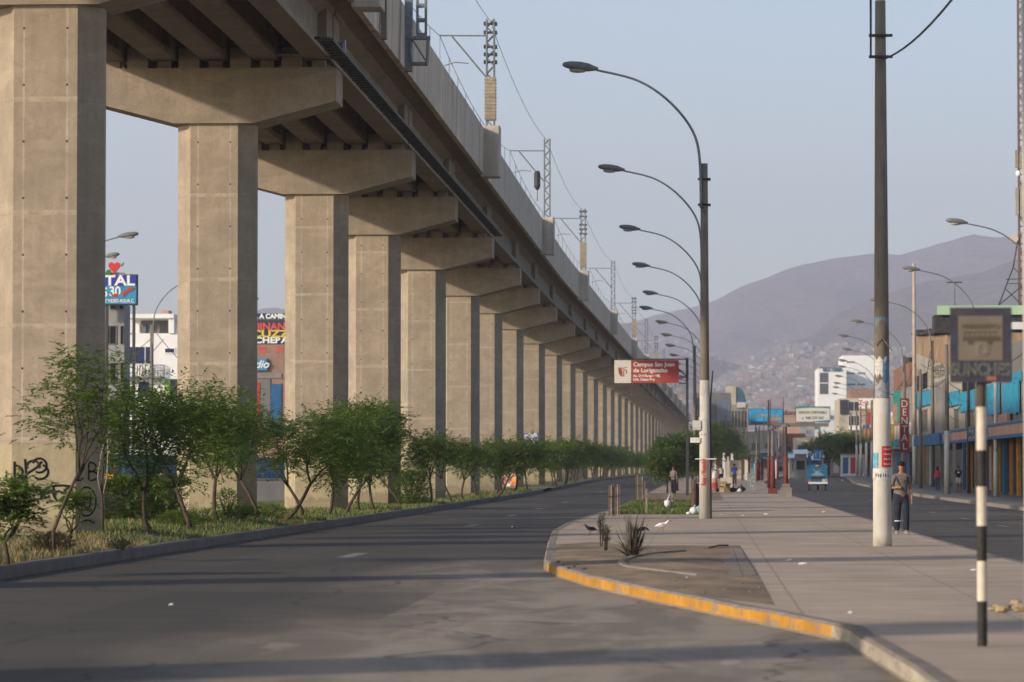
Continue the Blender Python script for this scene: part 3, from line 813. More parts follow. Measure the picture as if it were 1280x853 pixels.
for k,(px,py,h) in enumerate(((751,684,.62),(757,690,.45))):
    q = G(px,py,ZS); t = thing('green_weed', ['taller thin green weed on the soil bed left of the spiky plant','shorter green weed in front of the taller one on the soil bed'][k], 'weed', q)
    lb = MB(); tb = MB(); r2 = random.Random(60+k)
    for j in range(9):
        x = r2.uniform(-.07,.07); tb.tube([(x*.4,0,-.02),(x,r2.uniform(-.05,.05),h*.9)],[.006,.004],4)
        for _ in range(14): spray(lb, (x+r2.uniform(-.03,.03), r2.uniform(-.06,.06), h*r2.uniform(.35,1)), Vector((r2.uniform(-1,1),r2.uniform(-1,1),1.5)), r2, .05, .006, 3)
    tb.build('stems', m_leafg, t, world=False); lb.build('foliage', m_leafg, t, world=False, recalc=False)
# big dark trees behind the island pole and in the distance
big = []
for k in range(3):
    tb, lb = make_tree(300+k, 7.2, 3.2, 2.4, 60, 34, (0,0), L=.42, W=.13, trunk=.16)
    big.append((tb, lb))
bt = {}
def bigtree(v, x, D, s, label, group, lm=None):
    loc = Vector((x, D, gz(D)+.15))
    if v not in bt:
        bt[v] = place_tree(*big[v], loc, label, group, name='broad_tree', leafm=lm or m_leaf2, rz=v); bt[v].scale = (s,s,s)
    else: dup(bt[v], loc, label, rnd.uniform(0,6), s, group)
# cluster just left of the white lamp post (small trees on the island edge)
for k,(px,D,s) in enumerate(((834,215,.36),(847,232,.46),(859,246,.44),(866,268,.50),(842,285,.5),(873,300,.6))):
    bigtree(k%3, P(px,590,D).x, D, s, ['bushy tree nearest the wooden stakes on the island','bushy tree behind the person standing by the stakes','leafy tree left of the white lamp post','leafy tree hidden partly by the red banner pole','tree rising behind the bushy trees of the island','darker tree straight behind the white lamp post'][k], 'trees on the island')
for k,(px,D,s) in enumerate(((893,430,.82),(903,450,.80),(913,470,.62),(925,520,.5))):
    bigtree(k%3, P(px,590,D).x, D, s, ['tall dark tree right behind the white lamp post','largest dark tree in front of the glass building','dark tree beneath the domed building','smaller dark tree right of the domed building'][k], 'tall trees on the island')
for k,(px,D,s) in enumerate(((1024,520,.70),(1036,500,.74),(1048,485,.76),(1058,470,.72),(1068,455,.70),(1078,480,.75))):
    bigtree(k%3, P(px,590,D).x, D, s, 'dense tree of the dark green row along the right avenue beyond the three wheeler', 'trees beyond the three wheeler')
# ------------------------------------------------------------ lamps, poles, masts, wires
m_pole = M('concrete_pole', (.17,.145,.115), .9, .22, 2.5, stretch=(3,3,.6), bmp=.2)
m_polewhite = M('whitewash', (.50,.47,.42), .9, .12, 2.0, dirt=(.26,.22,.17), stretch=(2,2,.8))
m_red = M('red_lettering', (.52,.06,.04), .8, .1, 3)
m_paper = M('paper', (.55,.53,.50), .85, .15, 14, dirt=(.30,.28,.27))
m_blueposter = M('blue_poster', (.07,.30,.46), .7, .3, 10, dirt=(.35,.50,.55))
m_redposter = M('red_poster', (.50,.045,.05), .7, .1, 10)
def lamp_post(loc, label, direc=-1, armL=4.3, top=11.06, lamp_h=14.05, rbase=.175, rtop=.11, group='street lamps', bend=0.0, white=0, seed=0, name='street_lamp'):
    t = thing(name, label, 'street lamp', loc, 0, group)
    mb = MB(); mb.tube([(0,0,-.1),(0,0,top)], [rbase,rtop], 14)
    mb.build('pole', m_pole, t, smooth=True, world=False)
    if white:
        mb = MB(); n = 8
        mb.tube([(0,0,-.05),(0,0,white)], [rbase+.006, rbase+.006-(rbase-rtop)*white/top], 14); mb.build('whitewash', m_polewhite, t, smooth=True, world=False)
    d = direc; s = armL/4.3; k = lamp_h-top
    a = [(-.12*d*-1*0+.14*-1*0, -.12, top-1.6),(d*.10,-.12,top-1.4),(d*.13,-.12,top),(d*.28*s,-.1,top+k*.28),(d*.72*s,-.05,top+k*.52),(d*1.4*s,0,top+k*.74),(d*2.2*s,0,top+k*.89),(d*3.35*s,0,top+k*.985)]
    q_ = [Vector(p_) for p_ in a[1:]]; sm_ = []
    for i_ in range(len(q_)-1):
        p0, p1, p2, p3 = q_[max(0,i_-1)], q_[i_], q_[i_+1], q_[min(len(q_)-1,i_+2)]
        for j_ in range(4):
            u = j_/4; sm_.append(.5*((2*p1)+(p2-p0)*u+(2*p0-5*p1+4*p2-p3)*u*u+(3*p1-p0-3*p2+p3)*u**3))
    sm_.append(q_[-1])
    mb = MB(); mb.tube(sm_, [.045-.011*i_/(len(sm_)-1) for i_ in range(len(sm_))], 8)
    mb.tube([(d*.0,-.12,top-1.5),(d*.12,-.12,top-1.45)], .03, 6)
    mb.build('arm', m_steel, t, smooth=True, world=False)
    # cobra head lantern
    mb = MB(); x0 = d*3.3*s; z0 = top+k*.985
    prof = [(0,.06,.06),(.12,.09,.09),(.3,.15,.15),(.55,.18,.17),(.85,.17,.15),(1.05,.10,.10),(1.12,.04,.04)]
    vs = []; n = 10
    for u,w,hh in prof:
        for j in range(n):
            b_ = 2*math.pi*j/n; zz = math.sin(b_)*hh
            vs.append((x0+d*u, math.cos(b_)*w, z0+.03+u*.13+(zz if zz > 0 else zz*.75)))
    fs = [(i*n+j,(i+1)*n+j,(i+1)*n+(j+1)%n,i*n+(j+1)%n) for i in range(len(prof)-1) for j in range(n)]
    fs += [tuple(range(n)), tuple(range(len(vs)-1,len(vs)-n-1,-1))]
    mb.add(vs, fs); hd = mb.build('lamp_head', m_lamp, t, smooth=True, world=False)
    mb = MB(); mb.ball((x0+d*.62,0,z0-.0), .3,.13,.09, 10); mb.build('lens', m_lampglass, hd, smooth=True, world=False)
    return t
lamps_y = [107.4,144,180,213,249,275,305,337,367,399,432,466,500]
L0 = None
for i, D in enumerate(lamps_y):
    z = ZS+gz(D)
    lab = ['tall street lamp with whitewashed foot and torn posters, nearest on the island','second street lamp of the island row, its arm just under the nearest one','third street lamp of the island row counted from the nearest','fourth street lamp of the island row, lantern left of the concrete post','fifth street lamp of the island row, lantern over the viaduct masts','sixth street lamp of the island row on a pole set slightly left','seventh street lamp of the island row above the red banner'][i] if i < 7 else 'small distant street lamp at the far end of the island row above the red banner'
    x = .05 if i != 5 else -.75
    loc = Vector((x+offl(D)*.35, D, z))
    if i == 0:
        lt = lamp_post(loc, lab, white=4.3, seed=1, group='lamps of the island row')
    elif i == 1: L0 = lamp_post(loc, lab, group='lamps of the island row')
    else: dup(L0, loc, lab, group='lamps of the island row')
# posters and lettering on the near lamp
def band(name, mat, parent, a0, a1, z0, z1, r, n=8, wob=0):
    mb = MB(); vs = []
    for i in range(n+1):
        a = R_(a0+(a1-a0)*i/n); vs += [(r*math.sin(a), -r*math.cos(a), z0+wob*math.sin(i*2.1)), (r*math.sin(a), -r*math.cos(a), z1+wob*math.cos(i*1.7))]
    mb.add(vs, [(2*i,2*i+2,2*i+3,2*i+1) for i in range(n)]); return mb.build(name, mat, parent, world=False, recalc=False)
band('poster', m_paper, lt, -75, 20, 2.62, 3.15, .188, wob=.02)
mb = MB(); mb.box(-.45,-.14,-.16,-.14,2.36,2.52); mb.build('sign_plate', m_white, lt, world=False)
mb = MB(); mb.box(-.30,.36,-.19,-.178,1.84,1.87); mb.build('crossbar', m_white, lt, world=False)
mb = MB(); mb.box(-.38,-.12,-.205,-.19,2.75,3.05); mb.build('notice', m_paper, lt, world=False)
text('lettering', 'Rosa y Huancho', .20, (.05-.04, 107.4-.192, ZS+1.45), (R_(90), R_(-90), 0), m_red, lt, .62, bold=.006)
mb = MB(); mb.tube([(.19,-.02,.0),(.175,-.02,3.6),(.25,-.02,4.6)], .03, 6); mb.build('conduit', m_dark, lt, world=False)
for k in range(2):
    mb = MB(); 
    for j in range(3): mb.box(-.2+.03*j,.2,-.15,.15,10.55-k*.8-j*.01,10.6-k*.8-j*.01)
    mb.build('clamp', m_steel, lt, world=False)

# right-hand lamps
RL = [(1299,176),(1222,218),(1166,262),(1131,304),(1107,340),(1106,380),(1096,420),(1093,446),(1085,494),(1080,537),(1077,566),(1073,617)]
R0 = None
for i,(px,D) in enumerate(RL):
    q = P(px, 600, D); loc = Vector((q.x, D, gz(D)+.155))
    lab = ['street lamp at the right edge in front of the telecom tower','street lamp rising behind the blurred bus stop sign','street lamp beside the concrete pole at the rundown building','street lamp at the left corner of the rundown building','fifth street lamp of the right row, its lantern left of the big concrete pole','sixth street lamp of the right row, before the white tower block'][i] if i < 6 else 'small distant street lamp of the right row in front of the white tower block'
    if R0 is None: R0 = lamp_post(loc, lab, armL=4.6, group='lamps of the right row')
    else: dup(R0, loc, lab, group='lamps of the right row')
# far-left road lamps
q = P(82,600,183); LR0 = lamp_post(Vector((q.x,183,.1)), 'street lamp showing only its lantern just right of the first pier', 1, armL=3.6, group='lamps of the left roadway')
dup(LR0, Vector((P(189,600,226).x,226,.13)), 'street lamp with a slim pole in front of the white house', group='lamps of the left roadway')
dup(LR0, Vector((P(258,600,256).x,256,.2)), 'street lamp half hidden by the second pier with its lantern by the third', group='lamps of the left roadway')
q = P(84,600,205); t = dup(LR0, Vector((q.x,205,.1)), 'lower street lamp just above the heart signboard', group='lamps of the left roadway'); t.scale = (.8,.8,1.02)

# big concrete pole
q = G(1103,683,ZS); pole = thing('utility_pole', 'thick round concrete utility pole with a whitewashed foot beside the walking man', 'utility pole', (q.x,q.y,ZS))
HP = 11.05
mb = MB(); mb.tube([(0,0,-.1),(0,0,HP)], [.178,.105], 20); mb.build('shaft', m_pole, pole, smooth=True, world=False)
mb = MB(); zz = [0,.25,.8,1.6,2.4,2.98]; mb.tube([(0,0,z) for z in zz], [.195,.188,.184,.18,.177,.172], 20); mb.build('whitewash', m_polewhite, pole, smooth=True, world=False)
def zp(py): return (P(1103,py,q.y).z-ZS)
for py in (45.5, 72):
    mb = MB(); z = zp(py); mb.box(-.24,.24,-.13,-.11,z-.03,z+.03); mb.box(-.03,.03,-.22,-.13,z-.02,z+.02); mb.build('crossarm', m_dark, pole, world=False)
band('blue_poster', m_blueposter, pole, -80, 80, zp(421), zp(397), .147, 10)
band('white_strip', m_paper, pole, -80, 80, zp(425), zp(419.5), .148, 10)
mb = MB(); z = zp(428); mb.tube([(-.17,-.16,z-.06),(0,-.19,z+.09),(.2,-.17,z-.18)], .014, 6); mb.build('strap', m_steel, pole, world=False)
rp = band('red_poster', m_redposter, pole, -5, 78, zp(584), zp(558), .190, 10)
for k in range(4):
    z = zp(581-k*6.2); band('poster_line', m_paper, rp, 8, 66, z, z+.022, .193, 6, wob=.006)
band('pale_poster', m_paper, pole, -80, 78, zp(600), zp(586), .192, 10)
band('pale_poster', m_blueposter, pole, -70, -30, zp(585), zp(566), .191, 6)
z = zp(594)
for k in range(6): band('poster_mark', m_dark, pole, -46+k*15+(k%2)*3, -38+k*15, z-.03-.01*(k%3), z+.025, .1945, 2)
band('bill_remains', m_paper, pole, -70, 40, zp(470), zp(448), .155, 8, wob=.05)
band('bill_remains', M('grey_bill',(.25,.26,.28),.9,.4,12), pole, -60, 60, zp(503), zp(477), .162, 8, wob=.06)
band('bill_remains', M('blue_bill',(.12,.22,.32),.9,.4,12), pole, 5, 60, zp(482), zp(452), .160, 6, wob=.05)
mb = MB(); mb.tube([(.19,0,.0),(.24,.02,.1),(.30,.0,.0)],.02,5)
# sagging wires from this pole to one behind the camera
def wire(name, label, pts, r, group=None, mat=None):
    mb = MB(); mb.tube(pts, r, 5); return tag(mb.build(name, mat or m_cable, None), label, 'cable', group)
def sag(a, b_, s, n=24):
    a, b_ = Vector(a), Vector(b_); return [a.lerp(b_, i/n)-Vector((0,0,4*s*(i/n)*(1-i/n))) for i in range(n+1)]
top = Vector((q.x, q.y, ZS))
pb = Vector((6.0, 20, 12.6))
wire('overhead_cable', 'thick cable hanging in a curve from the top of the big concrete pole', sag(top+Vector((.05,-.2,zp(76))), Vector((4.0,18.0,9.6)), 1.15), .02)
wire('overhead_cable', 'cable running straight up past the left side of the big concrete pole', sag(top+Vector((-.2,-.15,zp(72))), Vector((.6,12,9.4)), .05), .022)

# slim grey post at the right edge
q = P(1283.4,853,33); mb = MB(); mb.tube([(0,0,-.1),(0,0,9)], .018, 10)
t = thing('sign_pole', 'slim pale metal pole cut by the right edge of the view', 'pole', (q.x,33,ZS)); mb.build('pole', m_polewhite, t, smooth=True, world=False)
m_polewhite_ = m_polewhite

# bus stop sign
q = G(1228,808,ZS); bs = thing('bus_stop_sign', 'blue framed bus stop sign on a black and white striped pole near the camera', 'bus stop sign', (q.x,q.y,ZS))
m_sblack = M('stripe_black', (.03,.028,.025), .6, .3, 8); m_swhite = M('stripe_white', (.62,.55,.45), .7, .1, 8, dirt=(.4,.35,.28))
def zs(py): return P(1228,py,q.y).z-ZS
m_spaint = M('pole_brown', (.075,.06,.045), .7, .3, 6)
cuts = [808,752,658,610,548.5,512,478]; mats = [m_sblack, m_swhite, m_sblack, m_swhite, m_swhite, m_spaint]
cuts = [808,751.5,701.5,657.5,608.5,563,509,470]; mats = [m_sblack,m_swhite,m_sblack,m_swhite,m_sblack,m_swhite,m_spaint]
for i in range(len(mats)):
    mb = MB(); a, b_ = zs(cuts[i]), zs(cuts[i+1]); mb.tube([(0,0,a if i else -.05),(0,0,b_)], .044, 16, caps=(i in (0,len(mats)-1))); mb.build('pole_band', mats[i], bs, smooth=False, world=False)
m_sblue = M('sign_blue', (.045,.045,.068), .5, .3, 7, dirt=(.075,.068,.06))
m_sbeige = M('sign_face', (.165,.14,.11), .6, .1, 6)
m_sgraf = M('sign_scrawl', (.115,.125,.105), .6, .6, 34, dirt=(.045,.045,.07)); m_sbrown = M('sign_icon', (.085,.068,.05), .6)
w = .272; zt, zb_ = zs(385), zs(478.5)
mb = MB(); mb.box(-w-.005,w-.005,-.075,-.05,zb_,zt); pn = mb.build('panel', m_sblue, bs, world=False)
mb = MB(); zm = zs(451); mb.box(-.205,.185,-.08,-.076,zm,zt-.075); mb.build('panel_face', m_sbeige, pn, world=False)
mb = MB(); zi = zs(424)   # little bus pictogram
mb.box(-.165,.165,-.084,-.081,zi-.02,zi+.02); mb.box(-.155,.14,-.084,-.081,zi+.055,zi+.063)
for k in range(7): mb.box(-.155+k*.045,-.148+k*.045,-.084,-.081,zi+.02,zi+.055)
for xx in (-.10,.07): mb.tube([(xx,-.081,zi-.03),(xx,-.086,zi-.03)], .022, 12)
mb.build('bus_icon', m_sbrown, pn, world=False)
mb = MB(); cz = zi-.10
for rr in (.035,.055):
    mb.tube([(.01+rr*math.cos(k*.55), -.083, cz+rr*math.sin(k*.55)) for k in range(12)], .006, 4)
mb.build('round_mark', M('sign_mark',(.24,.20,.18),.6), pn, world=False)
text('lettering', 'PARADERO', .062, (q.x-.01, q.y-.084, ZS+zi+.11), FC, M('sign_faint',(.14,.115,.09),.6), pn, 1.05)
text('scrawl', 'SUNCHES', .155, (q.x-.01, q.y-.079, ZS+zs(463)), FC, m_sgraf, pn, .78, bold=.006)
mb = MB(); mb.box(.04,.13,-.082,-.077,zs(476),zs(471)); mb.build('sticker', M('orange_sticker',(.30,.14,.09),.6), pn, world=False)

# red and white banner on a steel mast
D = 196.0
bx0, bx1 = P(768,460,D).x, P(848.5,460,D).x; bz0, bz1 = P(800,479,D).z, P(800,450.5,D).z
xp = P(859,500,D).x
ban = thing('banner_sign', 'red and white university campus banner board hung from a steel mast', 'banner', (xp, D, ZS+gz(D)))
mb = MB(); mb.box(xp-.08,xp+.08,D-.08,D+.08,0,bz1+.12); mb.build('mast', m_dark, ban)
mb = MB(); mb.box(bx0,xp,D-.03,D+.03,bz1+.02,bz1+.09); mb.tube([(bx1,D,bz1-.5),(xp,D,bz1-1.0)], .035, 6); mb.box(bx1,xp,D-.03,D+.03,bz0-.05,bz0+.01)
for k in range(3): mb.tube([(bx1-.1,D,bz0+.2*k+.3),(xp,D,bz0+.2*k+.1)], .02, 5)
mb.build('frame', m_dark, ban)
m_bred = M('banner_red', (.30,.045,.045), .7, .2, .8, dirt=(.42,.10,.05)); m_bwhite = M('banner_white', (.62,.58,.50), .7, .05, 2)
xs_ = bx0+(bx1-bx0)*.26
mb = MB(); mb.box(xs_,bx1,D-.07,D-.04,bz0,bz1); pr = mb.build('red_panel', m_bred, ban)
mb = MB(); mb.box(bx0,xs_-.003,D-.07,D-.04,bz0,bz1); pw = mb.build('white_panel', m_bwhite, ban)
xc_ = (bx0+xs_)/2; zc_ = (bz0+bz1)/2
mb = MB(); yy = D-.075
def poly(mb, pts, y0, y1, m=0):
    n = len(pts); mb.add([(x,y0,z) for x,z in pts]+[(x,y1,z) for x,z in pts], [tuple(range(n)), tuple(range(2*n-1,n-1,-1))]+[(k,(k+1)%n,(k+1)%n+n,k+n) for k in range(n)], m)
sc = .26
def sp(pts): return [(xc_+a*sc, zc_+b_*sc) for a,b_ in pts]
poly(mb, sp([(-1.0,1.0),(-.5,.72),(.25,.62),(.1,.5),(-.35,.5),(-.1,.25),(-.1,-1.2),(-.55,-.85),(-.9,-.35)]), yy-.004, yy)
poly(mb, sp([(-.85,.95),(.1,.85),(1.0,1.05),(.9,.85),(.1,.72),(-.5,.8)]), yy-.005, yy)
poly(mb, sp([(.15,.5),(.75,.45),(.92,.2),(.92,-.35),(.7,-.55),(.7,.1),(.45,.3),(.2,.3)]), yy-.004, yy)
poly(mb, sp([(.1,.15),(.3,.15),(.3,-1.05),(.1,-1.15)]), yy-.0045, yy)
mb.build('emblem', m_bred, pw)
m_btext = M('banner_text', (.74,.70,.64), .7, .02, 2)
hW = bx1-bx0; tx = xs_+.12
for s_, body, zf in ((.325,'Campus San Juan',.81),(.325,'de Lurigancho',.55),(.19,'Av. Del Parque 640,',.31),(.19,'Urb. Canto Rey',.15)):
    text('lettering', body, s_, (tx, D-.075, bz0+(bz1-bz0)*zf), FC, m_btext, pr, 1.05 if s_ > .3 else 1.0, align='LEFT', bold=.008)

# extra utility poles on the right
m_pw2 = m_polewhite
def upole(name, px, D, h, r, label, white=0, zf=.155, bars=0, group=None, m=None, xx=None):
    q = P(px,600,D); x = q.x if xx is None else xx
    t = thing(name, label, 'utility pole', (x, D, gz(D)+zf), 0, group)
    mb = MB(); mb.tube([(0,0,-.1),(0,0,h)], [r, r*.65], 10); mb.build('shaft', m or m_pole, t, smooth=True, world=False)
    if white:
        mb = MB(); mb.tube([(0,0,0),(0,0,white)], [r+.01, r+.01-r*.35*white/h], 10); mb.build('whitewash', m_pw2, t, smooth=True, world=False)
    for k in range(bars):
        mb = MB(); mb.box(-.5,.5,-.06,.02,h-.5-k*.8,h-.4-k*.8); mb.build('crossarm', m_dark, t, world=False)
    return t
upole('utility_pole', 1184, 208, 9.0, .17, 'grey utility pole with a whitewashed foot between the two people on the pavement', 3.8)
upole('utility_pole', 1143.5, 282, 18.0, .2, 'very tall pale pole at the left corner of the rundown building', 4, m=M('pale_pole',(.42,.33,.27),.9,.1,2))
upole('utility_pole', 1151, 250, 8.6, .15, 'thin utility pole in front of the wall with painted lettering', 0)
upole('utility_pole', 1245, 196, 6.8, .14, 'pale post before the shop with blue and yellow columns', 2.5, m=m_polewhite)
upole('utility_pole', 1211, 215, 9.5, .12, 'dark thin utility pole behind the striped sign pole', 0, m=m_dark)
upole('utility_pole', 1133, 318, 9.2, .16, 'utility pole with crossarm beside the red dental signboard', 3, bars=1)
upole('utility_pole', 1119, 352, 9.0, .16, 'brown utility pole just right of the big concrete pole', 3, bars=1, m=m_pole)
for k,(px,D) in enumerate(((1076,420),(1083,400),(1090,380),(1064,470),(1071,445))):
    upole('utility_pole', px, D, 8.5, .17, 'distant whitewashed pole of the cluster left of the big concrete pole', 4.0, group='distant whitewashed poles')
# red footed posts on the island
for k,(px,D,h,lab) in enumerate(((982.5,181,3.75,'slim post with dark red foot set in a concrete block beside the right roadway'),(966,210,3.95,'stout post painted red at the foot near the island kerb'),(961,252,6.4,'thinner red footed post just left of the stout one'),(972,340,4.0,'red post standing farther back right of the stout post'),(946,310,4.6,'white and red post at the left side of the far shelter'),(949,318,4.8,'twin of the white and red post beside the far shelter'))):
    q = P(px,600,D); t = thing('red_post', lab, 'post', (q.x,D,ZS+gz(D)), 0, 'red footed posts')
    mb = MB(); mb.tube([(0,0,.0),(0,0,h)], [.10,.06] if k != 1 else [.15,.09], 10); mb.build('shaft', m_pole if k else m_dark, t, smooth=True, world=False)
    mb = MB(); mb.tube([(0,0,0),(0,0,2.3 if k < 4 else 1.7)], [.125,.105] if k != 1 else [.18,.13], 10); mb.build('red_foot', m_rust, t, smooth=True, world=False)
    if k == 0:
        mb = MB(); mb.prism_z([(-.32,-.3),(.3,-.32),(.33,.3),(-.3,.3)], 0, .55); mb.prism_z([(-.2,-.2),(.2,-.2),(.2,.2),(-.2,.2)], .55, .75); mb.build('footing', m_kerb, t, world=False)
    if k == 1:
        mb = MB(); mb.prism_z([(-.28,-.28),(.28,-.28),(.28,.28),(-.28,.28)], 0, .35); mb.build('footing', m_rust, t, world=False)
    if k in (0,1):
        mb = MB(); mb.tube([(0,0,h-.2),(0,0,h+.02)], .05, 8); mb.tube([(0,0,h-.02),(0,0,h+.05),(0,0,h+.16)], [.26,.22,.05], 12); mb.build('lantern', m_lamp, t, world=False)
    if k >= 4:
        mb = MB(); mb.tube([(0,0,h-.1),(0,-.3,h+.15),(0,-.8,h+.2)],.04,6); mb.build('arm', m_steel, t, world=False)
# plain slim masts over the billboards
for k,(px,D,h) in enumerate(((919,470,8),(930,480,9.5),(935,500,5.5),(942,520,6),(955,540,9),(979.5,420,9.6),(963.4,440,9.8))):
    upole('slim_mast', px, D, h, .09, 'slim distant mast rising among the billboards over the avenue', 0, ZS, group='slim masts by the billboards')

# ------------------------------------------------------------ catenary on the viaduct
mg = 'masts on the viaduct'
def lattice(mb, w, z0, z1, n):
    for sx in (-1,1):
        for sy in (-1,1): mb.box(sx*w-.035, sx*w+.035, sy*w-.035, sy*w+.035, z0, z1)
    for i in range(n):
        a, b_ = z0+(z1-z0)*i/n, z0+(z1-z0)*(i+1)/n; s = 1 if i%2 else -1
        for sy in (-1,1): mb.tube([(-s*w,sy*w,a),(s*w,sy*w,b_)], .022, 4)
        for sx in (-1,1): mb.tube([(sx*w,-s*w,a),(sx*w,s*w,b_)], .022, 4)
def mast(loc, heavy, label, zt=22.1):
    t = thing('catenary_mast', label, 'catenary mast', loc, 0, mg); h = zt-17.15
    mb = MB(); lattice(mb, .17, 0, h, 14); mb.build('lattice', m_steel, t, world=False)
    if heavy:
        mb = MB(); mb.box(-.24,.24,-.24,.24,.35,2.3)
        for k in range(12): mb.box(-.26,.26,-.26,.26,.4+k*.16,.46+k*.16)
        mb.build('counterweight', M('counterweight_concrete',(.30,.25,.185),.9,.3,3), t, world=False)
        mb = MB()
        for z in (4.75,4.35,3.7,3.35,3.0):
            mb = MB(); mb.box(-.30,-.12,-.2,.2,z-.07,z+.07); mb.box(.12,.30,-.2,.2,z-.08,z+.06); mb.box(-.12,.12,-.17,.17,z-.04,z+.03); mb.build('insulator', m_dark, t, world=False)
    ca = MB(); z = h-.75
    ca.tube([(-.15,0,z),(-2.3,0,z+.02)], .035, 6); ca.tube([(-.15,0,z-1.95),(-1.75,0,z-.02)], .045, 6)
    ca.tube([(-1.0,0,z-1.25),(-1.6,0,z-1.2),(-2.1,0,z-1.35)], .025, 5); ca.tube([(-2.3,0,z+.1),(-2.3,0,z-1.7)], .012, 4)
    ca.build('cantilever', m_steel, t, world=False)
    return t
mast_loc = []
labs = {97.6:'tall lattice mast on the nearest visible pedestal of the viaduct, cut by the top edge',155:'heavy mast with concrete counterweight above the big parapet pedestal',212:'open lattice mast on the second parapet pedestal',270:'heavy mast with dark insulators midway along the viaduct',338:'lattice mast above the viaduct to the right of the insulator mast'}
for i, d in enumerate(MASTS):
    if d < 90: mast_loc.append(Vector((XC+4.5, d, 17.15))); continue
    loc = Vector((XC+4.5+offl(d), d+.6, 17.15)); mast_loc.append(loc)
    mast(loc, i % 2 == 0, labs.get(d, 'distant mast of the row on top of the viaduct'))
# outrigger mast on a steel bracket on the outside of the parapet
ox, od = XC+4.75, 112.0
ox = P(527,60,od).x
t = thing('catenary_mast', 'mast of square steel frames standing on a bracket outside the parapet', 'catenary mast', (ox,od,14.9), 0, mg)
mb = MB(); w = .14
for sx in (-1,1):
    for sy in (-1,1): mb.box(sx*w-.03,sx*w+.03,sy*w-.03,sy*w+.03,1.0,7)
for k in range(13):
    z = 1.0+k*.48; 
    for sy in (-1,1): mb.box(-w,w,sy*w-.02,sy*w+.02,z-.05,z+.05)
mb.build('frame', m_steel, t, world=False)
mb = MB(); mb.box(-.34,.2,-.16,.16,0,.1); mb.box(-.34,.28,-.16,.16,.85,.95)
for sx in (-.32,.18): mb.tube([(sx,-.14,.05),(sx*1.2,-.14,.9)], .04, 5); mb.tube([(sx,.14,.05),(sx*1.2,.14,.9)], .04, 5)
mb.tube([(-.3,-.16,.85),(.2,-.16,.05)], .03, 5); mb.box(-.55,-.30,-.1,.2,-.2,2.4)
mb.build('bracket', m_steel, t, world=False)
t = thing('signal_lamp', 'small dark track signal lamp on a short post above the parapet', 'signal lamp', (P(671.5,260,198).x,198,17.1))
mb = MB(); mb.tube([(0,0,0),(0,0,.75)], .04, 6); mb.build('post', m_steel, t, world=False)
mb = MB(); mb.tube([(0,0,.65),(0,0,.85),(0,0,1.6),(0,0,1.75)], [.08,.19,.19,.12], 10); mb.build('lantern', m_dark, t, world=False)
k = 0
for a, b_ in zip(mast_loc, mast_loc[1:]):
    for dx, za, s, r, ln in ((0,4.85,.7,.013,'earth wire'),(-2.3,4.2,.9,.014,'carrier wire'),(-2.3,2.4,.03,.012,'contact wire')):
        wire('catenary_wire', {'earth wire':'sagging wire strung between the tops of the viaduct masts','carrier wire':'sagging carrier wire held by the mast arms above the tracks','contact wire':'level contact wire above the tracks of the viaduct'}[ln], sag(a+Vector((dx,0,za)), b_+Vector((dx,0,za)), s, 10), r, 'wires above the viaduct', m_dark)
    k += 1
    # droppers
    if a.y > 60 and a.y < 420:
        mb = MB()
        for i in range(1,10):
            u = i/10; p = a.lerp(b_,u)+Vector((-2.3,0,0)); mb.tube([p+Vector((0,0,2.4)), p+Vector((0,0,4.2-3.6*u*(1-u)))], .012, 4)
        tag(mb.build('dropper_wires', m_dark), 'row of thin vertical droppers between the carrier and contact wires', 'cable', 'dropper wires above the viaduct')

for k,(a_,b_,s_,lab) in enumerate((((1184,470,208),(1143,455,282),1.2,'slack cable between the grey utility pole and the tall pale pole'),((1184,476,208),(1245,455,190),1.0,'cable from the grey utility pole towards the corner shop'),((1143,450,282),(1119,478,352),1.5,'cable from the tall pale pole to the brown utility pole'),((1133,470,318),(1076,505,420),1.5,'long cable over the low shop row behind the big concrete pole'),((1151,455,250),(1211,440,215),.8,'cable crossing in front of the plywood wall'),((1211,446,215),(1300,420,165),1.0,'cable passing behind the bus stop sign'),((1119,482,352),(1064,515,470),1.5,'thin distant cable over the white shop row'))):
    wire('service_cable', lab, sag(P(a_[0],a_[1],a_[2]), P(b_[0],b_[1],b_[2]), s_, 16), .022)
# ------------------------------------------------------------ buildings
def windows(parent, rects, face, frame, glass=None, depth=.12):
    """rects: (a0,a1,z0,z1) along the face. face: ('S', y) or ('W', x)"""
    for a0,a1,z0,z1 in rects:
        mb = MB(); g = MB(); f = min(.09, (a1-a0)*.12)
        k, c = face
        def bx(m, p0, p1, q0, q1, d0, d1):
            if k == 'S': m.box(p0,p1,c-d1,c-d0,q0,q1)
            elif k == 'W': m.box(c-d1,c-d0,p0,p1,q0,q1)
            else: m.box(c+d0,c+d1,p0,p1,q0,q1)
        bx(mb,a0-f,a0,z0-f,z1+f,.004,.07); bx(mb,a1,a1+f,z0-f,z1+f,.004,.07)
        bx(mb,a0,a1,z1,z1+f,.004,.07); bx(mb,a0,a1,z0-f,z0,.004,.09)
        if a1-a0 > 1.2:
            m_ = (a0+a1)/2; bx(mb,m_-.03,m_+.03,z0,z1,.02,.05)
        w = mb.build('window', frame, parent)
        bx(g,a0,a1,z0,z1,.003,.018); g.build('pane', glass or m_glass, w)
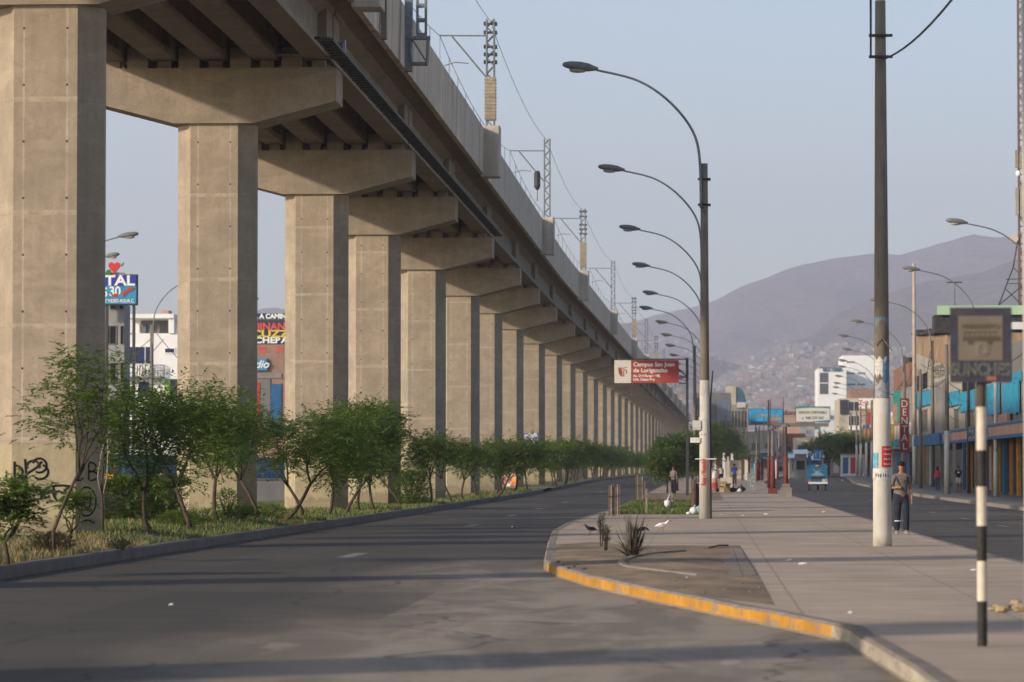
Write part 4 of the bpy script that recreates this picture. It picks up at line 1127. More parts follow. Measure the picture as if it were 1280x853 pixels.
def block(name, label, cat, x0, x1, y0, y1, z0, z1, wall, group=None, roof=True, parapet=.5):
    t = thing(name, label, cat, ((x0+x1)/2, y0, z0), 0, group)
    mb = MB(); mb.box(x0,x1,y0,y1,z0-.3,z1); mb.build('wall', wall, t)
    if roof:
        mb = MB(); h = parapet
        mb.box(x0,x1,y0,y0+.2,z1+.001,z1+h); mb.box(x0,x1,y1-.2,y1,z1+.001,z1+h); mb.box(x0,x0+.2,y0+.2,y1-.2,z1+.001,z1+h); mb.box(x1-.2,x1,y0+.2,y1-.2,z1+.001,z1+h)
        mb.build('roof_parapet', wall, t)
    return t
def B(name, col, **k): return M(name, col, .88, k.get('var',.14), k.get('scale',.6), dirt=k.get('dirt', tuple(c*.6 for c in col)))
def brick(name, a, mortar, sc=1.0):
    m, nt, b = newmat(name); t = nt.nodes.new('ShaderNodeTexBrick')
    v = coords(nt); x,y,z = sep(nt, v); cb = nt.nodes.new('ShaderNodeCombineXYZ')
    nt.links.new(mth(nt,'ADD', x, y), cb.inputs[0]); nt.links.new(z, cb.inputs[1]); nt.links.new(cb.outputs[0], t.inputs['Vector'])
    t.inputs['Scale'].default_value = 2.2*sc; t.inputs['Color1'].default_value = (*a,1); t.inputs['Color2'].default_value = (*[k*.72 for k in a],1); t.inputs['Mortar'].default_value = (*mortar,1)
    c = mixc(nt, mth(nt,'MULTIPLY', ramp(nt, noise(nt, v, .5, 5, .65), .4, .7), .35), t.outputs[0], tuple(k*.6 for k in a))
    nt.links.new(c, b.inputs['Base Color']); b.inputs['Roughness'].default_value = .92; return m
m_brick = brick('brick_wall', (.30,.13,.08), (.25,.22,.19))
m_brick2 = brick('brick_wall_pale', (.36,.20,.14), (.30,.26,.23))
m_greywall = B('grey_render', (.24,.225,.21)); m_dimgrey = B('dim_grey_render', (.17,.165,.16))
m_bwhite2 = B('white_render', (.66,.65,.63), var=.06); m_cream = B('cream_render', (.50,.44,.34)); m_pinkw = B('pink_render', (.45,.27,.20))
m_tarp = M('blue_tarp', (.03,.25,.39), .6, .22, 1.3, stretch=(1,1,.5)); m_bluep = M('blue_paint', (.02,.11,.24), .6, .2, 2)
m_yel = M('yellow_paint', (.50,.27,.03), .7, .25, 3); m_orange = M('orange_paint', (.42,.20,.04), .7, .2, 3)
m_ply = M('plywood', (.32,.215,.13), .9, .4, 1.4, dirt=(.18,.13,.09), stretch=(1,1,.6))
m_green = M('mint_panel', (.38,.52,.34), .8, .1, .8); m_net = M('dark_netting', (.05,.05,.05), .95, .5, 3)
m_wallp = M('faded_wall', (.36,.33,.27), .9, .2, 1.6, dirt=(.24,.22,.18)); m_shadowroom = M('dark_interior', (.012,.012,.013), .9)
m_teal = M('teal_paint', (.04,.30,.24), .7, .2, 2); m_shut = M('roller_shutter', (.30,.31,.32), .6, .2, 1, stretch=(.2,.2,14))
m_rwall = M('red_paint', (.40,.05,.04), .7, .2, 2)

# --- rundown building at the right: facade x = 18 facing the avenue, plus the gable towards us
XF = 18.0
def fd(px): # distance at which column px meets the facade plane x=XF
    lo, hi = 20, 3000
    for _ in range(60):
        m_ = (lo+hi)/2
        if P(px,600,m_).x < XF: lo = m_
        else: hi = m_
    return lo
def fz(px, py): return P(px,py,fd(px)).z
y1 = fd(1146); y0 = fd(1243); zt = fz(1150, 417)
rb = thing('rundown_building', 'rundown four storey building with plywood upper walls and bright blue panels', 'building', (XF, y0, .15))
ymid = fd(1190); zm_ = fz(1190,418)
mb = MB(); mb.add([(XF,ymid,3.9),(34,ymid,3.9),(34,y1,3.9),(XF,y1,3.9),(XF,ymid,zm_-.4),(34,ymid,zm_-.4),(34,y1,zt-.4),(XF,y1,zt-.4)],[(0,3,2,1),(4,5,6,7),(0,1,5,4),(1,2,6,5),(2,3,7,6),(3,0,4,7)]); mb.box(XF, 34, y0-3, ymid-.003, 3.9, 8.4); mb.build('wall', m_wallp, rb)
mb = MB(); mb.box(XF+2.6, 34, y0-3, y1, -.1, 3.9); mb.build('ground_floor', M('shutters_in_shade',(.05,.045,.045)), rb)  # near-black colour paints in the shade of the open ground floor and its shutters
mb = MB(); mb.add([(XF-.003,ymid,zm_-2.4),(XF-.003,y1-1,fz(1150,440)),(XF-.003,y1-1,zt),(XF-.003,ymid,zm_),(XF-.06,ymid,zm_-2.4),(XF-.06,y1-1,fz(1150,440)),(XF-.06,y1-1,zt),(XF-.06,ymid,zm_)],[(0,1,2,3),(7,6,5,4),(0,4,5,1),(1,5,6,2),(2,6,7,3),(3,7,4,0)]); mb.box(XF-.09,XF-.06,fd(1167),fd(1167)+.25,fz(1167,440),zt+.1); mb.build('plywood_wall', m_ply, rb)
mb = MB()
for k in range(14):
    y = ymid+(y1-ymid)*k/14; z_ = zm_+(zt-zm_)*k/14; mb.box(XF-.4, XF+1, y, y+(y1-ymid)/14, z_+.05+rnd.uniform(0,.1), z_+.15+rnd.uniform(0.05,.35))
mb.build('roof_sheets', m_net, rb)
rects = [(fd(1161),fd(1147),fz(1154,488),fz(1154,468)),(fd(1221),fd(1204),fz(1212,490),fz(1212,468)),(fd(1242),fd(1232),fz(1238,480),fz(1238,466))]
windows(rb, rects, ('W', XF), m_wallp, m_shadowroom)
windows(rb, [(fd(1160),fd(1152),fz(1156,538),fz(1156,513)),(fd(1199),fd(1194),fz(1196,536),fz(1196,512)),(fd(1218),fd(1208),fz(1213,536),fz(1213,515)),(fd(1184),fd(1176),fz(1180,538),fz(1180,515))], ('W', XF), m_greywall, m_glass)
for a,b_,c,d in ((1145,1167.5,508,490),(1184,1201,508,490),(1202,1221,514,489),):
    mb = MB(); mb.box(XF-.16,XF-.10,fd(b_),fd(a),fz((a+b_)/2,c),fz((a+b_)/2,d)); mb.build('blue_panel', m_tarp, rb)
mb = MB(); mb.box(XF-.35,XF-.002,fd(1184),fd(1170),3.9,fz(1176,478)); mb.build('pilaster', m_greywall, rb)
for body, yy_, pc in (('DENTAL',451,1172),('SERVICE',459.5,1176),('INTEGRAL',468,1177)): text('lettering', body, .62, (XF-.02, fd(pc), fz(pc,yy_)), FW, M('faded_letters',(.10,.09,.08),.9), rb, 9 if body=='DENTAL' else 7.5, bold=.01)
# ground floor columns
zf_ = 3.9
cols = [(1150,m_bwhite2,.30),(1155,m_orange,.32),(1163,m_bwhite2,.3),(1176,m_greywall,.35),(1192,m_greywall,.3),(1204,m_bluep,.35),(1209,m_orange,.28),(1213,m_orange,.25),(1219,m_greywall,.3),(1231,m_greywall,.3),(1240,m_orange,.22)]
for px, mt, w in cols:
    y = fd(px); mb = MB(); mb.box(XF-.03,XF+.14,y-w,y+w,.1,zf_); mb.build('column', mt, rb)
mb = MB(); mb.box(XF-1.0,XF-.36,fd(1184)-6,fd(1158),fz(1164,558),fz(1164,545)); 
mb.v = [(x + (1.0 if (z > 3.6 and x < XF-1) else 0), y, z) for x,y,z in mb.v]
mb.build('awning', m_bluep, rb)
for a,b_,mt in ((1166,1172,m_shut),(1195,1202,m_shut)):
    mb = MB(); mb.box(XF+2.5,XF+2.58,fd(b_)-1,fd(a)+2,.15,3.3); mb.build('shutter', mt, rb)
mb = MB(); mb.box(XF+1.9,XF+2.1,fd(1174),fd(1158),.15,3.2); mb.build('shop_front', m_glass, rb)
# neighbouring shop nearer to us
y2 = fd(1243)-3.2; y3 = 150.0
sb = thing('corner_shop_building', 'low shop building with blue sheeting over a red lettered fascia', 'building', (XF, y3, .15))
mb = MB(); mb.box(XF,34,y3,y2,3.95,9.0); mb.build('wall', m_dimgrey, sb)
mb = MB(); mb.box(XF+2.2,34,y3,y2,-.1,3.95); mb.build('ground_floor', M('shutters_in_shade',(.05,.045,.045),.8,.4,1.0,dirt=(.10,.07,.05)), sb)  # same dark colour: interior shade painted onto the back wall with its shutters
for a,b_,c,d in ((1235,1252,519,480),(1257,1277,518,478),(1264,1280,479,466),(1284,1300,518,470)):
    mb = MB(); ya_, yb_ = fd(b_), fd(a); z0_, z1_ = fz((a+b_)/2,c), fz((a+b_)/2,d)
    n = 8
    vs = []
    for i in range(n+1):
        y = ya_+(yb_-ya_)*i/n; o_ = .12+.05*math.sin(i*1.9)
        vs += [(XF-o_,y,z0_+.08*math.sin(i*2.3)),(XF-o_-.03,y,z1_),(XF-o_+.04,y,z1_),(XF-o_+.04,y,z0_+.08*math.sin(i*2.3))]
    mb.add(vs, [(4*i+k,4*i+(k+1)%4,4*i+4+(k+1)%4,4*i+4+k) for i in range(n) for k in range(4)]+[(0,1,2,3),(4*n+3,4*n+2,4*n+1,4*n)])
    mb.build('blue_sheet', m_tarp, sb)
mb = MB(); za, zb2 = fz(1260,547), fz(1260,536)
mb.box(XF-1.6,XF-1.45,170,fd(1208),za,zb2); fa = mb.build('fascia', m_pinkw, sb)
mb = MB(); mb.box(XF-1.63,XF-1.42,170,fd(1208),za-.18,za-.003); mb.box(XF-1.63,XF-1.42,170,fd(1208),zb2+.003,zb2+.12); mb.build('fascia_trim', m_bluep, sb)
mb = MB(); mb.box(XF-1.6,XF-.001,170,fd(1208),zb2+.13,zb2+.2); mb.build('canopy', m_greywall, sb)
text('lettering', 'MAMPER', .62, (XF-1.61, fd(1257), (za+zb2)/2), FW, m_bluep, fa, 6.5, bold=.02)
for px, mt, w in ((1247,m_yel,.2),(1254.5,m_bluep,.45),(1263,m_orange,.16),(1272,m_yel,.35),(1279,m_dimgrey,.2),(1290,m_bluep,.3)):
    y = fd(px); mb = MB(); mb.box(XF-.03,XF+.16,y-w,y+w,.1,3.95); mb.build('column', mt, sb)
mb = MB(); mb.box(XF-.3,XF-.12,fd(1266),fd(1252),fz(1258,536),fz(1258,518)); mb.build('hanging_ad', m_pinkw, sb)
mb = MB(); mb.box(XF-.1,XF-.004,fd(1244),fd(1236),fz(1240,536),fz(1240,519)); mb.build('window', m_glass, sb)
# mint green roof board, netting and telecom tower
D = 232.0
rt = thing('roof_structure', 'mint green band wall above dark netting on the roofs at the right edge', 'roof structure', (P(1226,385,D).x, D, 9))
xa, xb_ = P(1172,385,D).x, P(1290,385,D).x
mb = MB(); mb.box(xa,xb_,D,D+.5,P(1226,393.5,D).z,P(1226,382,D).z); mb.build('green_wall', m_green, rt)
mb = MB(); mb.box(P(1168.5,400,D).x,xb_,D+.3,D+2.8,P(1226,416,D).z,P(1226,393.4,D).z); mb.build('netting', m_net, rt)
mb = MB(); mb.box(P(1263,405,D).x,xb_,D-.1,D+.29,P(1226,412,D).z,P(1226,403,D).z); mb.build('rubble_wall', m_bwhite2, rt)
mb = MB(); mb.box(P(1264,405,D).x,xb_,D+.0,D+2.6,P(1226,440,D).z,P(1226,416.2,D).z); mb.build('plywood_wall', m_ply, rt)
mb = MB(); mb.box(P(1264,405,D).x,xb_,D+.05,D+2.6,P(1226,468,D).z,P(1226,440.2,D).z); mb.build('lower_wall', m_greywall, rt)
mb = MB(); xm_ = P(1195,380,D).x; mb.tube([(xm_,D+1,P(1195,383,D).z),(xm_,D+1,P(1195,352,D).z)], .02, 5); mb.box(xm_-.55,xm_+.5,D+.98,D+1.02,P(1195,353,D).z,P(1195,352,D).z+.03); mb.build('antenna', m_dark, rt)
D = 246.0
q = P(1281,382,D); tw = thing('telecom_tower', 'lattice telecom tower with antenna panels on the roof at the right edge', 'tower', (q.x, D, q.z-3))
zt0, zt1 = 0.0, P(1281,-40,D).z-(q.z-3)
mb = MB(); w0 = P(1281,0,D).x-P(1274.5,0,D).x
for sx in (-1,1):
    for sy in (-1,1): mb.box(sx*w0-.05,sx*w0+.05,sy*w0-.05,sy*w0+.05,0,zt1)
n = 44
for i in range(n):
    a, b_ = zt1*i/n, zt1*(i+1)/n; s = 1 if i%2 else -1
    for sy in (-1,1): mb.tube([(-s*w0,sy*w0,a),(s*w0,sy*w0,b_)], .03, 4); mb.tube([(-w0,sy*w0,a),(w0,sy*w0,a)], .025, 4)
    for sx in (-1,1): mb.tube([(sx*w0,-s*w0,a),(sx*w0,s*w0,b_)], .03, 4)
mb.build('lattice', M('tower_steel',(.17,.10,.075),.7,.3,2), tw, world=False)
mb = MB()
def tq(px, py): p = P(px,py,D); return (p.x-q.x, -.3, p.z-(q.z-3))
mb.tube([tq(1248,382),tq(1266,335),tq(1272,300)], .05, 5); mb.tube([tq(1248,382),tq(1277,358)], .04, 5); mb.tube([tq(1257,362),tq(1276,381)], .04, 5); mb.tube([tq(1257,350),tq(1277,349)], .03, 5); mb.tube([tq(1260,355),tq(1277,355)], .03, 5); mb.tube([tq(1266,335),tq(1277,345)], .03, 5)
mb.build('stay_frame', m_dark, tw, world=False)
for a,b_,c,d,mt in ((1268,1271.5,189,211,'p'),(1273,1276,193,212,'p'),(1268.5,1272,236,270,'w'),(1274,1278,234,272,'w')):
    p0, p1 = tq(a,d), tq(b_,c); mb = MB(); mb.box(p0[0],p1[0],-.75,-.5,p0[2],p1[2]); mb.build('antenna_panel', M('antenna_'+mt, (.30,.24,.20) if mt == 'p' else (.32,.29,.26), .6), tw, world=False)
mb = MB(); p0 = tq(1266.5,299.5); mb.tube([(p0[0],-.8,p0[2]),(p0[0],-.35,p0[2])], [.30,.30], 14); mb.build('microwave_dish', m_cream, tw, world=False)
mb = MB(); p0 = tq(1272,218); mb.ball((p0[0],-.6,p0[2]), .2,.2,.22,10); mb.build('microwave_dish', m_cleanwhite, tw, world=False)
# two cables drooping over the facade
for k,(a,b_,s) in enumerate((((1163,440),(1150,492),.6),((1202,505),(1182,480),.9),((1280,500),(1240,488),.5),((1187,520),(1204,515),.4))):
    pa = P(a[0],a[1],205 if a[0]>1200 else 240); pb_ = P(b_[0],b_[1],215 if a[0]>1200 else 262)
    wire('service_cable', ['cable drooping from a pole past the dark upper window','cable slung in front of the blue panels','cable loop over the large blue sheets','short cable looping below the blue panels'][k], sag(pa,pb_,s,12), .02)
# vertical dental sign and buildings between
D = 297.0
ds = thing('dental_sign', 'vertical red signboard with white capital letters reading dental', 'sign', (P(1130.5,560,D).x, D, 3.0))
xa, xb_ = P(1124.8,500,D).x, P(1136,500,D).x; z0_, z1_ = P(1130,566,D).z, P(1130,498,D).z
mb = MB(); mb.box(xa,xb_,D-.15,D,z0_,z1_); mb.build('panel', M('faded_red',(.20,.035,.035),.8,.25,1.5), ds)
for k, c in enumerate('DENTAL'):
    text('letter', c, .86, ((xa+xb_)/2, D-.16, z1_-.5-k*(z1_-z0_-.3)/6), FC, m_paper, ds, .95, bold=.0)

# pale blocks added out of view, nearer than the corner shop, to bounce sunlight
for y0_n, y1_n, h_n, m_n, lab_n in ((-40,20,11,m_cream,'unseen cream building added beside the camera to bounce sunlight'),(21,85,9.5,m_bwhite2,'unseen white building added before the corner shop to bounce sunlight'),(86,148,12,m_cream,'unseen tall cream building added next to the corner shop to bounce sunlight')):
    t = block('bounce_building', lab_n, 'building', XF, XF+14, y0_n, y1_n, .15, h_n, m_n)
    windows(t, [(y,y+2.2,z,z+1.5) for y in range(y0_n+3, y1_n-4, 8) for z in (4.5,7.3)], ('W', XF), m_greywall)
# --- the right-hand frontage beyond
def fr_x(D): return 18.4+offr(D)
right_defs = [ # D0, D1, height, wall, label
 (300,322,8.0,m_greywall,'narrow grey building behind the tall pale pole with posters on its ground floor'),
 (323,350,10.5,m_brick,'unplastered red brick building left of the rundown one'),
 (352,392,6.2,m_cream,'low cream shop row behind the utility poles right of the concrete pole'),
 (394,430,7.0,m_bwhite2,'low white shop row just left of the concrete pole foot'),
 (432,476,6.0,m_greywall,'low grey shop row behind the whitewashed poles'),
 (478,530,7.5,m_brick2,'pale brick house behind the row of dark trees'),
 (560,640,6.5,m_cream,'cream building mostly hidden behind the dark trees'),
]
for D0, D1, hh, wm, lab in right_defs:
    x = fr_x(D0); zb = gz(D0)+.15; t = block('shophouse', lab, 'building', x, x+14, D0, D1, zb, zb+hh, wm)
    nfl = int(hh//2.9)
    rc = []
    for f_ in range(1, nfl):
        yy = D0+2
        while yy < D1-3: rc.append((yy,yy+2.0,zb+.9+f_*2.9,zb+2.3+f_*2.9)); yy += 5
    windows(t, rc, ('W', x), m_bwhite2 if wm is not m_bwhite2 else m_greywall)
    rs = []
    for f_ in range(1, nfl): rs += [(x+1.0,x+2.2,zb+.9+f_*2.9,zb+2.3+f_*2.9),(x+3.2,x+4.4,zb+.9+f_*2.9,zb+2.3+f_*2.9)]
    windows(t, rs, ('S', D0), m_greywall)
    yy = D0+1
    while yy < D1-4:
        mb = MB(); mb.box(x-.05,x-.003,yy,yy+3.2,zb,zb+2.7); mb.build('shutter', rnd.choice([m_shut,m_bluep,m_rwall,m_bwhite2,m_shadowroom]), t); yy += 4.6
    mb = MB(); mb.box(x-.9,x-.004,D0+.5,D1-.5,zb+2.95,zb+3.1); mb.build('canopy', m_greywall, t)
    yy = D0+1.5
    while yy < D1-4:
        w_ = rnd.uniform(2.2,5); z_ = zb+3.2+rnd.uniform(0,.3)
        mb = MB(); mb.box(x-.16,x-.004,yy,min(D1-.3,yy+w_),z_,z_+rnd.uniform(.6,1.1)); mb.build('signboard', rnd.choice([m_rwall,m_bluep,m_yel,m_cleanwhite,m_teal,m_tarp,m_orange]), t); yy += w_+rnd.uniform(.3,2.5)
    for k_ in range(max(1,int((D1-D0)/13))):
        yy = rnd.uniform(D0+1,D1-2); z_ = zb+rnd.uniform(3.4,hh-2.2); h_ = rnd.uniform(1.2,2.4)
        mb = MB(); mb.box(x-1.1,x-.2,yy,yy+.12,z_,z_+h_); mb.box(x-.2,x-.002,yy+.03,yy+.08,z_+.2,z_+.3); mb.build('hanging_sign', rnd.choice([m_rwall,m_cleanwhite,m_yel,m_bluep,m_teal,m_pinkw]), t)
    for k_ in range(3):
        xx_ = x+rnd.uniform(.5,4); yy = rnd.uniform(D0+1,D1-3); mb = MB(); mb.tube([(xx_,yy,zb+hh+.5),(xx_,yy,zb+hh+1.3)], .5, 10); mb.build('water_tank', m_dark, t)
# white pilasters / panels under the trees beyond the three wheeler
for k in range(16):
    D = 640+k*6; 
# poster panels and kiosks along the right pavement left of the big pole
for k,(px,D,w,hh,mt,lab) in enumerate(((1043,505,3.2,2.6,m_bwhite2,'white market stall front farthest left under the dark trees'),(1055,480,3.4,2.7,m_pinkw,'faded pink stall front under the dark trees'),(1066,452,3.0,2.8,m_bwhite2,'white stall front beside the distant whitewashed poles'),(1032,560,4,2.6,m_greywall,'grey stall front behind the three wheeler'),(1020,600,5,2.8,m_rwall,'dark red stall front far behind the three wheeler'))):
    q = P(px,600,D); zb = gz(D)+.15; t = thing('market_stall', lab, 'stall', (q.x,D,zb))
    mb = MB(); mb.box(-w/2,w/2,0,2.2,-.1,hh); mb.build('cabin', mt, t, world=False)
    mb = MB(); mb.box(-w/2-.2,w/2+.2,-.5,2.4,hh+.01,hh+.12); mb.build('roof', m_dimgrey, t, world=False)
    for j in range(3):
        mb = MB(); mb.box(-w/2+.2+j*w/3,-w/2+j*w/3+w/3-.1,-.04,-.003,.3,hh-.4); mb.build('panel', [m_shut,m_bwhite2,m_bluep,m_rwall][(j+k)%4], t, world=False)

# clutter under the footbridge: kiosks and posts
rk = random.Random(21)
for k in range(22):
    D = rk.uniform(400,600); px = rk.uniform(952,1018); w = rk.uniform(1.2,2.6); h = rk.uniform(1.9,3.2); x = P(px,600,D).x
    t = thing('kiosk', 'small kiosk in the far jumble below the footbridge and billboards', 'kiosk', (x,D,gz(D)), 0, 'far kiosks below the footbridge')
    mb = MB(); mb.box(-w/2,w/2,0,1.8,-.1,h); mb.build('cabin', rk.choice([m_greywall,m_cream,m_dimgrey,m_bluep,m_brick2,m_wallp]), t, world=False)
    mb = MB(); mb.add([(-w/2-.2,-.5,h-.1),(w/2+.2,-.5,h-.1),(w/2+.2,2,h+.35),(-w/2-.2,2,h+.35),(-w/2-.2,-.5,h-.02),(w/2+.2,-.5,h-.02),(w/2+.2,2,h+.43),(-w/2-.2,2,h+.43)], [(0,3,2,1),(4,5,6,7),(0,1,5,4),(1,2,6,5),(2,3,7,6),(3,0,4,7)]); mb.build('roof', rk.choice([m_dimgrey,m_teal,m_tarp,m_cleanwhite,m_rwall,m_net]), t, world=False)
    mb = MB(); mb.box(-w*.35,w*.35,-.03,-.003,h*.35,h*.7); mb.build('hatch', m_shadowroom, t, world=False)
for k,(px,D,hh,w,wm,lab) in enumerate(((953,560,6.5,5,m_greywall,'grey two storey house left under the blue billboard'),(965,640,7.5,5,m_brick2,'pale brick house between the blue billboard and the footbridge pillar'),(1010,630,6.0,5,m_cream,'small cream house behind the footbridge'),(992,650,7,4.5,m_brick,'red brick house just behind the footbridge'))):
    x = P(px,600,D).x; t = block('small_house', lab, 'house', x-w/2, x+w/2, D, D+8, gz(D), gz(D)+hh, wm)
    windows(t, [(x-w*.35,x-w*.1,gz(D)+z_,gz(D)+z_+1.2) for z_ in (1.0,3.9)]+[(x+w*.1,x+w*.35,gz(D)+z_,gz(D)+z_+1.2) for z_ in (1.0,3.9)], ('S', D), m_greywall)
# building with dark windows under the brick storey + poster column
D = 560.0
def px_block(name, lab, cat, px0, px1, pyt, D, depth, wall, z0=0, group=None, parapet=.5, roof=True):
    a, b_ = P(px0,500,D).x, P(px1,500,D).x; zt_ = P((px0+px1)/2,pyt,D).z
    return block(name, lab, cat, a, b_, D, D+depth, z0, zt_, wall, group, roof, parapet), a, b_
t, a, b_ = px_block('office_building','cream building with wide dark windows below a bare brick storey','building',1049,1098,502,D,20,m_cream,gz(D))
def pr(D, x0_, x1_, yt, yb): return (P(x0_,yt,D).x, P(x1_,yt,D).x, P(x0_,yb,D).z, P(x0_,yt,D).z)
windows(t, [pr(D,1061,1074,502.5,514),pr(D,1061,1074,520,532)], ('S', D), m_bwhite2)
mb = MB(); r_ = pr(D,1050,1059.5,500,518); mb.box(r_[0],r_[1],D-.3,D-.003,r_[2],r_[3]); mb.build('dark_sign', m_dark, t)
mb = MB(); r_ = pr(D,1061,1074,533,538); mb.box(r_[0],r_[1],D-.8,D-.003,r_[2],r_[3]); mb.build('balcony', m_cleanwhite, t)
mb = MB(); a0, b0 = P(1064,490,D).x, P(1094,490,D).x; mb.box(a0,b0,D+2,D+16,P(1070,501.9,D).z+.51,P(1070,485.5,D).z); mb.build('brick_storey', m_brick2, t)
# poster column
D = 470.0
ad = thing('advert_column', 'tall stack of colourful shop signboards with red lettering over white', 'sign', (P(1083,560,D).x, D, gz(D)+.15))
r_ = pr(D,1073.5,1092,498,511); mb = MB(); mb.box(r_[0],r_[1],D-.2,D,r_[2],r_[3]); p_ = mb.build('white_board', m_cleanwhite, ad)
text('lettering', 'Zeit &', .95, ((r_[0]+r_[1])/2, D-.21, (r_[2]+r_[3])/2+.05), FC, m_red, p_, .85, bold=.03)
for (c0,c1,t0,t1,mt) in ((1075,1088,511.3,515,m_orange),(1075,1086,515.3,530.8,m_paper),(1084,1089,515.3,530.8,m_rwall),(1079,1087,531,536,m_bluep),(1079.5,1086.5,536.3,553,m_orange),(1075,1084,553.3,556,m_yel)):
    r_ = pr(D,c0,c1,t0,t1); mb = MB(); mb.box(r_[0],r_[1],D-.25 if mt is m_rwall else D-.2,D,r_[2],r_[3]); o_ = mb.build('advert_panel', mt, ad)
    if mt is m_paper:
        for k in range(5):
            m2 = MB(); z_ = r_[2]+(r_[3]-r_[2])*(.12+.18*k); m2.box(r_[0]+.1,r_[1]-.35,D-.215,D-.203,z_,z_+.13); m2.build('text_line', m_dark if k%2 else m_red, o_)
mb = MB(); mb.box(-.12,.12,-.05,.15,0,8.5); mb.build('post', m_dark, ad, world=False)
# tall white block far behind
D = 900.0
t, a, b_ = px_block('tower_block','tall plain white tower block with narrow window strips','building',1053,1104,447,D,26,m_cleanwhite,.7)
windows(t, [pr(D,x_,x_+9.5,y_,y_+1.7) for (x_,y_) in ((1058.5,452),(1058.5,466),(1072,466),(1059.5,480),(1072,480))], ('S', D), m_bwhite2, M('strip_glass',(.17,.16,.15),.5))
D = 890.0
t, a, b_ = px_block('white_annexe','white annexe with large square windows and blue lettering on its top edge','building',1022.5,1058,463,D,24,m_cleanwhite,.7)
windows(t, [pr(D,1025,1035,466.5,478),pr(D,1025,1035,480,492.5)], ('S', D), m_greywall, M('annexe_glass',(.10,.11,.12),.3))
text('lettering', 'BEDA TORRES', 1.05, (P(1038,461,D).x+.5, D-.2, P(1038,463,D).z), FC, m_bluep, t, .75, ext=.05, bold=.03)
mb = MB(); r_ = pr(D,1024,1052,459,461); mb.box(r_[0],r_[1],D,D+.2,r_[2],r_[3]); mb.build('roof_rail', m_greywall, t)

# pedestrian bridge with billboards
D = 600.0
fb = thing('footbridge', 'grey footbridge crossing the avenue behind the billboards', 'footbridge', (P(998,560,D).x, D, .6))
mb = MB(); r_ = pr(D,966,1036,529,533.5); mb.box(r_[0],r_[1],D,D+2.4,r_[2],r_[3]); mb.build('deck', m_dimgrey, fb)
mb = MB(); z_ = r_[3]
x_ = r_[0]
while x_ < r_[1]: mb.box(x_,x_+.06,D,D+.06,z_,z_+1.1); x_ += .5
mb.box(r_[0],r_[1],D,D+.08,z_+1.05,z_+1.15); mb.build('railing', m_steel, fb)
for px in (972,1021):
    mb = MB(); x_ = P(px,540,D).x; mb.box(x_-.3,x_+.3,D+.8,D+1.5,.3,r_[2]-.002); mb.build('pillar', m_bwhite2, fb)
def billboard(lab, px0, px1, py0, py1, D, mt, lines, tm, posts=(.2,.8), name='billboard', yoff=-.3):
    r_ = pr(D,px0,px1,py0,py1); t = thing(name, lab, 'billboard', ((r_[0]+r_[1])/2, D+yoff, gz(D)))
    mb = MB(); mb.box(r_[0],r_[1],D+yoff-.12,D+yoff,r_[2],r_[3]); p_ = mb.build('panel', mt, t)
    mb = MB(); f = .1
    mb.box(r_[0]-f,r_[1]+f,D+yoff+.001,D+yoff+.1,r_[2]-f,r_[3]+f)
    for u in posts: x_ = r_[0]+(r_[1]-r_[0])*u; mb.box(x_-.1,x_+.1,D+yoff+.101,D+yoff+.3,.4,r_[2])
    mb.build('frame', m_dark, t)
    for (body, s_, u, w_, m_, sx) in lines:
        text('lettering', body, s_, (r_[0]+(r_[1]-r_[0])*u, D+yoff-.13, r_[2]+(r_[3]-r_[2])*w_), FC, m_, p_, sx, bold=.014)
    return t, r_, p_
m_bbwhite = M('billboard_white', (.62,.60,.52), .7, .04, .5)
t, r_, p_ = billboard('large white billboard with dark lettering offering the space and a phone number', 995,1037,509,527.5,600, m_bbwhite, [('ESPACIO DISPONIBLE',.62,.5,.62,m_dark,.82),('c  948 529 547',.66,.5,.25,m_dark,.95)], None, posts=())
mb = MB(); n_ = 10; W_ = r_[1]-r_[0]
vs = []
for i in range(n_+1):
    u = i/n_; vs += [(r_[0]+W_*u, 599.57, r_[3]-.30+.16*math.sin(u*3)), (r_[0]+W_*u, 599.57, r_[3])]
mb.add(vs, [(2*i,2*i+2,2*i+3,2*i+1) for i in range(n_)]); mb.build('teal_stripe', m_teal, p_)
mb = MB(); mb.add([(r_[0]+W_*.45,599.57,r_[2]),(r_[1],599.57,r_[2]),(r_[1],599.57,r_[2]+.32),(r_[0]+W_*.45,599.57,r_[2]+.02)], [(0,1,2,3)]); mb.build('blue_stripe', m_tarp, p_)
m_bbblue = M('billboard_blue', (.03,.30,.55), .6, .35, .8)
t, r_, p_ = billboard('bright blue billboard with yellow patterned figures over the shelter', 936,978,512,531,620, m_bbblue, [('3 Raya',.85,.42,.62,m_yel,.9),('Luna',.75,.78,.58,m_yel,.9)], None)
for (u0,u1,w0_,w1_,mt) in ((.03,.55,.02,.2,m_dark),(.62,.88,.03,.22,m_rwall),(.55,.98,.30,.42,m_yel),(.06,.2,.25,.75,m_tarp)):
    mb = MB(); mb.box(r_[0]+(r_[1]-r_[0])*u0,r_[0]+(r_[1]-r_[0])*u1,619.555,619.57,r_[2]+(r_[3]-r_[2])*w0_,r_[2]+(r_[3]-r_[2])*w1_); mb.build('picture_patch', mt, p_)
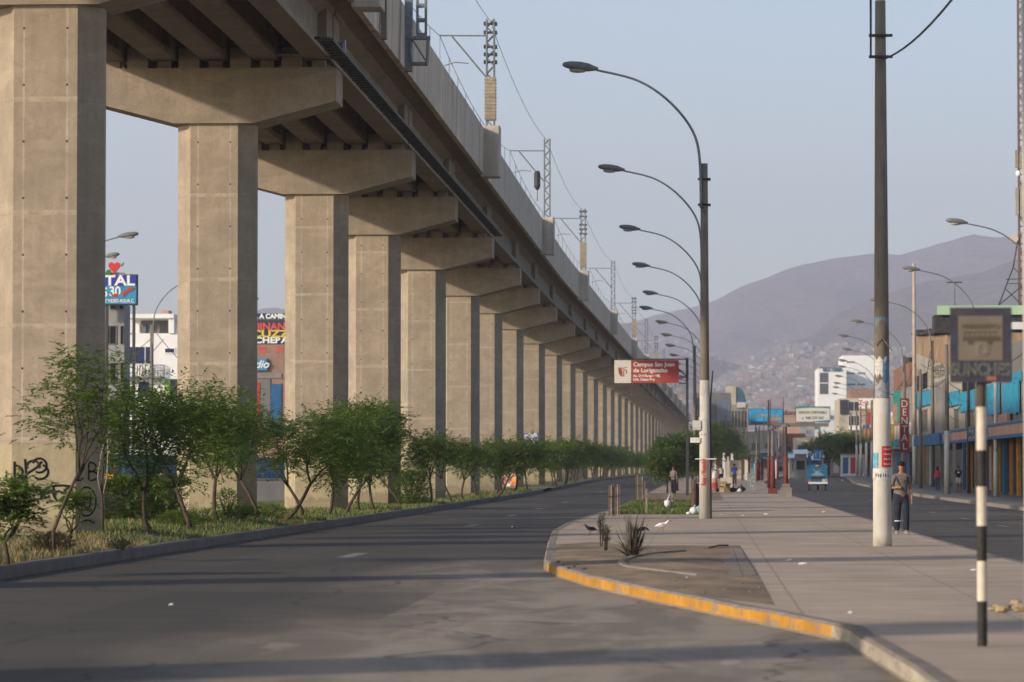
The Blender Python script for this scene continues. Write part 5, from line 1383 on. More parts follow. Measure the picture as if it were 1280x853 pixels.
# long painted wall between the billboards
t, a, b_ = px_block('painted_wall_building','peach warehouse wall with faint dark lettering between the two billboards','building',968,1000,512,690,30,M('peach_wall',(.50,.30,.21),.9,.1,.3),.7, roof=False)
text('lettering', 'Caducor', 1.35, (P(985,517,690).x, 689.8, P(985,516,690).z), FC, m_dark, t, 1.1, bold=.02)
t, a, b_ = px_block('signed_building','pale building with blue script lettering right of the white billboard','building',1030,1052,513,640,20,m_bwhite2,.7, roof=False)
text('lettering', 'Equipo', 1.3, (P(1044,521,640).x, 639.8, P(1044,521,640).z), FC, m_bluep, t, 1.0, bold=.02)
t, a, b_ = px_block('teal_house','brick and teal building with a red band by the bridge pillar','building',1022,1052,529,660,14,m_brick,.7, roof=False)
for (x0_,x1_,t0,t1,mt) in ((1023,1043,534.5,540.5,m_teal),(1023,1042,540.7,542.2,m_rwall),(1044,1048,528,548,m_rwall),(1048.5,1052,526,548,m_shut)):
    r_ = pr(660,x0_,x1_,t0,t1); mb = MB(); mb.box(r_[0],r_[1],659.7,659.98,r_[2],r_[3]); mb.build('painted_band', mt, t)
# left-of-centre big buildings behind the island
D = 640.0
t, a, b_ = px_block('glass_building','grey building with a pale glass curtain wall behind the white lamp post','building',868,914,494,D,26,m_dimgrey,.7, parapet=.4)
m_cw = M('curtain_wall', (.16,.20,.26), .25, .3, .5, stretch=(2,1,.3), spec=.6)
r_ = pr(D,896,913,500,526); mb = MB(); mb.box(r_[0],r_[1],D-.25,D-.003,r_[2],r_[3]); cw = mb.build('curtain_wall', m_cw, t)
mb = MB()
for k in range(6): x_ = r_[0]+(r_[1]-r_[0])*k/5; mb.box(x_-.05,x_+.05,D-.32,D-.252,r_[2],r_[3])
mb.build('mullions', m_dimgrey, cw)
windows(t, [pr(D,x_,x_+2,527,535) for x_ in (897,901,905,909)]+[pr(D,x_,x_+3,505,512) for x_ in (870,876,884)]+[pr(D,x_,x_+3,520,528) for x_ in (870,876,884)], ('S', D), m_greywall)
D = 700.0
t, a, b_ = px_block('domed_building','stone coloured building ending in a tall blue half dome','building',908,934,506,D,20,B('stone_render',(.30,.27,.21)),.7, roof=False)
zt_ = P(920,506,D).z
mb = MB(); x0_, x1_ = P(908,500,D).x, P(920,500,D).x; mb.box(x0_,x1_,D,D+18,zt_+.002,P(914,483,D).z); mb.build('tower', m_cream, t)
x2_ = P(932.5,500,D).x; vs = []; n_ = 8; m2 = MB()
R2 = x2_-x1_; zt2 = P(920,484,D).z-zt_
for j in range(7):
    for i in range(n_+1):
        th = math.pi/2*i/n_; 
        vs.append((x1_+.01+R2*math.cos(th)**.8 if i < n_ else x1_+.01, D+.2+j*2.6, zt_+.01+zt2*math.sin(th)))
vs.append((x1_+.01, D+.2, zt_+.01))
m2.add(vs, [(j*(n_+1)+i,j*(n_+1)+i+1,(j+1)*(n_+1)+i+1,(j+1)*(n_+1)+i) for j in range(6) for i in range(n_)]+[tuple([i for i in range(n_+1)]+[7*(n_+1)])])
m2.build('dome', M('dome_blue',(.05,.11,.16),.4,.25,.6), t)
mb = MB(); r_ = pr(D,921,932,503,510); mb.box(r_[0],r_[1],D-.4,D-.003,r_[2],r_[3]); mb.build('cornice', m_paper, t)
windows(t, [pr(D,x_,x_+1.8,514,534) for x_ in (911,915,919,923,927,931)], ('S', D), m_dimgrey)

# shelter on the island
D = 318.0
a, b_ = P(927,600,D).x, P(962,600,D).x; zb = ZS+gz(D); zr_ = P(945,568.5,D).z
sh = thing('shelter', 'dark flat roofed shelter on posts at the far end of the island', 'shelter', ((a+b_)/2, D, zb))
mb = MB(); mb.box(a-.2,b_+.2,D-.3,D+3.2,zr_-.22,zr_); mb.build('roof', M('shelter_roof',(.13,.115,.09),.9), sh)
for k in range(5):
    for dy in (0,2.8):
        mb = MB(); x_ = a+.1+(b_-a-.2)*k/4; mb.box(x_-.07,x_+.07,D+dy,D+dy+.14,zb,zr_-.222); mb.build('post', [m_wood,m_rust,m_bwhite2,m_rust,m_rust][k], sh)
for k in range(3):
    mb = MB(); x_ = a+.3+(b_-a)*k*.3; mb.box(x_,x_+.55,D+2.9,D+2.95,zb+.1,zr_-.4); mb.build('back_panel', [m_bwhite2,m_tarp,m_greywall][k], sh)
mb = MB(); mb.box(a+.2,b_-.3,D+1.2,D+1.6,zb+.4,zb+.46); mb.box(a+.4,a+.5,D+1.3,D+1.5,zb,zb+.4); mb.box(b_-.6,b_-.5,D+1.3,D+1.5,zb,zb+.4); mb.build('bench', m_white, sh)
# utility cabinet with scrawls
q = G(939.5,607.5,ZS); D = 232.0; q = Vector((P(939.5,600,D).x, D, ZS+gz(D)))
cb = thing('utility_cabinet', 'grey roadside cabinet covered in scrawls on the island', 'cabinet', q)
mb = MB(); mb.box(-.29,.29,-.2,.2,.02,1.16); mb.build('body', M('cabinet_grey',(.20,.225,.21),.6,.2,3), cb, world=False)
mb = MB(); mb.box(-.31,.31,-.22,.22,1.161,1.2); mb.build('lid', m_greywall, cb, world=False)
mb = MB(); r2 = random.Random(3)
for k in range(9):
    x, z = r2.uniform(-.22,.16), r2.uniform(.25,1.0); mb.tube([(x,-.204,z),(x+r2.uniform(.02,.09),-.204,z+.09),(x+r2.uniform(0,.1),-.204,z-.06)], .012, 4)
mb.build('scrawl', m_bwhite2, cb, world=False)
# white pilasters, low wall pieces left of the shelter (market of posts)
for k,(px,D,h) in enumerate(((884,330,2.2),(888,345,2.4),(893,352,2.3),(899,340,2.1),(905,350,2.6),(910,338,2.2),(915,345,2.5),(964,345,1.8),(970,350,1.9),(985,345,1.7))):
    q = P(px,600,D); t = thing('white_post', 'short whitewashed post of the cluster around the far shelter', 'post', (q.x,D,ZS+gz(D)), 0, 'short posts around the far shelter')
    mb = MB(); mb.prism_z([(-.16,-.16),(.16,-.16),(.16,.16),(-.16,.16)], 0, h*.8); mb.prism_z([(-.1,-.1),(.1,-.1),(.1,.1),(-.1,.1)], h*.8+.001, h); mb.build('shaft', [m_bwhite2,m_cream,m_bwhite2,m_rust][k%4], t, world=False)
q = P(927-8,600,300); 
t = thing('advert_panel', 'beige upright panel behind the person in the blue shirt', 'panel', (P(920,600,300).x,300,ZS+gz(300)))
mb = MB(); mb.box(-.42,.42,-.03,.03,.3,1.9); mb.build('panel', m_cream, t, world=False)
mb = MB(); mb.box(-.47,-.42,-.05,.05,0,1.95); mb.box(.42,.47,-.05,.05,0,1.95); mb.build('frame', m_orange, t, world=False)
# ------------------------------------------------------------ buildings left of the viaduct
D = 250.0
t, a, b_ = px_block('apartment_block','plain grey apartment block with narrow windows under the heart signboard','building',60,155,381,D,2.6,B('apartment_grey',(.30,.30,.295)),0, roof=False)
windows(t, [pr(D,x_,x_+w_,y_,y_+h_) for (x_,w_,y_,h_) in ((138,7,381.5,5),(150,4,381.5,5),(138,7,408,22),(151,3.4,408,22),(138,7,454,25),(151,3.4,454,25),(132,5,408,22),(131,5,454,25),(138,14,502,30))], ('S', D), m_greywall, m_shadowroom)
m_hblue = M('hostel_blue', (.03,.045,.30), .6, .1, 2); m_hcy = M('hostel_cyan', (.03,.25,.42), .6, .15, 2)
t, r_, p_ = billboard('blue and violet hostel signboard with white letters and a red heart on top', 96,170.8,345,380.5,248, m_hcy, [], None, posts=(.5,.95), name='hostel_sign', yoff=0)
z0_, z1_ = r_[2], r_[3]; hh = z1_-z0_
mb = MB(); mb.box(r_[0],r_[1]-.02,247.85,247.879,z1_-hh*.36,z1_); vp = mb.build('violet_band', m_hblue, p_)
text('lettering', 'HOSTAL', 1.02, (r_[1]-.12, 247.84, z1_-hh*.19), FC, m_cleanwhite, vp, 1.22, align='RIGHT', bold=.03)
text('lettering', '25', .95, (P(127,362,248).x+.1, 247.86, P(127,366.5,248).z), FC, m_cleanwhite, p_, .8, bold=.02)
text('lettering', '30', .95, (P(144,362,248).x, 247.86, P(144,365,248).z), FC, m_cleanwhite, p_, .9, bold=.02)
text('lettering', 'CABLE VIDEO AGUA C.', .34, (r_[1]-.12, 247.86, z0_+.22), FC, m_cleanwhite, p_, .8, align='RIGHT', bold=.008)
mb = MB(); poly(mb, [(P(x_,y_,248).x,P(x_,y_,248).z) for x_,y_ in ((152,367),(158,362),(166,359),(169,360),(166,364),(160,366),(155,371))], 247.84, 247.87); mb.build('red_swoosh', m_rwall, p_)
mb = MB(); poly(mb, [(P(x_,y_,248).x,P(x_,y_,248).z) for x_,y_ in ((138,368),(141,371),(147,371),(150,368),(147,367),(143,368))], 247.84, 247.856); mb.build('red_swirl', m_rwall, p_)
ht = thing('heart_ornament', 'red heart with green leaves standing on the hostel signboard', 'ornament', (P(143,344,248).x,248,P(143,344,248).z))
hp = [(0,-1),(-.55,-.35),(-.95,.2),(-.9,.7),(-.5,.95),(-.12,.75),(0,.55),(.12,.75),(.5,.95),(.9,.7),(.95,.2),(.55,-.35)]
cx_, cz_ = P(143.5,335,248).x, P(143.5,335,248).z
mb = MB(); poly(mb, [(cx_+a_*.46, cz_+b2*.44) for a_,b2 in hp], 247.8, 247.95); mb.build('heart', M('heart_red',(.55,.05,.04),.6,.05), ht)
for pts in (((151,333),(153,330),(155.5,328),(155,331.5),(152.5,333.5)),((131,343.5),(134,338),(138,337),(140,341),(138,344),(133,344))):
    mb = MB(); poly(mb, [(P(x_,y_,248).x,P(x_,y_,248).z) for x_,y_ in pts], 247.85, 247.9); mb.build('leaf', M('leaf_green_paint',(.04,.17,.04),.6), ht)
mb = MB(); r2_ = pr(248,131,156,341,344.5); mb.box(r2_[0],r2_[1],247.96,248.1,r2_[2],r2_[3]); mb.build('base_board', m_greywall, ht)
# white house
D = 300.0
wh = thing('white_house', 'white three storey house with a loggia on top and a curved balcony', 'building', (P(186,500,D).x, D, .3))
r_ = pr(D,156,240,449,600)
mb = MB(); mb.box(r_[0],r_[1],D,D+14,.2,r_[3]); wl = mb.build('wall', m_cleanwhite, wh)
r1 = pr(D,156,240,417,449); mb = MB(); mb.box(r1[0],r1[1],D,D+14,r_[3]+.001,r1[3]); mb.build('upper_wall', m_cleanwhite, wh)
mb = MB(); r2_ = pr(D,152,218,393,398.3); mb.box(r2_[0],r2_[1],D-.4,D+13,r2_[2],r2_[3])
for x0_,x1_ in ((156.5,166),(211,218)):
    r3_ = pr(D,x0_,x1_,398.3,416.9); mb.box(r3_[0],r3_[1],D-.2,D+.3,r3_[2]+.001,r3_[3]-.001)
r3_ = pr(D,156.5,218,398.3,416.9); mb.box(r3_[0],r3_[1],D+4,D+4.2,r3_[2]+.001,r3_[3]-.001); mb.build('loggia', m_cleanwhite, wh)
r3_ = pr(D,167,208,399,416.8); mb = MB(); mb.box(r3_[0],r3_[1],D+3.9,D+3.99,r3_[2],r3_[3]); mb.build('loggia_back', m_dimgrey, wh)
for k,(x_,mt) in enumerate(((172,m_paper),(180,m_bluep),(187,m_dark),(194,m_dimgrey),(209,m_pinkw))):
    r4 = pr(D,x_,x_+3.5,405,416); mb = MB(); mb.box(r4[0],r4[1],D+1,D+1.05,r4[2],r4[3]); tag(mb.build('laundry', mt), ['white sheet hung in the loggia of the white house','blue garment hung in the loggia of the white house','black garment hung in the loggia of the white house','grey cloth hung in the loggia of the white house','pink towel at the right of the loggia of the white house'][k], 'laundry', 'laundry in the white loggia')
windows(wh, [pr(D,157,168,434,455),pr(D,169.5,181,434,455),pr(D,182.5,189,434,455),pr(D,173,189,477.5,497),pr(D,206.5,218,436,441)], ('S', D), m_cleanwhite, M('blue_glass',(.015,.03,.09),.2,.2))
mb = MB(); r4 = pr(D,156,204,471,473.5); mb.box(r4[0],r4[1],D-1.0,D-.003,r4[2],r4[3]); mb.build('ledge', m_dimgrey, wh)
mb = MB()
for k in range(5): x_ = P(169+k*3.3,470,D).x; mb.tube([(x_,D-.5,P(170,470,D).z),(x_+.05,D-.5,P(170,456+k%2*2,D).z)], .05, 5)
mb.build('timber_props', m_wood, wh)
mb = MB(); cx_ = P(198,470,D).x
for k in range(13):
    a_ = math.pi*k/12; x_ = cx_+.55*math.cos(a_); y_ = D-.6*math.sin(a_); mb.tube([(x_,y_,P(0,472,D).z),(x_*1,y_,P(0,457,D).z)], .02, 4)
for zz in (457,464,472): mb.tube([(cx_+.55*math.cos(math.pi*k/12), D-.6*math.sin(math.pi*k/12), P(0,zz,D).z) for k in range(13)], .03, 4)
mb.build('balcony_rail', m_steel, wh)
mb = MB(); r4 = pr(D,206,213,474,500); mb.box(r4[0],r4[1],D-.08,D-.003,r4[2],r4[3]); mb.build('green_door', M('lime_paint',(.25,.42,.10),.7), wh)
mb = MB(); r4 = pr(D,213,230,474,500); mb.box(r4[0],r4[1],D-.08,D-.003,r4[2],r4[3]); mb.build('dark_gate', m_dark, wh)
mb = MB(); r4 = pr(D,195,204,386,393); mb.box(r4[0],r4[1],D+3,D+5,r4[2],r4[3]); mb.build('roof_hut', m_pinkw, wh)
# brick building with painted sauna style adverts
D = 330.0
bb = thing('brick_advert_building', 'brick building covered with large painted letters between the second and third piers', 'building', (P(335,500,D).x, D, .4))
r_ = pr(D,300,375,424,640); mb = MB(); mb.box(r_[0],r_[1],D,D+16,.2,r_[3]); mb.build('wall', m_brick2, bb)
def signband(y0_, y1_, bg, body, s_, tm, x0_=312, x1_=362, xc=335, sx=1.0, col=None):
    r4 = pr(D,x0_,x1_,y0_,y1_); mb = MB(); mb.box(r4[0],r4[1],D-.12,D-.003,r4[2],r4[3]); o_ = mb.build('sign_band', bg, bb)
    text('lettering', body, s_, (P(xc,500,D).x, D-.13, (r4[2]+r4[3])/2), FC, tm, o_, sx, bold=.03)
m_navy = M('navy_board', (.02,.035,.06), .6)
r4 = pr(D,300,375,400,423.5); mb = MB(); mb.box(r4[0],r4[1],D+.5,D+9,r4[2]+.002,r4[3]); mb.build('rooftop_room', m_greywall, bb)
m_hred = M('letter_red', (.60,.09,.08), .6, .05); m_hyel = M('letter_yellow', (.72,.50,.04), .6, .05)
signband(392,399.8, m_navy, 'SAUNA A CAMINO', .62, m_cleanwhite, xc=330, sx=1.0)
signband(404,413.8, m_navy, 'CAMINANTE', .95, m_hred, xc=334, sx=1.05)
signband(414,421.8, m_navy, 'JACUZZI', .92, m_hyel, xc=332, sx=1.45)
signband(422,429.8, m_navy, 'DUCHERAS', .80, m_cleanwhite, xc=333, sx=1.25)
for px_, body in ((329,'25.'),(349,'30')): text('lettering', body, .85, (P(px_,437,D).x, D-.02, P(px_,437.5,D).z), FC, m_hred, bb, .9, bold=.03)
mb = MB(); r4 = pr(D,306,334,448.5,463.5); mb.box(r4[0],r4[1],D-.3,D-.004,r4[2],r4[3]); o_ = mb.build('blue_sign', m_hcy, bb)
text('lettering', 'Radio', 1.05, (P(327,456,D).x-.5, D-.31, P(327,456,D).z), FC, m_cleanwhite, o_, 1, bold=.02, shear=.3)
for (x0_,x1_,t0,t1,mt) in ((318,325,478,545,m_rwall),(326,338,474,545,m_dimgrey),(338.5,352,480,545,m_bluep),(318,352,467,473,m_greywall)):
    r4 = pr(D,x0_,x1_,t0,t1); mb = MB(); mb.box(r4[0],r4[1],D-.1,D-.003,r4[2],r4[3]); mb.build('painted_panel', mt, bb)
r_ = pr(340,118,440,560,640); 
blw = thing('hoarding', 'bright blue hoarding on a low grey base beyond the viaduct', 'fence', (-33, 160, 0))
mb = MB(); mb.box(-36.2,-36.0,150,300,.8,2.6); 
for y_ in range(150,300,3): mb.box(-36.0,-35.94,y_,y_+.1,.8,2.6)
mb.build('blue_sheeting', M('hoarding_blue',(.02,.17,.38),.6,.15,.5), blw)
mb = MB(); mb.box(-36.3,-35.8,150,300,0,.798); mb.build('base', m_greywall, blw)
# ground-level colour beyond the hedge: loader, parasol like shapes
D = 178.0
def zat(py): return P(0,py,D).z
ld = thing('yellow_loader', 'yellow loader with a raised orange arm parked beyond the hedge', 'loader', (P(146,620,D).x, D, 0))
x_ = lambda px: P(px,600,D).x
mb = MB(); mb.box(x_(126),x_(142),D,D+2.6,.65,1.15); mb.box(x_(128),x_(140),D+.3,D+2.2,1.151,1.45); mb.build('body', m_yel, ld)
mb = MB(); mb.box(x_(134),x_(140),D+.4,D+1.8,1.451,2.3); mb.build('cab', m_glass, ld)
mb = MB(); poly(mb, [(x_(148),zat(597)),(x_(152.5),zat(598)),(x_(155),zat(618)),(x_(153),zat(622)),(x_(150.5),zat(612))], D-.2, D+.1); mb.build('arm', M('loader_orange',(.62,.25,.02),.6,.1), ld)
mb = MB(); mb.tube([(x_(151),D-.1,zat(620)),(x_(140),D-.1,.8)], .09, 6); mb.build('link', m_yel, ld)
for px_ in (130,140):
    mb = MB(); mb.tube([(x_(px_),D-.2,.5),(x_(px_),D+.2,.5)], .5, 14); mb.build('wheel', m_dark, ld)
for k,(px_,w_,hh_,mt,lab) in enumerate(((165,.34,1.1,m_pinkw,'pink sack standing right of the yellow loader'),(171,.5,1.0,m_orange,'orange crate stack beyond the hedge'),(186,.6,.8,m_dimgrey,'dark bundle beyond the clipped hedge'),(191,.35,1.25,m_cleanwhite,'white sack beyond the hedge near the slim young tree'))):
    tt = thing('sack', lab, 'sack', (x_(px_), D-2, -.0)); mb = MB()
    mb.tube([(0,0,.0),(0,0,.1),(.02,0,hh_*.5),(0,0,hh_*.9),(0.02,0,hh_)], [w_*.45,w_*.55,w_*.6,w_*.4,w_*.15], 8); mb.build('sack_body', mt, tt, smooth=True, world=False)
    mb = MB(); mb.tube([(0,0,hh_-.04),(.03,0,hh_+.1)], [w_*.2,w_*.25], 6); mb.build('tied_neck', mt, tt, world=False)
tt = thing('red_ball', 'small red ball with a white patch on the low wall before the blue hoarding', 'ball', (x_(208.5), D-2, 1.15)); mb = MB(); mb.ball((0,0,.18),.2,.2,.2,12); mb.build('ball', m_rwall, tt, smooth=True, world=False)
mb = MB(); mb.ball((0,-.1,.27),.09,.11,.07,8); mb.build('patch', m_cleanwhite, tt, world=False)
lw = thing('low_wall', 'low grey concrete wall along the far edge of the median', 'wall', (-30,150,0)); mb = MB(); mb.box(x_(100),x_(430),D-2.4,D-1.9,-.1,1.15); mb.box(x_(100)-.05,x_(430)+.05,D-2.5,D-1.8,1.151,1.2); mb.build('wall', m_dimgrey, lw)
# left slim pole with wires
upole('utility_pole', 142, 215, 6.0, .07, 'dark thin pole with crossbars at the foot of the grey apartment block', 0, 0, bars=2, m=m_dark)
for k,(a_,b2,s) in enumerate((((120,424),(191,421),1.0),((128,530),(205,424),-.3),((139,500),(176,490),.3),((196,417),(230,455),.1))):
    wire('service_cable', ['cable sagging across the grey block towards the lamp before the white house','thin cable climbing from the grey block to the lamp','short cable low in front of the white house','cable running down to the right from the slim lamp'][k], sag(P(a_[0],a_[1],226),P(b2[0],b2[1],226),s,12), .022)
# mural posters on far piers
def pier_poster(idx, y0_, y1_, z0_, z1_, cols_, name):
    p_ = ground_pier[idx]; loc_ = Vector(p_.location)+Vector(via.location)
    mb = MB(); mb.box(loc_.x-.68,loc_.x+.68,loc_.y-.03,loc_.y-.004,z0_,z1_); 
    m, nt, b = newmat(name+'_mat'); v = coords(nt,(1,1,1)); vo = nt.nodes.new('ShaderNodeTexVoronoi'); vo.inputs['Scale'].default_value = 4.5; nt.links.new(v, vo.inputs['Vector'])
    rr = nt.nodes.new('ShaderNodeValToRGB'); rr.color_ramp.interpolation = 'CONSTANT'; e = rr.color_ramp.elements
    nt.links.new(sep(nt, vo.outputs['Color'])[0], rr.inputs[0])
    for i_, c_ in enumerate(cols_):
        if i_ < 2: el = e[i_]; el.position = i_/len(cols_)
        else: el = e.new(i_/len(cols_))
        el.color = (*c_,1)
    nt.links.new(rr.outputs[0], b.inputs['Base Color']); mb.build(name, m, p_)
D = PD[12]; 
pier_poster(12, 0, 0, P(0,608,D).z, P(0,577,D).z, [(.6,.1,.25),(.75,.45,.05),(.8,.75,.7),(.75,.25,.05),(.15,.45,.2),(.5,.08,.2),(.1,.25,.5)], 'mural')
D = PD[13]
pier_poster(13, 0, 0, P(0,565,D).z, P(0,542,D).z, [(.08,.10,.25),(.6,.6,.65),(.7,.45,.5),(.12,.16,.33),(.75,.75,.75)], 'poster_panel')

# ------------------------------------------------------------ things on the island
def stakes(label, px, py, h, n, w, gapx, D=None):
    q = G(px,py,ZS); t = thing('stake_bundle', label, 'stakes', q)
    for k in range(n):
        mb = MB(); x = (k-(n-1)/2)*gapx; r2 = random.Random(k+int(px)); dy = r2.uniform(-.15,.15)
        mb.prism_z([(x-w,dy-w),(x+w,dy-w),(x+w,dy+w),(x-w,dy+w)], -.05, h*r2.uniform(.93,1.05)); mb.build('stake', [m_wood,m_palebark,m_wood][k%3], t, world=False)
    mb = MB(); mb.tube([(-(n-1)/2*gapx-.05,-.2,h*.62),((n-1)/2*gapx+.05,-.2,h*.66)], .012, 4); mb.build('tie', m_cable, t, world=False)
    return t
stakes('tall bundle of grey wooden stakes at the road edge nearest the camera', 768, 645.5, 1.02, 6, .02, .068)
stakes('second bundle of wooden stakes farther along the road edge', 799, 628, 1.2, 5, .02, .072)
for k,(px,py,h,lab) in enumerate(((808,642,.85,'thin stake standing alone in front of the lawn'),(820,642,.62,'short stake at the middle of the lawn'),(840,642,.72,'stake with the white bag hanging from it'),(806,626,.95,'pale stake just right of the second bundle'),(895-58,604,1.2,'leaning stake beside the person near the dark trees'),(866,640,1.15,'grey board post at the right end of the lawn'))):
    q = G(px,py,ZS); t = thing('stake', lab, 'stake', q); w = .035 if k != 5 else .05
    mb = MB(); mb.prism_z([(-w,-w),(w,-w),(w,w),(-w,w)], -.05, h); mb.build('post', m_wood if k%2 else m_palebark, t, world=False)
    mb = MB(); mb.tube([(-w-.01,-w-.01,h*.7),(w+.01,-w-.01,h*.72)], .01, 4); mb.build('tie', m_rust, t, world=False)
q = G(866,640,ZS); t = thing('board_fence', 'grey board leaning away from the lawn behind the trash bags', 'fence', q)
mb = MB(); mb.add([(0,0,0),(.1,3.5,0),(.1,3.5,1.25),(0,0,1.12),(.04,0,0),(.14,3.5,0),(.14,3.5,1.25),(.04,0,1.12)], [(0,1,2,3),(7,6,5,4),(0,4,5,1),(3,2,6,7),(0,3,7,4),(1,5,6,2)]); mb.build('board', m_greywall, t, world=False)
for bb_ in ((.11,.17,.3,.4),(.15,.22,2.2,2.3)):
    mb = MB(); mb.box(*bb_,0,1.0); mb.build('brace', m_rust, t, world=False)
m_bag = M('plastic_bag', (.66,.65,.66), .4, .08, 8, bmp=.6); m_tealbag = M('teal_bag', (.25,.42,.45), .4, .15, 8, bmp=.6); m_blackbag = M('black_bag', (.015,.015,.018), .35, .3, 6, bmp=.6)
def lump(mb, c, rx, ry, rz, seed, n=12):
    r2 = random.Random(seed); c = Vector(c); k = 7; vs = []
    for i in range(k+1):
        a = math.pi*i/k
        for j in range(n):
            b = 2*math.pi*j/n; w = r2.uniform(.8,1.15)
            vs.append(c+Vector((rx*w*math.sin(a)*math.cos(b), ry*w*math.sin(a)*math.sin(b), rz*math.cos(a)*(1 if math.cos(a) > 0 else .95))))
    mb.add(vs, [(i*n+j,(i+1)*n+j,(i+1)*n+(j+1)%n,i*n+(j+1)%n) for i in range(k) for j in range(n)])
def bag(label, px, py, rx, rz, mat, name='trash_bag', knot=True, z=ZS, D=None):
    q = G(px,py,z) if D is None else Vector((P(px,600,D).x, D, z+gz(D)))
    t = thing(name, label, 'bag', q); mb = MB(); lump(mb, (0,0,rz*.92), rx, rx*.8, rz, int(px*7+py)); mb.build('sack_body', mat, t, smooth=True, world=False)
    if knot: mb = MB(); mb.tube([(0,0,rz*1.75),(.02,0,rz*2.0),(.06,.01,rz*2.4)], [rx*.2,rx*.1,rx*.22], 6); mb.build('knot', mat, t, smooth=True, world=False)
    return t
bag('white plastic trash bag on the pavement left of the whitewashed lamp post', 867, 643, .13, .13, m_bag)
bag('teal trash bag leaning on the white one beside the lamp post', 873, 642.5, .13, .14, m_tealbag)
bag('small white trash bag in front of the board at the lawn corner', 860.5, 643.5, .08, .05, m_bag)
q = G(839,642,ZS); t = thing('hanging_bag', 'white plastic bag hanging from a stake over the lawn', 'bag', (q.x-.13,q.y-.08,ZS+.34)); mb = MB(); lump(mb, (0,0,0), .125,.11,.14, 5); mb.build('sack_body', m_bag, t, smooth=True, world=False)
mb = MB(); mb.tube([(0,0,.1),(.03,0,.22),(.09,.03,.34)],[.03,.015,.012],5); mb.build('handle', m_bag, t, world=False)
Dg = 222.0
bag('black trash bag right of the cardboard box heap', 916, 608, .30, .16, m_blackbag, D=Dg); bag('white bag lying against the black trash bag', 924.5, 608, .15, .12, m_bag, D=Dg-1); bag('dark round bag at the right end of the trash heap', 926, 608, .30, .2, m_blackbag, D=Dg+1)
bag('small black bag at the left end of the trash heap', 896.5, 608, .15, .13, m_blackbag, D=Dg+1)
for k,(px,w,h,lab) in enumerate(((906,.55,.45,'open cardboard box in the middle of the trash heap'),(903,.3,.3,'smaller box under the cardboard one in the trash heap'))):
    t = thing('cardboard_box', lab, 'box', (P(px,600,Dg-k*.8).x, Dg-k*.8, ZS+gz(Dg)), .3-k*.5)
    mb = MB(); mb.box(-w/2,w/2,-w/2,w/2,0,h); mb.build('carton', M('cardboard',(.36,.26,.16),.9,.15,3), t, world=False)
    mb = MB(); mb.add([(-w/2,-w/2,h),(w/2,-w/2,h),(w/2+.05,-w/2-.2,h+.1),(-w/2-.05,-w/2-.2,h+.12)], [(0,1,2,3)]); mb.add([(-w/2,w/2,h),(w/2,w/2,h),(w/2,w/2+.15,h+.25),(-w/2,w/2+.15,h+.22)], [(0,1,2,3)]); mb.build('flap', M('cardboard',(.36,.26,.16)), t, world=False)
q = Vector((P(908,600,Dg+1.5).x, Dg+1.5, ZS+gz(Dg))); t = thing('foam_board', 'pale upright foam board behind the cardboard box', 'board', q); mb = MB(); mb.add([(-.42,0,0),(.4,0,0),(.38,.12,.95),(-.4,.12,.9),(-.42,.06,0),(.4,.06,0),(.38,.18,.95),(-.4,.18,.9)], [(0,1,2,3),(7,6,5,4),(0,4,5,1),(3,2,6,7),(0,3,7,4),(1,5,6,2)]); mb.build('board', m_cream, t, world=False)
# barrel / barrier left of the trash
t = thing('traffic_barrel', 'red and white barrel right behind the whitewashed lamp post', 'barrel', (P(893,600,245).x,245,ZS+gz(245)))
for k,(z0_,z1_,mt) in enumerate(((0,.45,m_rwall),(.451,.75,m_pinkw),(.751,1.15,m_bwhite2))):
    mb = MB(); mb.tube([(0,0,z0_),(0,0,z1_)], [.25-.04*k,.23-.04*k], 12); mb.build('barrel_band', mt, t, world=False)
t = thing('sale_cloth', 'pile of white and red cloth on a low table beyond the board fence', 'cloth', (P(870,600,160).x,160,ZS)); mb = MB(); lump(mb,(0,0,.55),.22,.2,.2,3); mb.build('cloth', m_pinkw, t, world=False); 
mb = MB(); mb.box(-.3,.3,-.2,.2,.34,.38); mb.box(-.28,-.22,-.2,-.14,0,.34); mb.box(.22,.28,-.2,-.14,0,.34); mb.build('table', m_wood, t, world=False)
# litter
m_lit = M('litter_paper', (.62,.61,.60), .7, .15, 12)
for k,(px,py,w,lab) in enumerate(((1004,706.5,.13,'crumpled white paper in the middle of the sidewalk'),(987,701.5,.10,'pale scrap left of the crumpled paper on the sidewalk'),(958,644,.16,'flat white litter piece far down the sidewalk'),(1218,714,.10,'white cup lying beside the striped pole'),(929,645,.09,'dark and white scrap just behind the lamp post'),(902,644,.07,'tiny paper right of the lamp post foot'),(1030,641,.14,'white scrap at the edge of the right roadway'),(1053,601,.2,'white litter lying on the right roadway'),(858,724,.06,'small white stone on the soil bed'),(1063,767,.05,'tiny pale scrap on the sidewalk above the yellow kerb'),(640,659,.05,'white speck on the left road'),(214,757,.06,'white speck on the dark road in the foreground'))):
    road = k in (7,10,11); q = G(px,py,0 if road else ZS); t = thing('litter', lab, 'litter', q); mb = MB(); r2 = random.Random(k); lump(mb,(0,0,w*.16),w*.6,w*.4,w*.2,k,8); mb.build('scrap', m_lit, t, world=False)
    mb = MB(); mb.add([(-w*.5,0,.01),(0,-w*.3,.012),(w*.4,.1*w,.02),(0,w*.4,.03)], [(0,1,2,3)]); mb.build('flap', m_lit, t, world=False)
m_stone = M('stones', (.36,.27,.17), .9, .25, 5, bmp=.4)
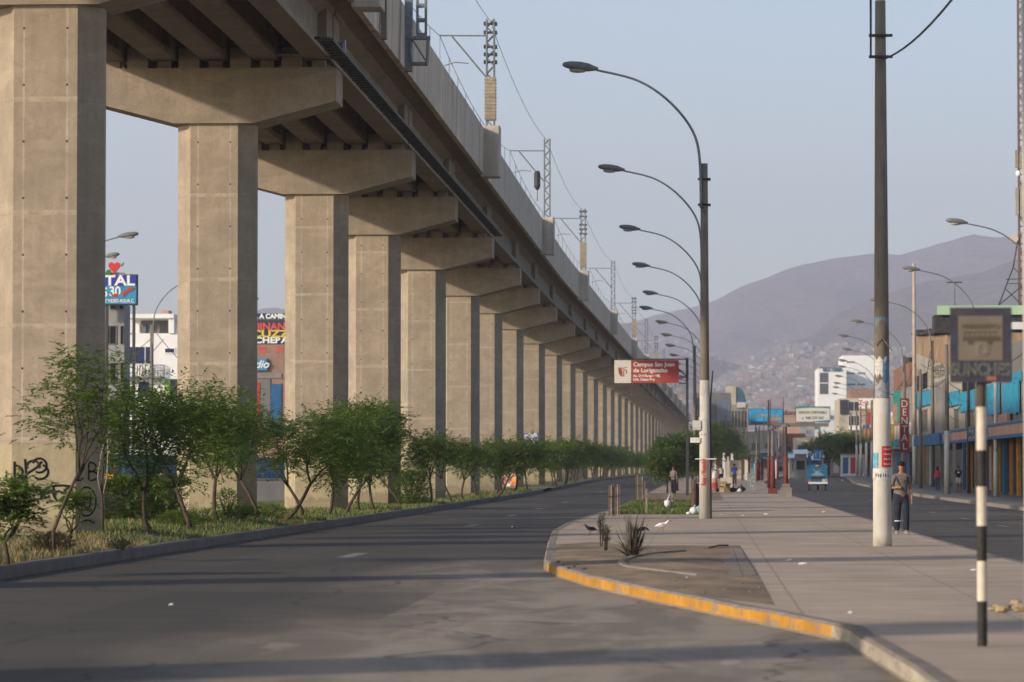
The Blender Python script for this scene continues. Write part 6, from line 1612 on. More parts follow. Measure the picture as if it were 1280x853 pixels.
for k,(px,py,w,lab) in enumerate(((1252,766,.11,'tan stone nearest the striped pole'),(1263,763,.07,'dark stone in the pile at the right edge'),(1276,765,.13,'big tan stone at the right edge of the view'),(1240,764,.06,'low flat stone left in the pile'),(1270,757,.09,'stone at the back of the pile'),(1246,760,.06,'small back stone of the pile'))):
    q = G(px,py,ZS); t = thing('stone', lab, 'stone', q, 0, 'stones beside the striped pole'); mb = MB(); lump(mb,(0,0,w*.35),w*.8,w*.7,w*.42,k+40,9); tag(mb.build('rock', m_stone if k != 1 else m_dark, t, world=False), lab, 'stone') if False else mb.build('rock', m_stone if k != 1 else m_dark, t, world=False)
for k in range(16):
    px, py = [(704,707),(711,711),(698,703),(718,709),(722,707),(730,712),(855,735),(905,738),(925,730),(880,742),(938,741),(760,699),(950,735),(843,727),(898,688),(865,687)][k]
    q = G(px,py,ZS+.01); mb = MB(); lump(mb,(q.x,q.y,q.z+.01),.02+.012*(k%3),.018,.016,k+80,7)
    tag(mb.build('pebble', m_dark if k < 6 else M('bed_stone',(.20,.16,.12),.9,.3,9)), 'dark clod of earth by the corner of the soil bed' if k < 6 else 'small stone scattered on the soil bed', 'stone', 'clods on the soil bed' if k < 6 else 'stones on the soil bed')
mb = MB(); a_, b2 = G(886,687,ZS), G(910,683,ZS); mb.tube([a_+Vector((0,0,.03)), (a_+b2)/2+Vector((0,0,.05)), b2+Vector((0,0,.02))], .015, 5); tag(mb.build('twig', m_bark), 'dark twig lying at the back edge of the soil bed', 'twig')
# ------------------------------------------------------------ people and birds
def skin(name, verts, edges, mat, parent, sub=2, root=0):
    me = bpy.data.meshes.new(name); me.from_pydata([v[:3] for v in verts], edges, []); me.materials.append(mat)
    o = bpy.data.objects.new(name, me); COL.objects.link(o); o.parent = parent
    md = o.modifiers.new('Skin','SKIN'); md.use_smooth_shade = True
    if not me.skin_vertices: me.skin_vertices.new(name='')
    d = me.skin_vertices[0].data
    for i, v in enumerate(verts):
        rx = v[3]; ry = v[4] if len(v) > 4 else v[3]
        d[i].radius = (rx, ry); d[i].use_root = (i == root)
    s = o.modifiers.new('Sub','SUBSURF'); s.levels = sub; s.render_levels = sub
    return o
m_skin = M('skin_tone', (.30,.155,.09), .6, .06, 4); m_hair = M('hair_black', (.012,.010,.009), .7, .2, 20)
def person(label, loc, rz, h=1.68, shirt=None, pants=None, shoes=None, long_sleeve=False, shorts=False, step=.18, arms=((0,0),(0,0)), cap=None, hair='short', fem=False, lean=0, extra=None):
    """arms: per side (forward swing of the hand in m, elbow bend 0..1)"""
    k = h/1.72; t = thing('person', label, 'person', loc, rz); t.scale = (k,k,k)
    sw = .175 if not fem else .155
    V = []; E = []
    def v(x,y,z,r,r2=None): V.append((x,y,z,r,r2 if r2 else r)); return len(V)-1
    def chain(ids):
        for a,b in zip(ids, ids[1:]): E.append((a,b))
    pel = v(0,0,.93,.135,.10); wa = v(0,.0,1.08,.125,.088); ch = v(0,-lean*.4,1.28,.15,.10); nb = v(0,-lean*.7,1.43,.085,.07); nk = v(0,-lean-.01,1.49,.050,.052); chin = v(0,-lean-.025,1.56,.066,.075); hd = v(0,-lean-.015,1.64,.078,.092); tp = v(0,-lean,1.70,.052,.065)
    chain([pel,wa,ch,nb,nk,chin,hd,tp])
    hands = []; arm_pts = []; leg_pts = []
    for s,(fw,bd) in zip((-1,1), arms):
        sh = v(s*sw,-lean*.6,1.395,.052); 
        if bd > .3:
            el = v(s*(sw+.06), .05, 1.12, .038); wr = v(s*(sw-.02), -.20, 1.08+.05*bd, .026)
            fd_ = Vector((-s*.4,-1,.1)).normalized()
        else:
            el = v(s*(sw+.045), .0+fw*.35, 1.13, .038); wr = v(s*(sw+.06), -fw*.6-.03, .885, .026); fd_ = Vector((0,-.15-fw*.4,-1)).normalized()
        pw = Vector(V[wr][:3]); pm_ = pw+fd_*.055; pa = v(*pm_, .030,.022)
        chain([ch,sh]) if False else E.append((nb,sh)); chain([sh,el,wr,pa])
        side = fd_.cross(Vector((1,0,0)) if abs(fd_.x) < .8 else Vector((0,0,1))).normalized()
        for j in range(4):
            o_ = side*(.024-.016*j); L = (.062,.074,.07,.055)[j]
            a1 = v(*(pm_+o_+fd_*.04), .0085); a2 = v(*(pm_+o_+fd_*(.04+L*.6)+Vector((-s*.008,0,0))), .0078); a3 = v(*(pm_+o_*.9+fd_*(.04+L)+Vector((-s*.022,0,0))), .0065); chain([pa,a1,a2,a3])
        a1 = v(*(pm_+side*.034+fd_*.0+Vector((-s*.012,0,0))), .010); a2 = v(*(pm_+side*.048+fd_*.035+Vector((-s*.02,0,0))), .008); chain([pa,a1,a2])
        arm_pts.append((V[sh],V[el],V[wr]))
    for s in (-1,1):
        st = step*s*.5
        hp = v(s*.085,0,.88,.088,.09); kn = v(s*.095,-st*.55-.02,.48,.056); an = v(s*.09,-st+.02,.085,.036); he = v(s*.09,-st+.05,.04,.034,.03); to = v(s*.10,-st-.13,.03,.036,.022)
        chain([pel,hp,kn,an,to]); E.append((an,he)); leg_pts.append((V[hp],V[kn],V[an],V[he],V[to]))
    body = skin('body', V, E, m_skin, t, 2, pel)
    # shirt
    W = []; Q = []
    def w(x,y,z,r,r2=None): W.append((x,y,z,r,r2 if r2 else r)); return len(W)-1
    a = w(0,0,.83,.165,.135); b = w(0,0,1.07,.155,.118); c = w(0,-lean*.4,1.28,.175,.125); d = w(0,-lean*.7,1.42,.10,.082); Q += [(a,b),(b,c),(c,d)]
    for s,(sh,el,wr) in zip((-1,1), arm_pts):
        p1 = w(*sh[:3], .066); u = .75 if not long_sleeve else 1.0; e_ = Vector(sh[:3]).lerp(Vector(el[:3]), u); p2 = w(*e_, .055 if not long_sleeve else .05); Q += [(d,p1),(p1,p2)]
        if long_sleeve: p3 = w(*Vector(el[:3]).lerp(Vector(wr[:3]), .92), .038); Q.append((p2,p3))
    skin('shirt', W, Q, shirt, t, 2, a)
    W = []; Q = []
    a = w(0,0,1.04,.150,.120); b = w(0,0,.90,.152,.122); Q.append((a,b))
    for s,(hp,kn,an,he,to) in zip((-1,1), leg_pts):
        p1 = w(hp[0],hp[1],hp[2]-.04,.112,.115); e_ = Vector(kn[:3]) if not shorts else Vector(kn[:3])+Vector((0,0,.06)); p2 = w(*e_, .088 if not shorts else .10); Q += [(b,p1),(p1,p2)]
        if not shorts: p3 = w(an[0],an[1],.09,.074,.076); Q.append((p2,p3))
    skin('trousers' if not shorts else 'shorts', W, Q, pants, t, 2, a)
    for s,(hp,kn,an,he,to) in zip((-1,1), leg_pts):
        W = []; p0 = w(he[0],he[1]+.01,.05,.046,.045); p1 = w(an[0],an[1]-.03,.058,.048,.045); p2 = w(to[0],to[1]+.02,.04,.048,.032); p3 = w(to[0],to[1]-.03,.035,.036,.024)
        skin('shoe', W, [(p0,p1),(p1,p2),(p2,p3)], shoes or m_dark, t, 2, 0)
    # face
    hy = -lean-.015
    mb = MB(); mb.tube([(0,hy-.085,1.645),(0,hy-.112,1.605),(0,hy-.088,1.598)], [.010,.017,.014], 6); mb.build('nose', m_skin, t, smooth=True, world=False)
    for s in (-1,1):
        mb = MB(); mb.ball((s*.030,hy-.083,1.645), .011,.008,.008, 8); mb.build('eye', m_hair, t, smooth=True, world=False)
        mb = MB(); mb.ball((s*.082,hy+.005,1.63), .010,.020,.032, 8); mb.build('ear', m_skin, t, smooth=True, world=False)
    mb = MB(); mb.ball((0,hy-.086,1.572), .024,.008,.006, 8); mb.build('mouth', M('lips',(.22,.07,.05),.5), t, smooth=True, world=False)
    if cap:
        mb = MB(); mb.ball((0,hy+.01,1.675), .098,.108,.085, 14); mb.v = [(x,y,max(z,1.655)) for x,y,z in mb.v]
        c_ = mb.build('cap', cap, t, smooth=True, world=False)
        mb = MB(); vs = [(.075*math.cos(R_(a_)), hy-.07-.11*abs(math.sin(R_(a_))), 1.668-.012*abs(math.sin(R_(a_)))) for a_ in range(180,361,20)]
        mb.add(vs+[(x,y,z+.012) for x,y,z in vs], [tuple(range(len(vs))), tuple(range(2*len(vs)-1,len(vs)-1,-1))]); mb.build('peak', cap, c_, world=False)
        mb = MB(); mb.ball((0,hy+.045,1.62), .080,.058,.05, 10); mb.build('hair', m_hair, t, smooth=True, world=False)
    else:
        mb = MB(); mb.ball((0,hy+.018,1.672), .092,.098,.078, 14)
        if hair == 'long': mb.ball((0,hy+.055,1.56), .085,.055,.14, 10)
        else: mb.ball((0,hy+.04,1.62), .084,.066,.06, 10)
        mb.build('hair', m_hair, t, smooth=True, world=False)
    return t
m_shirtg = M('grey_shirt', (.15,.14,.12), .9, .15, 6); m_jeans = M('dark_jeans', (.022,.027,.042), .9, .3, 5); m_shoeg = M('grey_shoes', (.28,.26,.23), .8, .1, 8)
q = G(1127,669,ZS); man = person('man in dark cap, grey shirt and dark jeans walking beside the big concrete pole', q, R_(8), 1.70, m_shirtg, m_jeans, m_shoeg, step=.22, arms=((.0,1),(.08,0)), cap=m_hair)
mb = MB(); mb.tube([(-.17,-.10,1.42),(-.10,-.14,1.2),(.08,-.13,1.0)], .014, 5); mb.tube([(-.14,.06,1.42),(-.2,.12,1.15)], .02, 5); mb.build('strap', m_dark, man, world=False)
bk = thing('shoulder_bag', 'dark bag hanging at the right hip of the walking man', 'bag', q+Vector((-.27,.05,.85))); mb = MB(); lump(mb,(0,0,.15),.09,.13,.28,4); mb.build('bag_body', m_jeans, bk, smooth=True, world=False)
mb = MB(); mb.tube([(0,0,.4),(.06,0,.55)], .015, 5); mb.build('bag_strap', m_bluep, bk, world=False)
mb = MB(); mb.box(.03,.11,-.158,-.150,1.24,1.31); mb.build('pocket', m_dark, man, world=False)
mb = MB(); mb.tube([(-.03,-.155,.93),(.04,-.155,.93)], .02, 6); mb.build('belt_buckle', m_rwall, man, world=False)
for s in (-1,1):
    mb = MB(); mb.tube([(s*.095+.075*math.cos(a_*.63), -.02+.075*math.sin(a_*.63), .335) for a_ in range(11)], .012, 4); mb.build('reflective_band', m_white, man, world=False)
D = 225.0
def at(px, D, z=ZS): return Vector((P(px,600,D).x, D, z+gz(D)))
person('woman in a red top and blue jeans seen from behind on the right pavement', at(1172,232,.155), R_(180), 1.60, M('red_top',(.50,.05,.09),.9,.1), M('blue_jeans',(.05,.08,.13),.9), None, fem=True, hair='long', arms=((.05,0),(-.05,0)))
bs_ = M('black_shirt',(.012,.012,.014),.9)
p_ = person('man in a black shirt with a white print and pale shorts on the right pavement', at(1198,226,.155), 0, 1.66, bs_, M('pale_shorts',(.45,.44,.44),.9,.08), None, shorts=True, arms=((.1,0),(.0,0)))
mb = MB(); mb.box(-.09,.08,-.140,-.128,1.27,1.35); mb.build('shirt_print', m_white, p_, world=False)
person('man in a bright blue shirt and dark trousers walking away on the island', at(918,268), R_(180), 1.68, M('blue_shirt',(.035,.09,.34),.9,.1), M('grey_trousers',(.05,.05,.055),.9), None, arms=((.05,.0),(.0,1)))
person('person in a pale top and dark skirt walking near the trash heap', at(901.5,272), R_(200), 1.60, M('pale_top',(.55,.50,.46),.9,.1), M('dark_shorts',(.03,.03,.03),.9), None, fem=True, shorts=True, hair='long', arms=((.0,0),(.06,0)))
person('person in a greyish top and black trousers behind the lawn stakes', at(842,196), R_(-15), 1.66, M('mauve_top',(.20,.16,.17),.9,.3,14), M('black_trousers',(.015,.016,.022),.9), None, fem=True, long_sleeve=False, hair='long', arms=((.0,1),(.03,0)))
# birds
def pigeon(label, loc, rz, mat, wingm, scale=1.0, peck=False):
    t = thing('pigeon', label, 'pigeon', loc, rz); t.scale = (scale,)*3
    hz = .20 if not peck else .10
    V = [(0,.02,.125,.050,.046),(0,-.055,.145,.042,.040),(0,-.10,.175 if not peck else .14,.025),(0,-.125,hz+.01,.023),(0,-.145,hz+.008,.017),(0,.08,.115,.036,.028),(0,.12,.105,.030,.014),(0,.165,.10,.030,.007)]
    skin('body', V, [(0,1),(1,2),(2,3),(3,4),(0,5),(5,6),(6,7)], mat, t, 2, 0)
    for s in (-1,1):
        mb = MB(); mb.tube([(s*.045,-.05,.150),(s*.052,.03,.145),(s*.035,.10,.12),(s*.015,.15,.108)], [.018,.026,.018,.004], 8); mb.build('wing', wingm, t, smooth=True, world=False)
        mb = MB(); mb.tube([(s*.02,.0,.09),(s*.022,-.005,.045),(s*.022,.0,.006)], .0055, 5)
        for dx in (-.015,0,.015): mb.tube([(s*.022,0,.006),(s*.022+dx,-.035,.004)], .004, 4)
        mb.build('leg', M('bird_leg',(.35,.12,.09),.7), t, world=False)
    mb = MB(); mb.tube([(0,-.158,hz+.006),(0,-.188,hz-.004)], [.008,.002], 6); mb.build('beak', m_dark, t, world=False)
    return t
m_bwh = M('white_feathers', (.72,.72,.72), .8, .05, 10); m_bgr = M('grey_feathers', (.10,.10,.115), .8, .3, 12); m_bdk = M('dark_feathers', (.025,.025,.03), .7, .3, 12)
q = G(828,664.5,ZS); pigeon('white pigeon standing on the sidewalk in front of the lamp post', q, R_(68), m_bwh, m_bwh, 1.25)
q = G(738,669,ZS); pigeon('dark grey pigeon standing on the paving at the left corner of the island', q, R_(-52), m_bgr, m_bdk, 1.15)
q = G(803,669,ZS); pigeon('dark pigeon pecking half hidden behind the spiky plant', q, R_(95), m_bdk, m_bdk, 1.1, True)

# ------------------------------------------------------------ vehicles
def mototaxi(label, loc, rz):
    t = thing('three_wheeler', label, 'three wheeler', loc, rz)
    blue = M('cab_blue',(.010,.105,.21),.45,.12,2,spec=.5); bl2 = M('cab_blue_light',(.015,.19,.32),.45,.1,2)
    w = .66; # rear faces -Y
    pf = [(-w,.55),(w,.55),(w+.02,1.0),(w-.01,1.45),(w-.07,1.66),(w-.22,1.75),(-w+.22,1.75),(-w+.07,1.66),(-w+.01,1.45),(-w-.02,1.0)]
    mb = MB(); mb.prism_y(pf, [0,.02,1.5,1.7]); n = len(pf)
    mb.v = [(x*.97 if i < n or i >= 3*n else x, y, z) for i,(x,y,z) in enumerate(mb.v)]; mb.build('body', blue, t, world=False)
    mb = MB(); mb.prism_y([(-w-.03,1.55),(-w+.05,1.70),(-w+.22,1.79),(w-.22,1.79),(w-.05,1.70),(w+.03,1.55),(w-.02,1.55),(w-.20,1.752),(-w+.20,1.752),(-w+.02,1.55)], [-.06,1.8]); mb.build('canopy', bl2, t, world=False)
    mb = MB(); mb.box(-.10,.10,-.08,-.062,1.66,1.76); mb.build('roof_badge', m_orange, t, world=False)
    mb = MB(); mb.box(-.40,.50,-.02,-.003,.78,.98); mb.build('rear_window', m_glass, t, world=False)
    mb = MB(); poly(mb, [(-.42,1.04),(-.30,1.13),(-.05,1.30),(.02,1.42),(.10,1.30),(.34,1.14),(.44,1.04)], -.02, -.004); poly(mb, [(-.3,1.46),(-.22,1.46),(-.02,1.30),(-.10,1.30)], -.02, -.004); poly(mb, [(.3,1.46),(.22,1.46),(.02,1.30),(.10,1.30)], -.02, -.004); mb.build('decal', M('decal_grey',(.20,.27,.32),.5), t, world=False)
    mb = MB(); mb.box(-.55,.66,-.20,-.10,.46,.60); mb.box(-.5,-.42,-.10,.02,.5,.58); mb.box(.5,.58,-.10,.02,.5,.58); mb.tube([(.35,-.16,.6),(.35,-.16,.78),(.62,-.16,.78),(.62,-.16,.6)], .025, 6); mb.build('bumper', m_bwhite2, t, world=False)
    for s in (-1,1):
        mb = MB(); mb.box(s*.46-.09,s*.46+.09,-.06,-.022,.62,.74); mb.build('tail_light', m_rwall if s < 0 else m_bwhite2, t, world=False)
        mb = MB(); mb.tube([(s*.52-.07,.35,.24),(s*.52+.07,.35,.24)], [.245,.245], 18); wh_ = mb.build('wheel', m_dark, t, world=False)
        mb = MB(); mb.tube([(s*.52-.075,.35,.24),(s*.52+.075,.35,.24)], [.12,.12], 12); mb.build('rim', m_steel, wh_, world=False)
        mb = MB(); mb.prism_y([(s*.52-.11,.42),(s*.52+.11,.42),(s*.52+.11,.56),(s*.52-.11,.56)], [.0,.75]); mb.build('mudguard', m_dark, t, world=False)
    mb = MB(); mb.tube([(-.06,2.25,.26),(.06,2.25,.26)], [.26,.26], 18); mb.build('wheel', m_dark, t, world=False)
    mb = MB(); mb.tube([(0,2.25,.26),(0,2.05,.9),(0,1.95,1.05)], .035, 6); mb.tube([(-.35,1.9,1.05),(.35,1.9,1.05)], .02, 6); mb.box(-.15,.15,1.7,2.0,.45,.85); mb.build('front_fork', m_dark, t, world=False)
    mb = MB(); mb.box(-.6,.6,.1,1.65,.36,.548); mb.build('chassis', m_dark, t, world=False)
    return t
q = G(1021.5,613.5,0); t = mototaxi('bright blue three wheeled taxi seen from behind on the right roadway', q, R_(-3)); t.scale = (1.14,1.14,1.04)
def bus(label, loc, rz, L, W_, Hh, col, name='bus', cat='bus', win=m_glass):
    t = thing(name, label, cat, loc, rz)
    mb = MB(); mb.prism_y([(-W_/2,.35),(W_/2,.35),(W_/2,Hh-.15),(W_/2-.15,Hh),(-W_/2+.15,Hh),(-W_/2,Hh-.15)], [0,L]); mb.build('body', col, t, world=False)
    mb = MB(); mb.box(-W_/2+.2,W_/2-.2,-.02,-.003,Hh*.55,Hh*.85); mb.build('rear_window', win, t, world=False)
    for s in (-1,1):
        mb = MB(); mb.box(s*(W_/2+.01)-.01,s*(W_/2+.01)+.01,.8,L-.5,Hh*.55,Hh*.82); mb.build('side_window', win, t, world=False)
        mb = MB(); mb.box(s*(W_/2-.25)-.1,s*(W_/2-.25)+.1,-.02,-.003,.7,.95); mb.build('tail_light', m_rwall, t, world=False)
        for yy in (L*.2, L*.8):
            mb = MB(); mb.tube([(s*(W_/2-.15)-.12,yy,.42),(s*(W_/2-.15)+.14,yy,.42)], .42, 14); mb.build('wheel', m_dark, t, world=False)
    mb = MB(); mb.box(-W_/2,W_/2,-.1,-.003,.36,.55); mb.build('bumper', m_dimgrey, t, world=False)
    return t
D = 420
bus('dark blue bus far ahead left of the three wheeler', Vector((P(1003,600,D).x,D,gz(D))), R_(-2), 9, 2.1, 2.5, m_bluep)
bus('small teal roofed minibus in the distance under the footbridge', Vector((P(990,600,560).x,560,gz(560))), 0, 6, 2.2, 2.6, m_teal, 'minibus', 'minibus')
bus('white van far ahead to the right of the distant bus', Vector((P(1006,600,520).x,520,gz(520))), 0, 5, 2.0, 2.3, m_bwhite2, 'van', 'van')
# blue road sign
D = 430
t = thing('road_sign', 'square blue road sign with white arrow marks above the far bus', 'sign', (P(1028.5,600,D).x, D, gz(D)+.1))
mb = MB(); mb.tube([(0,0,0),(0,0,3.3)], .05, 6); mb.build('post', m_bwhite2, t, world=False)
mb = MB(); mb.box(-1.15,.02,-.1,-.06,2.2,3.35); pn = mb.build('panel', M('road_sign_blue',(.03,.19,.38),.5), t, world=False)
mb = MB(); mb.tube([(-.85,-.11,2.4),(-.85,-.11,3.0),(-.65,-.11,3.15)], .04, 4); mb.tube([(-.3,-.11,2.4),(-.35,-.11,3.1)], .04, 4); mb.build('arrow', m_bwhite2, pn, world=False)
# people-free clutter: a far signal and cars
for k,(px,D,col,lab) in enumerate(((1012,640,m_rwall,'tiny red car in the far traffic'),(998,700,m_bwhite2,'tiny white car in the far traffic'),(985,640,m_dimgrey,'tiny grey car near the distant minibus'))):
    t = thing('car', lab, 'car', (P(px,600,D).x, D, gz(D)))
    mb = MB(); mb.prism_y([(-.85,.3),(.85,.3),(.85,.9),(-.85,.9)], [0,4.1]); mb.prism_y([(-.75,.901),(.75,.901),(.6,1.42),(-.6,1.42)], [.7,3.0]); mb.build('body', col, t, world=False)
    mb = MB(); mb.box(-.58,.58,.66,.698,.95,1.35); mb.build('rear_window', m_glass, t, world=False)
    for s in (-1,1):
        mb = MB(); mb.tube([(s*.8-.1,.8,.32),(s*.8+.08,.8,.32)], .32, 12); mb.build('wheel', m_dark, t, world=False)

# ------------------------------------------------------------ mountains and the hillside town
prof = [(-900,440),(-400,430),(0,420),(200,412),(300,392),(335,381),(370,388),(500,415),(700,415),(790,402),(825,391),(861,384.5),(888,377),(940,352),(1000,330.5),(1050,321),(1097,316),(1125,318.5),(1150,311),(1180,302.5),(1215,292.5),(1240,297),(1262,296),(1280,291),(1400,280),(1700,295),(2300,330)]
YR = 9000.0
def ridge(X):
    px = 879+X*F/YR
    for (a,ya),(b,yb) in zip(prof, prof[1:]):
        if a <= px <= b:
            u = (px-a)/(b-a); u2 = u*.6+sm(u)*.4; return (585-(ya+(yb-ya)*u2))*YR/F
    return 240.0
from mathutils import noise as mn
prof2 = [(-400,585),(700,560),(860,520),(890,497),(930,468),(1000,418),(1060,388),(1110,366),(1160,352),(1220,338),(1280,325),(1400,315),(2300,320)]
YR2 = 6400.0
def ridge2(X):
    px = 879+X*F/YR2
    for (a,ya),(b,yb) in zip(prof2, prof2[1:]):
        if a <= px <= b: return (585-(ya+(yb-ya)*sm((px-a)/(b-a))))*YR2/F
    return 0.0
def hill(X, Y):
    z = hill1(X, Y)
    if Y > 3300:
        t = (Y-3300)/(YR2-3300); b_ = t**1.35 if t < 1 else max(0, 1-(t-1)*1.5)
        z2 = ridge2(X+(YR2-Y)*.12)*b_ + 26*mn.fractal(Vector((X*.003, Y*.0015, 2)), 1.0, 2.1, 5)*min(1,t)*(b_ > .02)
        z = max(z, z2) if abs(z-z2) > 1 else z
    return z
def hill1(X, Y):
    t = max(0.0,(Y-3300)/(YR-3300))
    sx = X*YR/max(Y,3300)*1.0
    # spurs running down towards the town
    w = mn.fractal(Vector((X*.0011, Y*.0004, .3)), 1.0, 2.1, 5)
    r = ridge(X + (YR-Y)*.10)
    z = r*(min(1,t)**1.55)
    k = math.sin(min(1,t)*math.pi)
    z += k*(140*w) + k*45*mn.fractal(Vector((X*.005, Y*.0022, 7)), 1.0, 2.1, 4)
    gul = abs(mn.noise(Vector((X*.0022+Y*.0006, Y*.0003, 3))))
    z -= k*170*(1-min(1,gul*3.0))*min(1,t*1.6)
    if t > 1: z = r*max(.55, 1-(t-1)*1.1)
    return max(z, -.5)
m_hill, nt, b = newmat('hill_rock')
v = coords(nt); n1 = noise(nt, v, .004, 8, .65, .5); n2 = noise(nt, v, .03, 6, .7)
c = mixc(nt, ramp(nt, n1, .3, .7), (.12,.085,.062), (.29,.215,.16)); c = mixc(nt, mth(nt,'MULTIPLY', ramp(nt, n2, .4, .7), .4), c, (.075,.055,.045))
n9 = noise(nt, coords(nt,(.006,.0016,.004)), 1.0, 8, .7, 1.2)
c = mixc(nt, mth(nt,'MULTIPLY', ramp(nt, n9, .42, .58), .75), c, (.085,.062,.048))  # dark downslope streaks put gully shading into the rock colour
nt.links.new(c, b.inputs['Base Color']); b.inputs['Roughness'].default_value = 1
bump(nt, b, mth(nt,'ADD', noise(nt, coords(nt,(.005,.002,.005)), 1.0, 8, .62, .8), mth(nt,'MULTIPLY', n2, .2)), 1.0, 90)
mb = MB(); xs = [i*32-3200 for i in range(0,210)]; ys = [3250+i*36 for i in range(0,163)]+[9300,9800,10600,11800]
vs = [(x,y,hill(x,y)) for y in ys for x in xs]; n = len(xs)
mb.add(vs, [(j*n+i,j*n+i+1,(j+1)*n+i+1,(j+1)*n+i) for j in range(len(ys)-1) for i in range(n-1)])
mb.build('hills', m_hill, kind='structure', smooth=True, recalc=False)
# dirt track scar
# houses: one material set
hcols = [(.34,.21,.15),(.36,.28,.22),(.30,.28,.25),(.46,.44,.40),(.20,.19,.17),(.46,.34,.25),(.20,.26,.28),(.66,.63,.58),(.24,.18,.14),(.30,.31,.20)]
hm = [B('town_house_%d' % i, c_, var=.1, scale=.1) for i, c_ in enumerate(hcols)]
for i, m_ in enumerate(hm): m_.name = 'town_render'
def house_shape(mb, x, y, z, w, d, h, r2, mi):
    mb.box(x-w/2,x+w/2,y,y+d,z-4,z+h,mi)
    for k in range(int(w//3.2)):
        for f_ in range(int(h//2.9)):
            xa = x-w/2+.9+k*3.1; za = z+.9+f_*2.8
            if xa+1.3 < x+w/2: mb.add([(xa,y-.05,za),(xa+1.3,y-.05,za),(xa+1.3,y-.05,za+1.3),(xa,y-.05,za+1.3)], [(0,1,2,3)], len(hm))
r2 = random.Random(77)
hts = []
mats_h = hm+[m_shadowroom]
# individual houses: the nearest of the town
prot = []
for k in range(20):
    mb = MB(); w = r2.uniform(6,11); h = r2.choice([3,5.6,5.8,8.4]); house_shape(mb, 0,0,0,w,9,h,r2,k%10)
    if k % 3 == 0: mb.box(-w/2+.3,-w/2+2.6,2,5,h+.001,h+2.2,(k+3)%10)
    if k % 4 == 1: mb.box(w/2-1.4,w/2-.4,1,2,h+.001,h+1.1,2)
    prot.append(mb)
first_h = {}
cnt = 0
spots = []
while len(spots) < 290:
    u = r2.random(); Y = 2300+ (u**1.2)*2300; px = r2.uniform(862,1062); x = P(px,600,Y).x
    spots.append((Y,x))
spots.sort()
for Y, x in spots:
    if px < 0: continue
    k = r2.randrange(20); zz = hill(x,Y) if Y > 3250 else .58
    rz = r2.uniform(-.35,.35)
    if k not in first_h:
        t = prot[k].build('town_house', mats_h, recalc=False); t.location = (x,Y,zz); first_h[k] = t
        tag(t, 'small flat roofed house of the crowded far town', 'house', 'houses of the far town')
    else:
        t = first_h[k].copy(); COL.objects.link(t); t.location = (x,Y,zz)
    s_ = 1.0; t.scale = (1,1,s_); t.rotation_euler = (0,0,rz)
# the rest of the town and the hillside quarters: one mass
mb = MB(); cnt = 0; tries = 0
while cnt < 13500 and tries < 90000:
    tries += 1
    Y = 2600+ (r2.random()**.9)*6000; px = r2.uniform(120,1330)
    if px < 780 and r2.random() < .93: continue
    x = P(px,560,Y).x; z = hill(x,Y)
    ppx = 879+x*F/Y; ppy = 585-(z+3-H)*F/Y
    yl = [(-400,470),(700,470),(780,400),(868,402),(885,415),(905,455),(930,444),(969,431),(1062,430),(1130,440),(1400,470)]
    lim = 470
    for (a_,ya_),(b2_,yb_) in zip(yl, yl[1:]):
        if a_ <= ppx <= b2_: lim = ya_+(yb_-ya_)*(ppx-a_)/(b2_-a_)
    lim += 14*mn.noise(Vector((x*.006,Y*.006,1)))
    if ppy < lim or (ppy < lim+16 and r2.random() < .6): continue
    if ppx < 905 and r2.random() < .45 and ppy < 470: continue
    t_ = 0; tl = .74 - max(0,(px-930))*.0012 + .08*mn.noise(Vector((x*.002,Y*.002,1)))
    e = abs(hill(x+12,Y)-z)
    if e > 9: continue
    if mn.noise(Vector((x*.004,Y*.004,5))) < -.28: continue
    w = r2.uniform(4.5,9); house_shape(mb, x, Y, z, w, r2.uniform(6,10), r2.choice([2.8,3.2,5.6,5.8,8]), r2, r2.choice([0,0,1,1,2,3,4,5,6,7,8,8,2,4,9,0])); cnt += 1

o = mb.build('hillside_town', mats_h, kind='stuff', recalc=False); tag(o, 'countless small houses spread over the lower slopes of the bare mountain', 'town')

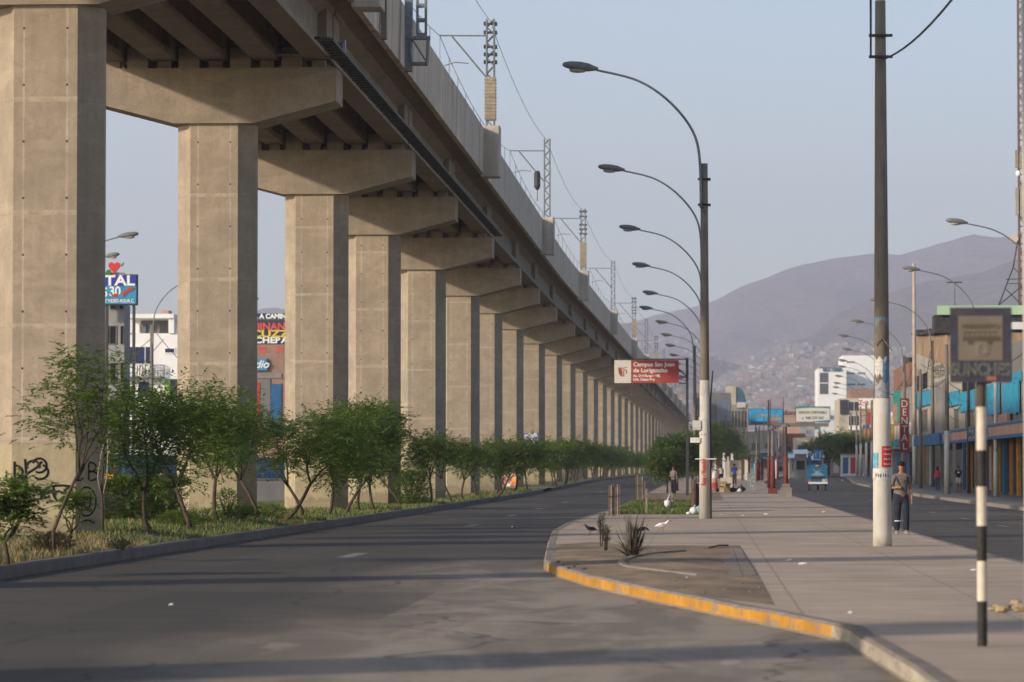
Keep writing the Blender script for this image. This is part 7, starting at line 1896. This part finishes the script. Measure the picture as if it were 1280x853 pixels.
# ------------------------------------------------------------ haze
hz = MB(); hz.box(-6000,6000,-200,12500,-1.6,1000)
m_hz = bpy.data.materials.new('haze_air'); m_hz.use_nodes = True; nt = m_hz.node_tree; nt.nodes.clear()
pv = nt.nodes.new('ShaderNodeVolumePrincipled'); out = nt.nodes.new('ShaderNodeOutputMaterial'); nt.links.new(pv.outputs[0], out.inputs['Volume'])
pv.inputs['Color'].default_value = (.90,.89,1.0,1); pv.inputs['Density'].default_value = HAZE; pv.inputs['Anisotropy'].default_value = .2
hzo = hz.build('haze', m_hz, kind='stuff'); 

# ------------------------------------------------------------ light, sky, camera
w = bpy.data.worlds.new('World'); S.world = w; w.use_nodes = True; nt = w.node_tree
sky = nt.nodes.new('ShaderNodeTexSky'); sky.sky_type = 'NISHITA'; sky.sun_disc = False
Ldir = Vector((1,.70,-.42)).normalized()
el = math.asin(-Ldir.z); sky.sun_elevation = el
az = math.atan2(-Ldir.x, -Ldir.y)   # compass bearing of the sun measured from +Y towards +X
sky.sun_rotation = az % (2*math.pi)
sky.altitude = 200; sky.air_density = AIR; sky.dust_density = DUST; sky.ozone_density = OZ
bg = nt.nodes['Background']; bg.inputs[1].default_value = SKYS; nt.links.new(sky.outputs[0], bg.inputs[0])
sun = bpy.data.lights.new('sun', 'SUN'); sun.energy = SUNE; sun.angle = R_(2.2); sun.color = (1.0,.86,.68)
so = bpy.data.objects.new('sun', sun); COL.objects.link(so); so.rotation_euler = Ldir.to_track_quat('-Z','Y').to_euler(); so.location = (-50,-40,60)
cam = bpy.data.cameras.new('camera'); co = bpy.data.objects.new('camera', cam); COL.objects.link(co); S.camera = co
cam.sensor_width = 36; cam.lens = 36*F/1280; cam.clip_end = 40000; cam.clip_start = .5
co.location = (0,0,H); co.rotation_euler = (math.pi/2+PIT, 0, YAW)
cam.dof.use_dof = True; cam.dof.focus_distance = 95; cam.dof.aperture_fstop = 2.8
S.render.engine = 'CYCLES'; S.cycles.use_denoising = True; S.cycles.max_bounces = 9; S.cycles.diffuse_bounces = 4; S.cycles.volume_bounces = 1; S.cycles.transparent_max_bounces = 8
S.cycles.use_adaptive_sampling = True; S.cycles.adaptive_threshold = .02
S.view_settings.view_transform = 'Standard'; S.view_settings.look = 'None'; S.view_settings.gamma = 1; S.view_settings.exposure = EXPO
